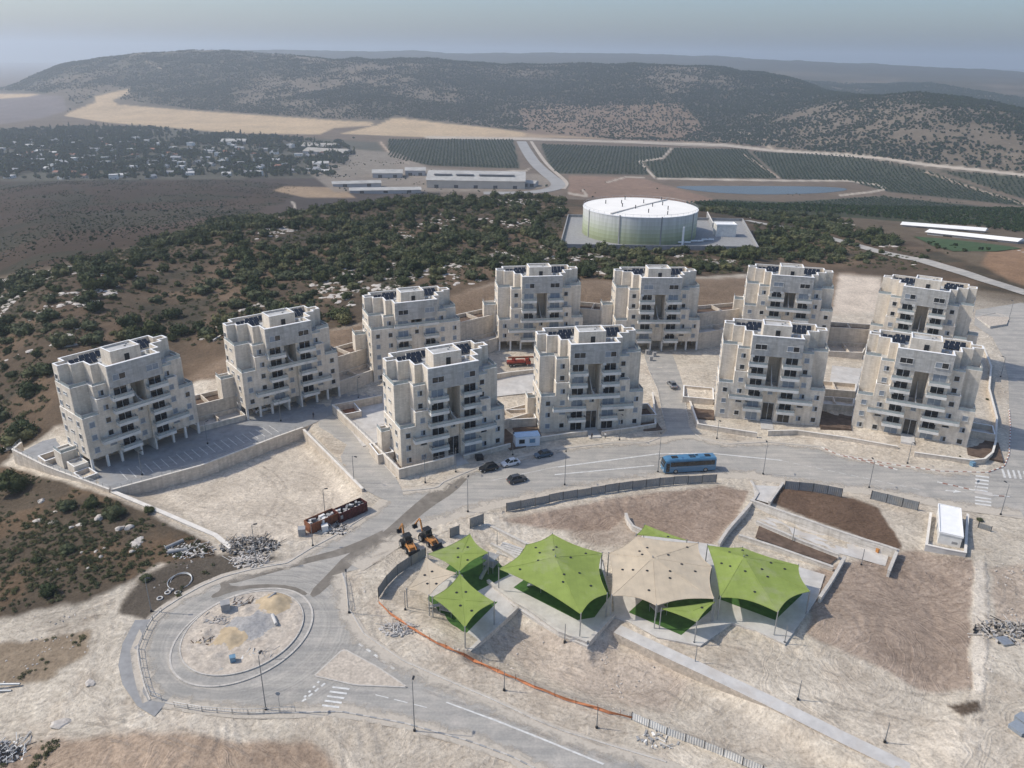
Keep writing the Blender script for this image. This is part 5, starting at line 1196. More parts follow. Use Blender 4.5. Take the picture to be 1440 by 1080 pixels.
def tank():
    zb = 3.9; c = (62.0, 393.0); R_ = 28.0; H_ = 12.9
    s = NT('tank_paint'); tc = s.n('ShaderNodeTexCoord'); sp = s.n('ShaderNodeSeparateXYZ'); s.l(tc.outputs['Object'], sp.inputs[0])
    st = s.math('ADD', s.math('DIVIDE', s.math('FLOOR', s.math('MULTIPLY', sp.outputs[2], 0.55)), 7.1), 0.02)
    col = s.ramp(st, [(0.0, (0.30, 0.33, 0.19)), (0.25, (0.42, 0.46, 0.29)), (0.55, (0.58, 0.60, 0.50)), (0.8, (0.68, 0.68, 0.64)), (1.0, (0.72, 0.71, 0.69))])
    n = s.noise(0.5, 5); mp = s.n('ShaderNodeMapping'); mp.inputs['Scale'].default_value = (1, 1, .07); s.l(s.pos(), mp.inputs['Vector']); n2 = s.noise(0.7, 4, .6, mp.outputs[0])
    s.color(s.mix(1.0, col, s.ramp(n2, [(0.35, (0.84, 0.84, 0.82)), (0.65, (1.04, 1.04, 1.04))]), 'MULTIPLY')); s.p.inputs['Roughness'].default_value = 0.6
    r = thing('water_tank', 'huge round water reservoir painted white fading to yellow-green at its foot', 'water tank', (c[0], c[1], zb))
    m = MB(); n = 96; ring = lambda rr, z: [(math.cos(2 * math.pi * i / n) * rr, math.sin(2 * math.pi * i / n) * rr, z) for i in range(n)]
    m.loft([ring(R_, -1), ring(R_, 3), ring(R_, 8), ring(R_, H_)], cap=False); m.build('shell', s.m, r, smooth=True)
    m = MB(); m.loft([ring(R_ + .15, H_ - .25), ring(R_ + .15, H_ + .1), ring(R_ - .6, H_ + .12)], cap=False); m.build('rim', M_COPING, r)
    m = MB(); m.loft([ring(R_ - .59, H_ + .1), ring(R_ * .5, H_ + .32), ring(.5, H_ + .42)], cap=False); m.build('roof', mat('tank_roof', (0.88, 0.845, 0.775), .05, .1, .95, spec=.05), r, smooth=True)
    m = MB(); g = [(math.cos(2 * math.pi * i / 48) * (R_ - .1), math.sin(2 * math.pi * i / 48) * (R_ - .1), H_ + 1.2) for i in range(49)]; m.path(g, 0.05, 4)
    for p in g[:-1]: m.cyl((p[0], p[1], H_), p, 0.04, n=4)
    m.build('guard_rail', M_STEEL, r)
    for k in range(12):
        a = k * 2.4; rr = 6 + (k * 5.3) % 18; q = MB(); q.cyl((math.cos(a) * rr, math.sin(a) * rr, H_ + .3), (math.cos(a) * rr, math.sin(a) * rr, H_ + 2.1), 0.22, n=8); q.build('roof_vent', M_DARK, r)
    m = MB(); m.obox((0, 0), (math.cos(.9), math.sin(.9)), R_ - 1, (-math.sin(.9), math.cos(.9)), 0.35, H_ + .2, H_ + .75); m.build('walkway', M_CONC, r)
    for k, a in enumerate((-2.05, -1.35, -2.75, -0.6)):
        m = MB(); ca, sa = math.cos(a), math.sin(a); m.obox((ca * (R_ + .12), sa * (R_ + .12)), (-sa, ca), 0.28, (ca, sa), 0.12, -1, H_ + (0.4 if k else 0.6)); m.build('downpipe' if k else 'ladder', M_CONCD, r)
    m = MB(); m.cyl((17, -25.5, 0), (17, -25.5, 8.5), 0.5, n=12); m.build('white_pipe', M_COPING, r)
    P = [gp(788, 347, zb)[:2], gp(799, 305, zb)[:2], gp(1044, 311, zb)[:2], gp(1066, 351, zb)[:2]]
    struct(MB().prism(P, -6, zb, 0, 1).build('tank_yard', [M_CONCD, M_ASPH3]))
    w = wall('compound_wall', 'grey concrete wall round the water tank compound', [tuple(p) for p in (P[3], P[0], P[1], P[2], P[3])], zb + 1.3, zb - 4, 0.35, M_CONCD, world=True, cmat=M_CONCD)
    def shed(x0, x1, yb, yt, z, name, label):
        A = gp(x0, yb, zb)[:2]; B = gp(x1, yb, zb)[:2]; rr = thing(name, label, 'building', (*((A + B) / 2), zb)); w = np.linalg.norm(B - A)
        MB().box(-w / 2, w / 2, 0, 7, 0, z).build('wall', M_WHITE, rr); MB().tray([(-w / 2 - .2, -.2), (w / 2 + .2, -.2), (w / 2 + .2, 7.2), (-w / 2 - .2, 7.2)], z + .002, z + .2, z + .5, .2).build('roof', [M_COPING] * 3, rr)
        MB().box(-w / 2 - .03, -w / 2 + .02, 2, 3, 0, 2.1).build('door', M_SHUT, rr)
    shed(1007, 1034, 333, 310, 5.6, 'pump_house', 'small white pump house in the water tank compound')
    wall('divider_wall', 'short grey wall beside the white pump house', [tuple(gp(994, 304, zb)[:2]), tuple(gp(1002, 320, zb)[:2])], zb + 2.4, zb - .5, .4, M_CONCD, world=True)
    for k, (a, b) in enumerate(((962, 343), (980, 341), (995, 339))):
        p = gp(a, b, zb); r2 = thing('valve_pipework', 'white pipe manifold beside the water tank', 'pipework', p, .1, 'pipes in the tank compound')
        MB().cyl((-3, 0, .8), (3, 0, .8), .4).build('pipe', M_COPING, r2); MB().cyl((0, 0, 0), (0, 0, 1.8), .3).build('valve', M_CONCD, r2)
tank()

# ------------------------------------------------------------------ vehicles
def wheel(par, x, y, z, r, w):
    o = MB().cyl((0, -w / 2, 0), (0, w / 2, 0), r, n=18).build('wheel', M_TIRE, par, (x, y, z))
    MB().cyl((0, -w / 2 - .012, 0), (0, w / 2 + .012, 0), r * .62, n=14).build('rim', M_STEEL, o); return o
def car(label, paint, loc, rot, suv=False):
    r = thing('car', label, 'car', loc, rot, 'cars on the site'); k = 1.12 if suv else 1.0
    def ring(x, hw, z0, z1): return [(x, -hw * .92, z0), (x, hw * .92, z0), (x, hw, z0 + .22), (x, hw, z1 - .16), (x, hw * .9, z1), (x, -hw * .9, z1), (x, -hw, z1 - .16), (x, -hw, z0 + .22)]
    zb = .92 * k
    m = MB(); m.loft([ring(-2.2, .70, .38, .70 * k), ring(-2.12, .82, .25, .80 * k), ring(-1.5, .9, .2, zb), ring(-.4, .91, .2, zb), ring(.9, .9, .2, zb * .98), ring(1.7, .87, .22, .82 * k), ring(2.1, .78, .28, .70 * k), ring(2.2, .62, .38, .6 * k)]); m.build('body', paint, r, smooth=False)
    zt = 1.45 * k
    def cr(x, hw, z): return [(x, -hw, z), (x, hw, z)]
    m = MB(); b = [(-1.95 if suv else -1.75, .78, zb - .05), (1.15, .80, zb - .06), (.35, .62, zt - .02), (-1.35 if suv else -1.05, .62, zt - .02)]
    V = [(x, s * w, z) for x, w, z in b for s in (-1, 1)]
    m.add(V, [(0, 2, 4, 6), (1, 7, 5, 3), (2, 3, 5, 4), (0, 6, 7, 1), (4, 5, 7, 6)]); m.build('windows', M_GLASS, r)
    m = MB(); m.loft([[(x, -.60, z - .03), (x, .60, z - .03), (x, .52, z + .05), (x, -.52, z + .05)] for x, z in ((-1.32 if suv else -1.02, zt), (-.4, zt + .03), (.32, zt))]); m.build('roof', paint, r)
    for s in (-1, 1):
        for a, c in (((1.13, .79, zb - .02), (.33, .625, zt)), ((-.35, .80, zb), (-.35, .63, zt)), ((-1.9 if suv else -1.72, .77, zb - .02), (-1.33 if suv else -1.03, .625, zt))):
            MB().cyl((a[0], s * a[1], a[2]), (c[0], s * c[1], c[2]), .045, n=5).build('pillar', paint, r)
        for x in (-1.35, 1.38): wheel(r, x, s * .82, .33, .33, .22)
        MB().box(2.12, 2.20, s * .58 - .16, s * .58 + .16, .50 * k, .64 * k).build('headlight', M_COPING, r); MB().box(-2.215, -2.1, s * .62 - .14, s * .62 + .14, .58 * k, .74 * k).build('tail_light', M_REDP, r)
        MB().box(.75, .95, s * .93 - .1, s * .93 + .1, zb, zb + .14).build('mirror', paint, r)
    return r
def ang_of(a, b): A = gp(*a); B = gp(*b); return math.atan2(B[1] - A[1], B[0] - A[0])
P_BLK = mat('black_car_paint', (0.012, 0.012, 0.014), .1, 1, .25, spec=.6); P_WHT = mat('white_car_paint', (0.72, .72, .72), .05, 1, .3, spec=.6)
P_BLU = mat('blue_grey_car_paint', (0.05, .085, .12), .1, 1, .3, spec=.6); P_GRY = mat('dark_grey_car_paint', (0.055, .057, .06), .1, 1, .3, spec=.6); P_SIL = mat('silver_car_paint', (0.34, .35, .36), .05, 1, .3, .5, spec=.6)
ra = ang_of((674, 664), (778, 640))
def at(px, py, dz=0.0):
    p = gt(px, py); return (p[0], p[1], p[2] + dz)
car('black car parked at the kerb behind the white one', P_BLK, at(687, 661), ra + math.pi, True)
car('white car parked at the kerb behind the black one', P_WHT, at(718, 653.5), ra + math.pi)
car('blue-grey car parked in the shade by the white cabin', P_BLU, at(764, 641.5), ra + math.pi - .05)
car('dark grey car driving along the main road', P_GRY, at(727, 677), ra + .02, True)
car('white car parked under the raised block over the car park', P_WHT, (*gp(369, 578, .03)[:2], .03), math.radians(40))
car('silver car standing in the short street', P_SIL, at(945, 543), math.radians(100))
def coach():
    a, b = gp(932, 667), gp(1005, 662.5); c = (a + b) / 2; rot = math.atan2(a[1] - b[1], a[0] - b[0]); c = c + np.array([math.sin(-rot) * 0, 1.2, 0])
    blue = mat('blue_coach_paint', (0.075, 0.20, 0.33), .12, .8, .3, spec=.6); r = thing('coach', 'long blue touring coach stopped on the main road', 'bus', (c[0], c[1], 0), rot)
    def ring(x, w, z0, z1, e=.28): return [(x, -w, z0), (x, w, z0), (x, w, z0 + .6), (x, w, z1 - e), (x, w - e * .7, z1), (x, -w + e * .7, z1), (x, -w, z1 - e), (x, -w, z0 + .6)]
    m = MB(); m.loft([ring(-6.0, 1.2, .5, 3.2), ring(-5.9, 1.26, .38, 3.4), ring(-3, 1.275, .32, 3.48), ring(2, 1.275, .32, 3.48), ring(4.8, 1.275, .32, 3.45), ring(5.7, 1.25, .34, 3.2), ring(6.0, 1.12, .42, 2.2), ring(6.05, 1.05, .5, 1.6)]); m.build('body', blue, r)
    for s in (-1, 1):
        m = MB(); m.box(-5.6, 4.6, s * 1.27, s * 1.295, 1.75, 2.85) if s > 0 else m.box(-5.6, 4.6, -1.295, -1.27, 1.75, 2.85); w = m.build('side_window', M_GLASS, r)
        for i in range(7):
            x = -4.3 + i * 1.4; MB().box(x - .03, x + .03, min(s * 1.29, s * 1.302), max(s * 1.29, s * 1.302), 1.75, 2.85).build('pillar', M_DARK, w)
        for x in (-3.6, 3.3): wheel(r, x, s * 1.14, .52, .52, .3)
        MB().path([(5.7, s * 1.2, 2.9), (6.2, s * 1.35, 2.8), (6.25, s * 1.4, 2.3)], .05, 5).build('mirror', M_DARK, r)
        MB().box(5.98, 6.08, s * .8 - .2, s * .8 + .2, .75, .95).build('headlight', M_COPING, r)
        m = MB(); y = s * 1.281; m.box(4.75, 5.55, min(y, y - s * .02), max(y, y - s * .02) + .0, .5, 2.6); m.build('door', M_GLASS, r)
        m = MB(); m.box(-5.9, 4.6, min(s * 1.276, s * 1.286), max(s * 1.276, s * 1.286), 1.45, 1.5); m.build('trim', M_STEEL, r)
    m = MB(); m.add([(6.03, -1.08, 1.65), (6.03, 1.08, 1.65), (5.74, 1.14, 3.05), (5.74, -1.14, 3.05), (6.09, -1.05, 1.65), (6.09, 1.05, 1.65), (5.84, 1.1, 3.1), (5.84, -1.1, 3.1)], [(4, 5, 6, 7), (0, 1, 5, 4), (1, 2, 6, 5), (2, 3, 7, 6), (3, 0, 4, 7)]); m.build('windscreen', M_GLASS, r)
    for x, y, w, l in ((3.4, 0, .5, .7), (-1.0, .4, .22, .3), (-1.0, -.4, .22, .3), (-.3, .4, .22, .3), (-.3, -.4, .22, .3), (-1.8, -.4, .22, .3), (-4.2, 0, .5, .6)): MB().box(x - l, x + l, y - w, y + w, 3.4, 3.56).build('roof_hatch', M_DARK, r)
    MB().box(-3.4, -2.1, -.8, .8, 3.4, 3.62).build('air_unit', blue, r)
coach()
def backhoe(label, loc, rot, lift):
    r = thing('backhoe_loader', label, 'excavator', loc, rot, 'orange backhoe loaders by the road')
    m = MB(); m.loft([[(x, -.55, .7), (x, .55, .7), (x, .5, z), (x, -.5, z)] for x, z in ((-1.4, 1.2), (.1, 1.35), (1.9, 1.25))]); m.build('chassis', M_ORANGE, r)
    m = MB(); m.loft([[(-.9, -.7, 1.2), (-.9, .7, 1.2), (.5, .7, 1.2), (.5, -.7, 1.2)], [(-.95, -.7, 2.0), (-.95, .7, 2.0), (.45, .7, 2.0), (.45, -.7, 2.0)], [(-.8, -.6, 2.75), (-.8, .6, 2.75), (.25, .6, 2.75), (.25, -.6, 2.75)]]); c = m.build('cab', M_GLASS, r); MB().box(-.95, .4, -.72, .72, 2.752, 2.87).build('cab_roof', M_DARK, c)
    for s in (-1, 1):
        wheel(r, -.9, s * .95, .75, .75, .45); wheel(r, 1.4, s * .9, .5, .5, .35)
        MB().path([(.6, s * .62, 1.5), (2.0, s * .62, 1.1 + lift), (2.9, s * .62, .5 + lift)], .12, 6).build('loader_arm', M_ORANGE, r)
    m = MB(); m.loft([[(x, y, z + lift) for x, z in ((2.8, .95), (2.7, .35), (2.95, .1), (3.7, .12), (3.0, .3), (2.9, .9))] for y in (-1.15, 1.15)]); m.build('bucket', M_DARK, r)
    MB().box(-1.75, -1.4, -.9, .9, .5, 1.3).build('rear_frame', M_DARK, r)
    MB().path([(-1.7, 0, 1.2), (-2.6, .1, 3.4), (-3.0, .15, 3.6)], .19, 6).build('boom', M_ORANGE, r); MB().path([(-3.0, .15, 3.6), (-4.6, .2, 1.6)], .15, 6).build('dipper_arm', M_ORANGE, r)
    m = MB(); m.loft([[(x, y, z) for x, z in ((-4.5, 1.7), (-5.1, 1.3), (-5.0, .7), (-4.3, .75), (-4.7, 1.1))] for y in (-.25, .65)]); m.build('rear_bucket', M_DARK, r)
backhoe('orange backhoe loader with its arm raised towards the tar strip', at(574, 771), math.radians(-60), .2); backhoe('orange backhoe loader parked close beside the curved fence', at(602, 762), math.radians(-50), .0)
def boom_truck():
    p = gt(730, 514); r = thing('boom_truck', 'red boom truck parked between the rows of blocks', 'truck', (p[0], p[1], p[2]), math.radians(8)); r.scale = (.8, .8, .8)
    MB().box(-4.5, 2.2, -1.1, 1.1, .9, 1.25).build('chassis', M_DARK, r)
    m = MB(); m.loft([[(x, -1.15, .8), (x, 1.15, .8), (x, 1.1, z), (x, -1.1, z)] for x, z in ((2.25, 2.9), (3.3, 2.95), (3.9, 2.0), (4.1, 1.8))]); c = m.build('cab', M_REDP, r); MB().box(3.35, 3.8, -1.16, 1.16, 2.0, 2.6).build('window', M_GLASS, c)
    MB().box(-4.4, 1.9, -1.0, 1.0, 1.252, 2.0).build('bed', M_REDP, r); MB().cyl((-2, 0, 2.0), (-2, 0, 2.9), .7, n=14).build('turret', M_REDP, r)
    MB().obox((1.5, 0), (1, 0), 5.5, (0, 1), .3, 2.9, 3.4).build('boom', M_RUST, r)
    for s in (-1, 1):
        for x in (-3.2, -2.0, 2.9): wheel(r, x, s * .95, .5, .5, .35)
boom_truck()

# ------------------------------------------------------------------ vegetation
def foliage_mesh(name, material, nleaf, leaf, lobes=7, flat=0.75, seed=1, core=True, tall=False):
    g = np.random.default_rng(seed); C = []; R_ = []
    for k in range(lobes):
        a = g.uniform(0, 6.28); rr = g.uniform(0.15, 0.62) if k else 0; zz = g.uniform(0.3, 0.75) * flat
        C.append((math.cos(a) * rr, math.sin(a) * rr, zz)); R_.append(g.uniform(0.30, 0.5) if k else 0.55)
    if tall: C = [(g.uniform(-.08, .08), g.uniform(-.08, .08), 0.25 + 1.9 * k / lobes) for k in range(lobes)]; R_ = [0.42 * (1 - 0.75 * k / lobes) + .05 for k in range(lobes)]
    C = np.array(C); R_ = np.array(R_); m = MB()
    if core:
        for c, r in zip(C, R_):
            bm = bmesh.new(); bmesh.ops.create_icosphere(bm, subdivisions=1, radius=r * 0.80); o = [tuple(np.array(v.co) * g.uniform(.85, 1.15) * np.array([1, 1, .85]) + c) for v in bm.verts]
            m.add(o, [[v.index for v in f.verts] for f in bm.faces]); bm.free()
    w = R_ ** 2 / np.sum(R_ ** 2)
    for _ in range(nleaf):
        k = g.choice(len(C), p=w); d = g.normal(size=3); d /= np.linalg.norm(d)
        if d[2] < -0.5: d[2] *= -0.5
        p = C[k] + d * R_[k] * g.uniform(0.72, 1.12) * np.array([1, 1, 0.9]); p[2] = max(p[2], 0.02)
        n = d + g.normal(size=3) * 0.55; n /= np.linalg.norm(n); t = np.cross(n, g.normal(size=3)); t /= np.linalg.norm(t); b = np.cross(n, t)
        s = leaf * g.uniform(0.6, 1.3); m.add([p - t * s, p + b * s * .7, p + t * s, p - b * s * .7], [(0, 1, 2, 3)])
    return m.mesh(name, material)
OAK = [foliage_mesh('crown', M_OAK, 420, 0.085, 8, 0.8, 1), foliage_mesh('crown', M_OAK2, 420, 0.085, 9, 0.7, 2), foliage_mesh('crown', M_OAK, 420, 0.085, 6, 0.95, 3), foliage_mesh('crown', M_OAK2, 300, 0.09, 7, 0.6, 4)]
BIG = [foliage_mesh('crown', M_OAK, 1900, 0.042, 11, 0.8, 11), foliage_mesh('crown', M_OAK2, 1900, 0.042, 12, 0.75, 12)]
SCRUB = [foliage_mesh('crown', M_SCRUB, 150, 0.12, 4, 0.5, 21, False), foliage_mesh('crown', M_OAK2, 150, 0.12, 4, 0.5, 22, False)]
FARB = [foliage_mesh('crown', M_FAR, 36, 0.24, 3, 0.8, 31), foliage_mesh('crown', M_PINE, 40, 0.22, 4, 1.0, 32), foliage_mesh('crown', M_ORCH, 20, 0.26, 2, 0.8, 33)]
CYP = foliage_mesh('crown', M_PINE, 90, 0.12, 6, 1, 41, True, True)
STEM = MB().cyl((0, 0, -0.35), (0, 0, 0.45), 0.07, 0.04, 7).mesh('trunk', M_BARK)
def plant(name, label, mesh, loc, s, sz=1.0, group=None, cat='shrub'):
    o = thing(name, label, cat, loc, random.uniform(0, 6.28), group); o.scale = (s, s, s * sz)
    ob('crown', mesh, o); ob('trunk', STEM, o); return o
def scatter(n, rmin, rmax, a0, a1, polys, excl=(), dens=None):
    r = np.sqrt(rng.uniform(rmin ** 2, rmax ** 2, n)); a = np.radians(rng.uniform(a0, a1, n)); x = np.sin(a) * r; y = np.cos(a) * r
    if dens is not None:
        k = rng.random(n) < dens(x, y); x, y = x[k], y[k]
    z = h(x, y); px, py = proj(np.stack([x, y, z], 1)); ok = np.zeros(len(x), bool)
    for P in polys: ok |= poly_sd(px, py, P) > 0
    for P in excl: ok &= poly_sd(px, py, P) < 0
    return np.stack([x, y, z], 1)[ok]
def gn_scatter(name, label, cat, pts, scales, src, sz=1.0):
    me = bpy.data.meshes.new(name); me.vertices.add(len(pts)); me.vertices.foreach_set('co', np.asarray(pts, np.float32).ravel())
    a = me.attributes.new('size', 'FLOAT_VECTOR', 'POINT'); s = np.asarray(scales, np.float32); q = np.stack([s, s, s * sz * rng.uniform(.8, 1.2, len(s)).astype(np.float32)], 1); a.data.foreach_set('vector', q.ravel().astype(np.float32))
    b = me.attributes.new('turn', 'FLOAT_VECTOR', 'POINT'); t = np.zeros((len(pts), 3), np.float32); t[:, 2] = rng.uniform(0, 6.28, len(pts)); b.data.foreach_set('vector', t.ravel())
    me.update(); o = ob(name, me); tag(o, label, cat, None, 'stuff')
    ng = bpy.data.node_groups.new(name, 'GeometryNodeTree'); ng.interface.new_socket('Geometry', in_out='INPUT', socket_type='NodeSocketGeometry'); ng.interface.new_socket('Geometry', in_out='OUTPUT', socket_type='NodeSocketGeometry')
    N = ng.nodes; gi = N.new('NodeGroupInput'); go = N.new('NodeGroupOutput'); ip = N.new('GeometryNodeInstanceOnPoints'); oi = N.new('GeometryNodeObjectInfo'); oi.inputs['Object'].default_value = src; oi.inputs['As Instance'].default_value = True; oi.transform_space = 'ORIGINAL'
    na = N.new('GeometryNodeInputNamedAttribute'); na.data_type = 'FLOAT_VECTOR'; na.inputs[0].default_value = 'size'; nb = N.new('GeometryNodeInputNamedAttribute'); nb.data_type = 'FLOAT_VECTOR'; nb.inputs[0].default_value = 'turn'
    L = ng.links; L.new(gi.outputs[0], ip.inputs['Points']); L.new(oi.outputs['Geometry'], ip.inputs['Instance']); L.new(na.outputs[0], ip.inputs['Scale']); L.new(nb.outputs[0], ip.inputs['Rotation']); L.new(ip.outputs[0], go.inputs[0])
    md = o.modifiers.new('scatter', 'NODES'); md.node_group = ng; return o
BRUSH = [[(-250, 400), (0, 393), (60, 383), (130, 366), (250, 328), (330, 306), (400, 288), (470, 276), (600, 270), (800, 262), (795, 300), (784, 345), (800, 352), (1062, 356), (1060, 382), (870, 392), (690, 390), (640, 408), (500, 420), (480, 460), (330, 468), (300, 490), (240, 480), (70, 500), (70, 560), (50, 610), (20, 634), (0, 640), (-250, 700)],
         [(1062, 345), (1060, 312), (1120, 322), (1180, 340), (1280, 364), (1310, 380), (1240, 382), (1180, 372), (1070, 366)],
         [(985, 297), (1100, 300), (1180, 306), (1265, 345), (1330, 370), (1290, 362), (1140, 322), (1060, 308)]]
bd = scatter(60000, 190, 640, -46, 34, BRUSH, (), lambda x, y: sstep(0.44, 0.68, fbm(x, y, 26, 4, 91)) * 0.6 + 0.06)
dst = np.hypot(bd[:, 0], bd[:, 1]); keep = []; cell = {}
for i in np.argsort(rng.random(len(bd))):
    s = 1.5 + 3.2 * rng.random() ** 1.5; key = (int(bd[i, 0] // 4.6), int(bd[i, 1] // 4.6))
    if key in cell: continue
    cell[key] = 1; keep.append((i, s))
keep = keep[:3000]; keep.sort(key=lambda t: -t[1] / dst[t[0]])
for i, s in keep[:280]:
    p = bd[i]; plant('evergreen_shrub', 'rounded dark evergreen shrub on the rocky slope behind the apartment blocks', OAK[random.randrange(4)], (p[0], p[1], p[2] - 0.1), s, random.uniform(.85, 1.25), 'shrubs on the rocky slope')
SRC = [plant('evergreen_shrub', 'rounded dark evergreen shrub on the rocky slope behind the apartment blocks', OAK[k], tuple(at(*q)), 2.4, 1, 'shrubs on the rocky slope').children[0] for k, q in enumerate(((40, 470), (160, 420), (300, 400), (560, 350)))]
rest = keep[280:]
for k in range(3):
    sel = rest[k::3]; gn_scatter('slope_shrubs', 'mass of dark evergreen shrubs covering the rocky hillside', 'shrubs', [bd[i] - [0, 0, .1] for i, s in sel], [s for i, s in sel], (SRC[0], SRC[1], SRC[2])[k], 1.05)
# low dry scrub
src_s = [plant('dry_shrub', 'low dry shrub on the scrub plot beside the dirt track', SCRUB[k], at(*q), 1.0, 1, 'dry shrubs').children[0] for k, q in enumerate(((120, 790), (60, 760)))]
SPX = [[(-250, 670), (0, 660), (60, 672), (150, 700), (300, 772), (225, 795), (130, 836), (60, 856), (0, 868), (-250, 925)]]
ls = scatter(50000, 110, 190, -52, -24, SPX, (), lambda x, y: sstep(.35, .6, fbm(x, y, 9, 3, 95)) * .8 + .1); gn_scatter('dry_scrub', 'low dry grass and scrub over the plot beside the roundabout', 'scrub', ls[:2600], rng.uniform(.3, .8, min(2600, len(ls))), src_s[1], .9)
ls = scatter(90000, 180, 620, -46, 34, BRUSH, (), lambda x, y: 0.5 + 0 * x); gn_scatter('slope_scrub', 'low olive scrub between the shrubs of the hillside', 'scrub', ls[:15000], rng.uniform(.5, 1.5, min(15000, len(ls))), src_s[1], .8)
ls = scatter(9000, 95, 170, -50, -22, [[(200, 815), (250, 792), (330, 778), (390, 786), (300, 815), (225, 850), (180, 868)], [(-100, 905), (20, 905), (75, 895), (122, 892), (110, 920), (40, 955), (-100, 980)], [(-100, 1045), (30, 1045), (100, 1038), (60, 1080), (-100, 1120)]], (), lambda x, y: sstep(.42, .62, fbm(x, y, 5, 3, 96)) * .9); gn_scatter('verge_scrub', 'straggly dark weeds along the roundabout verge', 'scrub', ls[:2200], rng.uniform(.25, .75, min(2200, len(ls))), src_s[1], .8)
for k, (a, b, s, lab) in enumerate(((18, 690, 4.6, 'very large dark shrub beside the car park retaining wall'), (95, 716, 2.5, 'bushy shrub under the corner of the retaining wall, first of three'), (130, 712, 2.2, 'bushy shrub under the corner of the retaining wall, middle of three'), (162, 725, 2.6, 'bushy shrub under the corner of the retaining wall, end of three'),
      (70, 835, 2.2, 'low wide shrub at the edge of the dirt track'), (95, 775, 1.8, 'grey-green shrub in the middle of the scrub plot'), (52, 790, 1.3, 'small round shrub in the scrub plot'), (1364, 652, 0.9, 'small green shrub at the corner of the curved garden wall'), (1240, 625, .45, 'sapling in the planting strip of the corner block'), (860, 352, 2.9, 'dark round shrub in front of the water tank'), (940, 357, 2.4, 'spreading dark shrub below the white pipe of the water tank'), (850, 368, 2.2, 'dark shrub below the tank compound wall'), (1388, 562, .6, 'shrub in the small orange bed of the curved wall'), (1378, 732, .8, 'grey bush behind the utility hut'), (1350, 642, .35, 'low plant against the curved garden wall'), (205, 815, 1.3, 'dark weedy bush behind the leaning lamp post'), (210, 720, 1.6, 'scrubby bush below the white coping wall'))):
    plant('shrub', lab, BIG[k % 2], at(a, b, -.1), s, 0.95 if k else 1.15)
# far woods, orchards
def far_ob(mesh, px, z0, label, cat='tree'):
    p = gt(*px, z0); return plant('far_tree', label, mesh, (p[0], p[1], p[2]), 4, 1, None, cat).children[0]
S_F = far_ob(FARB[0], (900, 170), -60, 'lone tree on the foot of the wooded hill above the orchards'); S_P = far_ob(FARB[1], (497, 195), -95, 'dark tree beside the straw field and village'); S_O = far_ob(FARB[2], (768, 262.5), -95, 'tree mirrored at the edge of the reservoir'); S_C = far_ob(CYP, (300, 192), -95, 'tall dark cypress at the far edge of the village')
FIELDS = [[(85, 165), (100, 155), (133, 134), (185, 122), (170, 140), (275, 154), (465, 167), (535, 170), (556, 162), (620, 171), (760, 187), (870, 196), (600, 196), (478, 190), (310, 189)], [(-300, 122), (40, 128), (95, 134), (95, 158), (0, 180), (-300, 190)]]
HILLS = [[(-500, 112), (0, 104), (100, 78), (240, 60), (500, 66), (720, 80), (900, 76), (1080, 88), (1180, 110), (1300, 115), (1440, 138), (1900, 180), (1900, 300), (1440, 243), (1300, 229), (1180, 215), (1090, 208), (1020, 201), (860, 196), (760, 187), (620, 171), (465, 167), (275, 154), (165, 146), (100, 158), (0, 140), (-500, 150)]]
def wood(x, y):
    az = np.degrees(np.arctan2(x, y)); base = np.interp(az, [-40, -20, -8, 5, 12, 40], [.34, .48, .70, .84, .90, .90]); n = fbm(x, y, 260, 4, 61); n2 = fbm(x, y, 60, 3, 62)
    return np.clip(base + (0.5 - n) * 2.1 + (0.5 - n2) * 1.6, 0.05, 1)
BARE = [[(730, 155), (960, 145), (990, 182), (950, 196), (740, 190)]]
w1 = scatter(420000, 1380, 4300, -40, 42, HILLS, FIELDS, wood); px, py = proj(w1); bare = poly_sd(px, py, BARE[0]) > 0
w1 = w1[~(bare & (rng.random(len(w1)) < .72))]; print('hill trees', len(w1))
gn_scatter('hill_woodland', 'scattered dark woodland over the distant hills', 'woodland', w1[::2], rng.uniform(2.0, 4.8, len(w1[::2])), S_F, 1.0); gn_scatter('hill_pines', 'dark pines over the distant hills', 'woodland', w1[1::2], rng.uniform(1.8, 4.4, len(w1[1::2])), S_P, 1.15)
orch = []
for k, P in enumerate(ORCHARDS):
    W = np.array([gt(a, b, -90 if k < 6 else -50)[:2] for a, b in P]); ang = math.radians([4, 4, -8, -8, -14, -20, -8][k]); ca, sa = math.cos(ang), math.sin(ang); U = np.stack([W[:, 0] * ca + W[:, 1] * sa, -W[:, 0] * sa + W[:, 1] * ca], 1)
    gx, gy = np.meshgrid(np.arange(U[:, 0].min(), U[:, 0].max(), 6.6 if k != 6 else 6), np.arange(U[:, 1].min(), U[:, 1].max(), 5.4)); gx = gx.ravel() + rng.normal(0, .8, gx.size); gy = gy.ravel() + rng.normal(0, .9, gy.size)
    ok = (poly_sd(gx, gy, U) > 2) & (rng.random(len(gx)) < .90); gx, gy = gx[ok], gy[ok]; orch.append(np.stack([gx * ca - gy * sa, gx * sa + gy * ca], 1))
orch = np.concatenate(orch); print('orchard trees', len(orch)); gn_scatter('orchard_rows', 'long rows of dark green orchard trees on the valley floor', 'orchard', np.stack([orch[:, 0], orch[:, 1], h(orch[:, 0], orch[:, 1])], 1), rng.uniform(2.0, 2.9, len(orch)), S_O, 1.0)
VILL = [[(-200, 190), (0, 184), (100, 180), (200, 180), (330, 190), (480, 200), (500, 215), (470, 248), (400, 248), (300, 254), (0, 252), (-200, 262)]]
vt = scatter(70000, 1250, 3000, -42, -5, VILL, (), lambda x, y: sstep(.3, .55, fbm(x, y, 110, 3, 98)) * .9 + .08); print('village trees', len(vt))
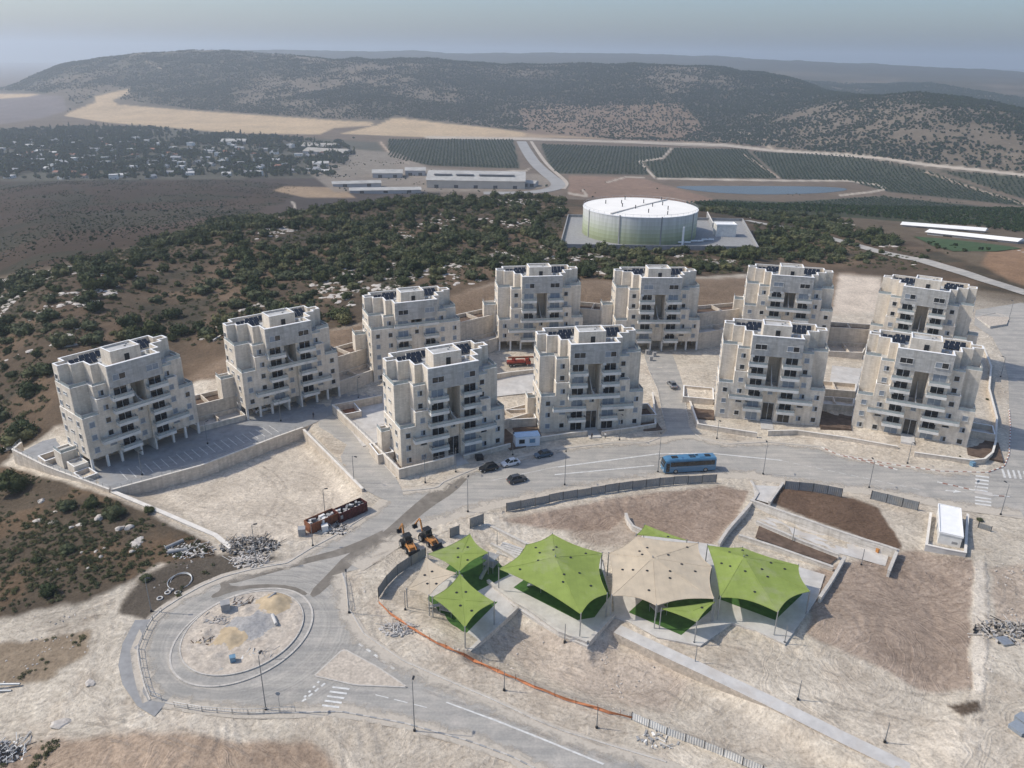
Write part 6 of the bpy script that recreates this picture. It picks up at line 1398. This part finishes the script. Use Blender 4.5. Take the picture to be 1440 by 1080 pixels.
gn_scatter('village_trees', 'dark trees massed between the houses of the valley village', 'trees', vt[::2][:3600], rng.uniform(4.0, 7.5, len(vt[::2][:3600])), S_P, 1.15); gn_scatter('village_cypresses', 'tall dark trees standing over the village roofs', 'trees', vt[1::4][:900], rng.uniform(5, 8, len(vt[1::4][:900])), S_C, .9)
mt = scatter(30000, 400, 1700, -42, 36, [[(-200, 395), (0, 385), (130, 362), (260, 326), (400, 283), (440, 262), (330, 252), (0, 250), (-200, 260)], [(430, 205), (620, 225), (600, 250), (700, 275), (440, 275), (420, 240)], [(1000, 275), (1240, 268), (1310, 278), (1440, 300), (1440, 296), (1240, 276)], [(800, 268), (880, 250), (1000, 284), (860, 285)], [(1270, 330), (1390, 350), (1440, 400), (1330, 372)]], (), lambda x, y: sstep(.52, .74, fbm(x, y, 70, 4, 99)) * .45 + .006)
sl = scatter(60000, 380, 1300, -44, -10, [[(-200, 398), (0, 388), (130, 364), (260, 328), (400, 284), (440, 262), (330, 253), (0, 252), (-200, 262)]], (), lambda x, y: sstep(.38, .62, fbm(x, y, 55, 4, 65)) * .9 + .05)
gn_scatter('slope_heath', 'low dark heath over the brown slope below the village', 'scrub', sl[:8500], rng.uniform(.4, 1.3, len(sl[:8500])), S_F, .6)
print('mid', len(mt)); gn_scatter('valley_bushes', 'scattered bushes over the brown slope and valley edges', 'bushes', mt[:2600], rng.uniform(.8, 2.4, len(mt[:2600])), S_F, .9)

# ------------------------------------------------------------------ loose rock
def rock_mesh(seed, material=None):
    g = np.random.default_rng(seed); bm = bmesh.new(); bmesh.ops.create_icosphere(bm, subdivisions=2, radius=1); sx = g.uniform(.8, 1.5), g.uniform(.6, 1.1), g.uniform(.3, .6)
    V = []
    for v in bm.verts:
        d = np.array(v.co); k = 1 + .35 * (vnoise(d[0:1] * 2 + seed, d[1:2] * 2 + d[2] * 1.7, 1.0, seed)[0] - .5) * 2; V.append(tuple(d * k * np.array(sx)))
    m = MB(); m.add(V, [[v.index for v in f.verts] for f in bm.faces]); bm.free(); return m.mesh('boulder', material or M_ROCK)
ROCKS = [rock_mesh(k) for k in range(4)]
def boulder(label, loc, s, k, group=None):
    o = ob('boulder', ROCKS[k % 4], None, loc, random.uniform(0, 6)); o.scale = (s, s, s); return tag(o, label, 'rock', group)
b0 = boulder('grey boulder alone on the sand track below the roundabout', at(84, 1018, .1), 1.1, 0); boulder('dark tyre-sized boulder at the end of the spoil ridge', at(127, 961, .1), .7, 1)
b1 = boulder('pale flat rock among the shrubs under the retaining wall', at(139, 730, .1), 1.1, 2)
for k, (a, b, s) in enumerate(((55, 732, .9), (75, 735, .8), (168, 744, 1.0), (182, 742, 1.1), (190, 765, 1.2), (196, 760, 1.0), (186, 776, .7), (58, 705, .9), (78, 720, .5), (112, 738, .6), (100, 742, .6), (115, 777, .4), (135, 775, .4), (148, 770, .4), (142, 783, .5), (124, 799, .4), (30, 805, .4), (80, 800, .3), (72, 803, .3))):
    boulder('pale limestone rock half buried in the scrub plot', at(a, b, 0), s, k, 'rocks in the scrub plot')
rs = scatter(60000, 190, 600, -46, 34, BRUSH + [[(1390, 352), (1500, 345), (1600, 420), (1420, 395)]], (), lambda x, y: sstep(.56, .70, fbm(x, y, 30, 4, 101))); gn_scatter('limestone_outcrop', 'pale limestone outcrops between the shrubs', 'rocks', rs[:4200] - [0, 0, .2], rng.uniform(.4, 1.9, len(rs[:4200])), b0, .8)
rs = scatter(40000, 75, 200, -50, 40, [[(-100, 880), (60, 858), (130, 838), (200, 818), (215, 800), (300, 775), (200, 840), (130, 870), (0, 895), (-100, 905)], [(560, 870), (660, 930), (900, 1015), (870, 990), (660, 915)], [(690, 870), (830, 915), (980, 950), (940, 1000), (740, 945)], [(1360, 780), (1440, 780), (1440, 1000), (1360, 980)], [(0, 900), (130, 890), (120, 930), (0, 970)], [(500, 800), (540, 800), (560, 880), (500, 860)]], (), lambda x, y: sstep(.45, .62, fbm(x, y, 6, 3, 103)) * .5 + .03)
gn_scatter('rubble_stones', 'loose pale stones scattered over the site edges', 'stones', rs[:3600], rng.uniform(.05, .24, len(rs[:3600])), b1, 1.0)

# ------------------------------------------------------------------ village, sheds
def house_mesh(w, d, hh, roof):
    a = MB(); a.box(-w / 2, w / 2, -d / 2, d / 2, -2, hh); r = MB()
    if roof == 'gable':
        e = .4; r.add([(-w / 2 - e, -d / 2 - e, hh), (w / 2 + e, -d / 2 - e, hh), (w / 2 + e, d / 2 + e, hh), (-w / 2 - e, d / 2 + e, hh), (-w / 2 - e, 0, hh + 2.2), (w / 2 + e, 0, hh + 2.2)], [(0, 1, 5, 4), (2, 3, 4, 5), (1, 2, 5), (3, 0, 4), (0, 3, 2, 1)])
    else: r.tray([(-w / 2 - .2, -d / 2 - .2), (w / 2 + .2, -d / 2 - .2), (w / 2 + .2, d / 2 + .2), (-w / 2 - .2, d / 2 + .2)], hh + .002, hh + .2, hh + .6, .25)
    q = MB(); q.box(-.7, .7, -.06, .02, 0, 1.2)
    return a, r, q
WMS = [mat('village_white', (0.78, .75, .69), .1, .1), mat('village_cream', (0.55, .49, .40), .1, .1), mat('village_grey', (0.42, .41, .40), .1, .1)]; RMS = [mat('pale_roof', (.62, .60, .56), .12, .1), mat('terracotta_roof', (.30, .15, .10), .15, .1), mat('grey_roof', (.33, .33, .33), .12, .1)]
HP = []
for k, (w, d, hh, rf, wm, rm) in enumerate(((13, 9, 4, 'gable', 0, 0), (11, 9, 4.5, 'gable', 1, 1), (15, 10, 3.6, 'flat', 0, 0), (18, 8, 3.5, 'gable', 2, 2), (12, 12, 6.5, 'flat', 0, 0), (22, 9, 3.6, 'gable', 0, 2))):
    a, r, q = house_mesh(w, d, hh, rf); HP.append((a.mesh('wall', WMS[wm]), r.mesh('roof', [RMS[rm]] * 3 if rf == 'flat' else RMS[rm]), q.mesh('window', M_GLASS), w, d, hh, ('white gabled house', 'cream house with a terracotta roof', 'low white flat-roofed house', 'long grey-roofed house', 'white two-storey house', 'long white house')[k]))
hp = scatter(60000, 1280, 2700, -42, -6, [[(-150, 200), (0, 192), (330, 200), (470, 212), (465, 246), (300, 254), (0, 252), (-150, 260)], [(0, 236), (470, 226), (465, 248), (300, 254), (0, 252)]]); hp = hp[np.argsort(rng.random(len(hp)))]; used = []
for p in hp:
    if len(used) >= 170: break
    if any(math.hypot(p[0] - q[0], p[1] - q[1]) < 26 for q in used): continue
    used.append(p); k = random.randrange(6); wa, ro, wi, w, d, hh, nm = HP[k]
    r = thing('village_house', nm + ' among the dark trees of the valley village', 'house', (p[0], p[1], p[2]), random.choice((0, .25, -.3, 1.5)) + random.uniform(-.15, .15), 'houses of the valley village')
    ob('wall', wa, r); ob('roof', ro, r)
    for x in (-.3, .25): ob('window', wi, r, (x * w, -d / 2 - .01, 1.2))
def shed(label, a, b, depth, hh, rm, wm=None, z0=-95, arch=False, name='farm_shed', group='sheds of the valley farm'):
    A = gt(*a, z0); B = gt(*b, z0); c = (A + B) / 2; w = np.linalg.norm((B - A)[:2]); r = thing(name, label, 'shed', (c[0], c[1], c[2]), math.atan2(B[1] - A[1], B[0] - A[0]), group)
    if name == 'greenhouse': r.rotation_euler[1] = -math.atan2(B[2] - A[2], w); r.location.z += .3
    MB().box(-w / 2, w / 2, 0, depth, -3, hh).build('wall', wm or WMS[2], r); m = MB(); n = 8
    m.loft([[(x, -1 + (depth + 2) * i / n, hh + .05 + (depth * .10 + 1) * (math.sin(math.pi * i / n) if arch else 1 - abs(2 * i / n - 1))) for i in range(n + 1)] + [(x, depth + 1, hh + .02), (x, -1, hh + .02)] for x in (-w / 2 - 1, w / 2 + 1)]); m.build('roof', rm, r)
    for i in range(max(2, int(w / 28))):
        x = -w / 2 + (i + .5) * w / max(2, int(w / 28)); MB().box(x - 3, x + 3, -.08, .02, 0, min(4.5, hh - .8)).build('door', M_DARK, r)
    return r
R_W, R_G = mat('dusty_shed_roof', (.46, .44, .40), .2, .1), mat('weathered_roof', (.40, .37, .32), .2, .1)
s0 = shed('very long factory shed with vaulted pale roof and dark panels', (600, 264), (738, 266), 75, 11, R_W, WMS[1], arch=True)
for x in (-62, -30, 4, 30): MB().box(x, x + 26, 12, 34, 17, 17.6).build('solar_field', mat('roof_panels', (.10, .10, .11), .2, .1), s0)
for L_, a, b, d, hh in (('long low poultry shed beside the dry grass patch', (468, 262), (536, 264), 18, 5), ('long low open shed in front of the poultry shed', (492, 271), (592, 272), 18, 4), ('mid-sized white shed behind the factory', (524, 250), (566, 250), 30, 7), ('small white shed next to the mid-sized one', (570, 247), (598, 247), 25, 8), ('brown-roofed barn at the edge of the village', (426, 216), (484, 219), 40, 5), ('second brown-roofed barn behind the first', (424, 209), (470, 210), 40, 5), ('white shed deep in the village trees', (311, 203), (345, 203), 30, 6), ('small pale shed beside the farm track', (440, 234), (462, 234), 18, 5), ('white shed at the end of the factory yard', (735, 262), (752, 263), 20, 5)):
    shed(L_, a, b, d, hh, R_W if 'white' in L_ or 'pale' in L_ or 'poultry' in L_ else R_G)
for lab, a, b, zz in (('long white greenhouse roof beside the lower field, upper of two', (1268, 320), (1383, 329), -30), ('long white greenhouse roof beside the lower field, lower of two', (1303, 331), (1430, 345), -20)): shed(lab, a, b, 5, 1.6, mat('greenhouse_white', (.78, .77, .74), .05, .1), WMS[2], zz, name='greenhouse', group='white greenhouses')
sheet('crop_field', [tuple(gt(a, b, -15)[:2]) for a, b in ((1284, 334), (1310, 336), (1420, 349), (1436, 352), (1400, 357), (1340, 356), (1310, 348))], .3, mat('crop_green', (.05, .085, .03), .25, .2), 10)

# ------------------------------------------------------------------ lamp posts, rails, odds and ends of the site
def lamp(label, px, hgt=8.0, arm=1.2, rot=0.0, lean=0.0, z=None):
    p = gt(*px) if z is None else gp(*px, z); r = thing('lamp_post', label, 'lamp post', p, rot, 'street lamps')
    MB().cyl((0, 0, 0), (lean, 0, hgt), .085, .05, 8).build('pole', M_POLE, r); MB().cyl((0, 0, -.2), (0, 0, .35), .22, .18, 8).build('base', M_DARK, r)
    if arm:
        MB().cyl((lean, 0, hgt), (lean + arm, 0, hgt + .12), .04, n=6).build('arm', M_POLE, r); MB().box(lean + arm - .1, lean + arm + .55, -.14, .14, hgt + .08, hgt + .2).build('lamp_head', M_DARK, r)
    return r
for lab, px, hg, arm, rot in (
 ('lamp post on the verge of the lower road', (583, 1028), 8.5, 0.5, 1.5), ('lamp post in the rail beside the zebra crossing', (374, 998), 9.5, .4, 1.4), ('leaning lamp post by the pipe coil', (213, 860), 6.5, .3, 0),
 ('lamp post on the road verge in front of the curved fence', (794, 682), 7.5, .8, 1.5), ('lamp post beside the front of the blue coach', (925, 664), 9, .8, 1.5), ('lamp post beside the tar strip across from the backhoes', (658, 720), 7.5, .8, 1.5),
 ('lamp post on the wide verge past the coach', (1073, 667), 7.5, .8, 1.5), ('lamp post above the second grey fence', (1222, 686), 6.5, .8, 1.6), ('lamp post near the crossing beyond the utility hut', (1407, 724), 7, .8, 1.8),
 ('lamp post half way up the side street', (498, 679), 6.5, .8, -.6), ('lamp post at the corner plot wall', (598, 679), 7, .8, -1.4), ('lamp post at the entrance of the corner block', (641, 664), 6, .8, -1.4), ('lamp post beside the white cabin', (721, 640), 6, .7, -1.4), ('lamp post in front of the middle block', (871, 619), 7, .7, -1.4), ('lamp post at the mouth of the short street', (1008, 617), 5, .6, -1.5),
 ('lamp post on the pavement of the corner block', (1276, 652), 5.5, .6, -1.5), ('lamp post on the upper road by the curved wall', (1407, 530), 6, .6, 2.2), ('lamp post behind the rust-coloured skip', (457, 722), 5.5, .4, .3), ('lamp post in front of the rust-coloured skip', (440, 768), 5, .4, .3), ('lamp post in the rubble heap', (361, 792), 8, .4, .3), ('lamp post in the railing at the roundabout entry', (491, 862), 7.5, .9, 1.8),
 ('lamp post on the traffic island of the upper road', (1418, 452), 7, .6, 1.6)): lamp(lab, px, hg, arm, rot)
for lab, px in (('lamp post in the middle of the striped car park', (200, 668)), ('lamp post at the far end of the striped car park', (292, 624)), ('lamp post beside the white car under the block', (395, 592)), ('lamp post in the rear car park behind the corner plot', (504, 559))): lamp(lab, px, 5.5, .5, 1, z=.03)
for lab, px in (('thin post on the footpath below the beige sail', (977, 935)), ('thin post half way down the footpath', (1122, 984)), ('thin post near the foot of the footpath', (1244, 1044)), ('thin post on the slope by the orange netting', (709, 971)), ('thin post beside the lower road and netting', (839, 1024)), ('thin post at the corner of the low triangular sail', (976, 905)), ('thin post between the stone terraces', (1114, 763)), ('thin post at the end of the stone terraces', (1211, 795)), ('thin post at the corner of the end green sail', (1103, 905)), ('thin post in front of the large green sail', (794, 903)), ('thin post at the edge of the small sails', (570, 858)), ('thin post beside the stone steps', (699, 770))): lamp(lab, px, 3.6, 0)
def railing(label, pts, step=2.2):
    P = resample(G2(pts), step); root = thing('barrier_railing', label, 'railing', (P[0][0], P[0][1], hz(*P[0]))); o = root.location
    for a, b in zip(P[:-1], P[1:]):
        A = np.array([a[0] - o.x, a[1] - o.y, hz(*a) - o.z]); B = np.array([b[0] - o.x, b[1] - o.y, hz(*b) - o.z]); d = B - A; A = A + d * .03; B = B - d * .03; u = np.array([0, 0, 1.0]); m = MB()
        m.path([A, A + u * .95, B + u * .95, B], .045, 5); m.path([A + u * .35, B + u * .35], .03, 5)
        for t in (.25, .5, .75): m.path([A + (B - A) * t + u * .35, A + (B - A) * t + u * .95], .02, 4)
        m.build('rail_section', M_STEEL, root)
railing('grey hoop railing round the outside of the roundabout', [(228, 985), (214, 983), (206, 965), (199, 936), (196, 913), (204, 893), (214, 874), (228, 861)]); railing('grey hoop railing along the lower edge of the roundabout', [(245, 994), (284, 1001), (340, 1005), (400, 1002), (416, 1001)]); railing('grey hoop railing at the roundabout entry below the backhoes', [(484, 812), (488, 830), (492, 858)])
def skip(label, cpx, ztop, L, W, H_, rot, m_, junk):
    c = gp(*cpx, ztop); r = thing('skip_container', label, 'container', (c[0], c[1], ztop - H_), rot, 'skip containers by the road')
    m = MB(); x, y = L / 2, W / 2; m.tray([(-x, -y), (x, -y), (x, y), (-x, y)], 0, H_ - 1.2, H_, .09, 0, 0, 1); m.build('shell', [m_, M_DARK], r)
    for i in range(8):
        xx = -x + .4 + i * (L - .8) / 7; q = MB(); q.box(xx - .06, xx + .06, -y - .07, -y, .1, H_ - .1); q.build('rib', m_, r)
    q = MB(); rr = np.random.default_rng(int(L * 10) + junk)
    for _ in range(46):
        a, b = rr.uniform(-x + .4, x - .4), rr.uniform(-y + .3, y - .3); s = rr.uniform(.08, .3); t = rr.uniform(0, 3); q.obox((a, b), (math.cos(t), math.sin(t)), s * rr.uniform(1, 2.5), (-math.sin(t), math.cos(t)), s, H_ - 1.25, H_ - rr.uniform(.1, .8), rr.integers(0, 3))
    q.build('rubbish', [M_DARK, M_WHITE, M_CONCD], r)['kind'] = 'stuff'
sa = ang_of((439, 752), (511, 720)); skip('rust-coloured skip full of rubbish beside the sand lot', (452, 726), 2.1, 6.3, 2.4, 2.5, sa, M_RUST, 1); skip('maroon skip next to the street wall', (492, 711), 2.1, 6.6, 2.4, 2.5, sa, M_MAROON, 2)
def rubble(name, label, px, n, rad, hgt, mats_, seed):
    p = gt(*px); g = np.random.default_rng(seed); m = MB(); 
    for _ in range(n):
        a = g.uniform(0, 6.28); rr = rad * math.sqrt(g.random()); x, y = math.cos(a) * rr, math.sin(a) * rr * .55; z = hgt * max(0, 1 - rr / rad); t = g.uniform(0, 3); s = g.uniform(.05, .17); k = g.integers(0, len(mats_))
        if g.random() < .25:
            L_ = g.uniform(.5, 2.2); m.cyl((x, y, z + .1), (x + math.cos(t) * L_, y + math.sin(t) * L_, z + g.uniform(0, .6)), g.uniform(.03, .08), n=5, mi=k)
        else: m.obox((x, y), (math.cos(t), math.sin(t)), s * g.uniform(1, 3), (-math.sin(t), math.cos(t)), s, z - .2, z + s * g.uniform(.5, 1.4), k)
    o = m.build(name, mats_, None, (p[0], p[1], p[2])); return tag(o, label, 'rubble', None, 'stuff')
DB = [M_CONCD, mat('rubble_grey', (.24, .21, .175), .3, 2), M_DARK, M_ROCK]
rubble('rubble_heap', 'heap of tangled building rubble at the end of the coping wall', (352, 768), 420, 5.5, 1.1, DB, 1); rubble('rubble_heap', 'white rubble spread at the kerb below the rubble heap', (350, 790), 160, 3.5, .3, [M_ROCK, M_CONC, M_ROCK], 2); rubble('rubble_heap', 'broken stones in front of the rust-coloured skip', (472, 745), 110, 3.4, .4, [M_ROCK, M_CONC, M_DARK], 3)
rubble('rubble_heap', 'building waste on the slope by the curved fence', (560, 885), 150, 3.0, .2, [M_ROCK, M_CONC, M_CONCD], 4); rubble('rubble_heap', 'timber and sheet waste heap at the edge of the worked soil', (1418, 890), 260, 5.5, .6, DB, 5); rubble('rubble_heap', 'brushwood and waste by the dirt ground edge', (8, 1058), 200, 3.6, .5, [M_DARK, M_WHITE, M_CONCD], 6); rubble('rubble_heap', 'loose blocks on the roundabout island', (300, 875), 90, 2.4, .3, [M_CONCD, M_ROCK], 7); rubble('rubble_heap', 'grey stones at the foot of the gravel on the roundabout island', (360, 925), 150, 2.6, .25, [M_CONCD, M_ROCK, M_WHITE], 17); rubble('rubble_heap', 'dark clods beside the ochre pile on the roundabout island', (335, 852), 110, 2.2, .35, [M_SOILD, M_CONCD, M_ROCK], 18); rubble('rubble_heap', 'brown clods along the edge of the roundabout island', (284, 905), 120, 2.0, .3, [M_SOILD, M_ROCK, M_OCHRE], 19); rubble('rubble_heap', 'planks and stones where the coping wall has broken', (268, 775), 200, 4.5, .5, [M_ROCK, M_CONC, M_BARK], 8); rubble('rubble_heap', 'waste beside the walled corner of the car park block', (112, 655), 90, 2.6, .3, [M_WHITE, M_CONCD], 9); rubble('rubble_heap', 'loose sheets beside the pale panel fence', (925, 1042), 40, 3.0, .1, [M_WHITE, M_CONCD], 10)
def rings(label, px, R_, r_, tilt=0.0, name='concrete_ring', m_=None, seg=28):
    p = gt(*px); m = MB(); n = 8; RR = []
    for i in range(seg):
        a = 2 * math.pi * i / seg; RR.append([((R_ + r_ * math.cos(b)) * math.cos(a), (R_ + r_ * math.cos(b)) * math.sin(a), r_ * math.sin(b) + r_) for b in np.linspace(0, 2 * math.pi, n, endpoint=False)])
    m.loft(RR + [RR[0]], cap=False); o = m.build(name, m_ or M_CONC, None, (p[0], p[1], p[2]), smooth=True); o.rotation_euler = (tilt, 0, 0); return tag(o, label, 'pipe', 'pipe rings by the roundabout' if name == 'concrete_ring' else None)
rings('large coil of grey pipe lying in the dark verge', (253, 818), 2.0, .09, .1, 'pipe_coil', M_STEEL); rings('second loop of grey pipe inside the large coil', (255, 816), 1.75, .07, .2, 'pipe_coil', M_STEEL)
for k, (a, b) in enumerate(((225, 842), (236, 834), (240, 830), (250, 834))): rings('pale concrete pipe ring on the roundabout verge', (a, b), .42, .12, random.uniform(-.3, .3))
rings('thin hose loop on the roundabout island', (416, 900), 1.3, .04, 0, 'hose_loop', M_DARK)
def pipe(label, a, b, r_, m_, z=.35, name='pipe'):
    A = gt(*a); B = gt(*b); c = (A + B) / 2; m = MB(); m.cyl((A[0] - c[0], A[1] - c[1], z + r_), (B[0] - c[0], B[1] - c[1], z + r_), r_, n=14); tag(m.build(name, m_, None, (c[0], c[1], c[2]), smooth=False), label, 'pipe')
pipe('pale concrete pipe lying on the roundabout island', (384, 869), (389, 882), .28, M_CONC); pipe('grey pipe leaning on the ochre sand pile', (378, 846), (388, 838), .25, M_CONCD); pipe('stacked steel pipe at the edge of the dirt ground, upper', (-12, 968), (29, 964), .18, M_STEEL, .35); pipe('stacked steel pipe at the edge of the dirt ground, lower', (-12, 974), (16, 971), .16, M_STEEL, .0); pipe('grey drain pipe below the broken wall', (233, 773), (258, 762), .35, M_CONCD, 0); pipe('second grey drain pipe below the broken wall', (236, 779), (264, 774), .35, M_CONCD, 0)
def crate(label, px, s, m_, z=.25, name='crate', rot=.4, hgt=None):
    p = gt(*px); r = thing(name, label, 'crate', (p[0], p[1], p[2] + z), rot); hh = hgt or s
    MB().box(-s / 2, s / 2, -s / 2, s / 2, 0, hh).build('box', m_, r); MB().box(-s / 2 - .04, s / 2 + .04, -s / 2 - .04, s / 2 + .04, hh + .002, hh + .08).build('lid', m_, r)
crate('pale blue crate on the roundabout island', (328, 931), .8, M_BLUE); crate('grey pallet of blocks on the roundabout island', (318, 859), 1.4, M_CONCD); crate('white cube beside the skips', (457, 746), 1.2, M_WHITE, 0); crate('blue water box beside the corner block wall', (1367, 655), .9, M_BLUE, 0); crate('orange toolbox on the upper stone terrace', (1234, 776), .8, M_ORANGE, 0); crate('green waste bin at the car park gate, first of two', (403, 592), .9, M_TURF, 0, 'waste_bin', .4, 1.2); crate('green waste bin at the car park gate, second of two', (408, 590), .9, M_TURF, 0, 'waste_bin', .4, 1.2)
crate('grey steel box at the end of the rust skip', (425, 752), 1.3, M_CONCD, 0, 'steel_box', .2, 1.5); crate('stack of grey steel sheets on the sand', (1432, 1026), 1.9, M_SHUT, 0, 'sheet_stack', .5, .5); crate('second stack of grey steel sheets on the sand', (1438, 1014), 1.6, M_SHUT, 0, 'sheet_stack', .5, .6); crate('pale sheet stack by the waste heap', (1412, 903), 1.8, M_STEEL, 0, 'sheet_stack', .2, .3); crate('dark bags against the corner block wall', (674, 646), 1.6, M_DARK, 0, 'rubbish_bags', .3, .9)
for k, (a, b) in enumerate(((975, 509), (980, 503), (970, 500))): crate(('first', 'middle', 'last')[k] + ' grey waste bin of the row at the top of the short street', (a - 60, b - 2), .9, M_CONCD, 0, 'waste_bin', .2, 1.2)
def cabin():
    p = gp(742, 628); r = thing('site_cabin', 'small white site cabin with two blue windows between the front blocks', 'cabin', (p[0], p[1], .05), math.radians(12))
    MB().box(-2.9, 2.9, 0, 2.5, 0, 2.5).build('wall', mat('cabin_white', (.74, .77, .80), .08, 1.0), r); MB().tray([(-3, -.1), (3, -.1), (3, 2.6), (-3, 2.6)], 2.502, 2.56, 2.68, .1).build('roof', [mat('cabin_roof', (.55, .68, .80), .1, 1.0)] * 3, r)
    for x, m_ in ((-1.4, M_GLASS), (1.1, M_BLUE)):
        w = MB().box(x - .75, x + .75, -.06, .02, .8, 2.0).build('window', M_FRAME, r); MB().box(x - .65, x + .65, -.075, -.055, .9, 1.9).build('pane', m_, w)
cabin()
def sign(px, label):
    p = gt(*px); r = thing('road_sign', label, 'sign', p, 0, 'road signs'); MB().cyl((0, 0, 0), (0, 0, 2.3), .04, n=6).build('post', M_STEEL, r); MB().cyl((0, -.05, 2.3), (0, -.02, 2.3), .32, n=16).build('disc', M_SHUT, r)
sign((393, 993), 'round road sign in the rail by the zebra crossing'); sign((1372, 690), 'round road sign on the traffic island by the crossing')

# ------------------------------------------------------------------ people
def person(label, loc, rot, shirt, trousers):
    J = dict(pel=(0, 0, .95), che=(0, 0, 1.3), nec=(0, 0, 1.47), hed=(0, .01, 1.56), top=(0, .01, 1.72), ls=(-.19, 0, 1.40), le=(-.25, -.02, 1.12), lh=(-.24, .08, .88), lf=(-.235, .1, .80), rs=(.19, 0, 1.40), re=(.25, -.02, 1.12), rh=(.24, .08, .88), rf=(.235, .1, .80),
             lp=(-.10, 0, .90), lk=(-.11, .03, .5), la=(-.12, 0, .09), lt=(-.13, .16, .04), rp=(.10, 0, .90), rk=(.12, .06, .5), ra=(.13, .05, .09), rt=(.14, .21, .04))
    E = 'pel-che che-nec nec-hed hed-top che-ls ls-le le-lh lh-lf che-rs rs-re re-rh rh-rf pel-lp lp-lk lk-la la-lt pel-rp rp-rk rk-ra ra-rt'.split(); ks = list(J); rad = dict(pel=.15, che=.17, nec=.06, hed=.10, top=.085, ls=.075, rs=.075, le=.05, re=.05, lh=.035, rh=.035, lf=.03, rf=.03, lp=.10, rp=.10, lk=.065, rk=.065, la=.045, ra=.045, lt=.035, rt=.035)
    me = bpy.data.meshes.new('body'); me.from_pydata([J[k] for k in ks], [tuple(ks.index(q) for q in e.split('-')) for e in E], []); o = ob('body', me); md = o.modifiers.new('skin', 'SKIN'); o.modifiers.new('sub', 'SUBSURF').levels = 1
    for k, v in zip(ks, me.skin_vertices[0].data): v.radius = (rad[k], rad[k] * (.75 if k in ('pel', 'che') else 1)); v.use_root = k == 'pel'
    dg = bpy.context.evaluated_depsgraph_get(); ev = bpy.data.meshes.new_from_object(o.evaluated_get(dg)); bpy.data.objects.remove(o)
    for m_ in (M_SKIN, shirt, trousers): ev.materials.append(m_)
    for p in ev.polygons: z = p.center.z; p.material_index = 2 if z < .95 and abs(p.center.x) < .2 else (1 if z < 1.46 and not (z < .92) else 0); p.use_smooth = True
    r = thing('person', label, 'person', loc, rot); ob('body', ev, r); m = MB(); bm = bmesh.new(); bmesh.ops.create_icosphere(bm, subdivisions=2, radius=.112); m.add([(v.co.x, v.co.y - .015, max(v.co.z, -.02) + 1.645) for v in bm.verts], [[v.index for v in f.verts] for f in bm.faces]); bm.free(); m.build('hair', M_DARK, r)
person('person in dark clothes walking across the car park', (*gp(441, 588, .03)[:2], .03), 2.6, M_CLOTH, M_CLOTH); person('person in dark trousers standing at the middle block entrance', at(832, 618), .4, M_CLOTH, M_CLOTH); person('person in a pale shirt waiting by the wall of the middle block', at(851, 617), -.6, M_WHITE, M_CLOTH)

# ------------------------------------------------------------------ haze
def haze():
    m = bpy.data.materials.new('valley_haze'); m.use_nodes = True; t = m.node_tree; t.nodes.clear(); o = t.nodes.new('ShaderNodeOutputMaterial'); v = t.nodes.new('ShaderNodeVolumePrincipled')
    v.inputs['Color'].default_value = (0.82, 0.895, 0.965, 1); v.inputs['Density'].default_value = 0.00015; v.inputs['Anisotropy'].default_value = 0.35; t.links.new(v.outputs[0], o.inputs['Volume'])
    b = MB(); b.box(-19000, 19000, -600, 21000, -185, 240); q = b.build('haze', m); q['kind'] = 'stuff'; q['label'] = 'pale summer haze lying over the valley'; q['category'] = 'haze'
haze()
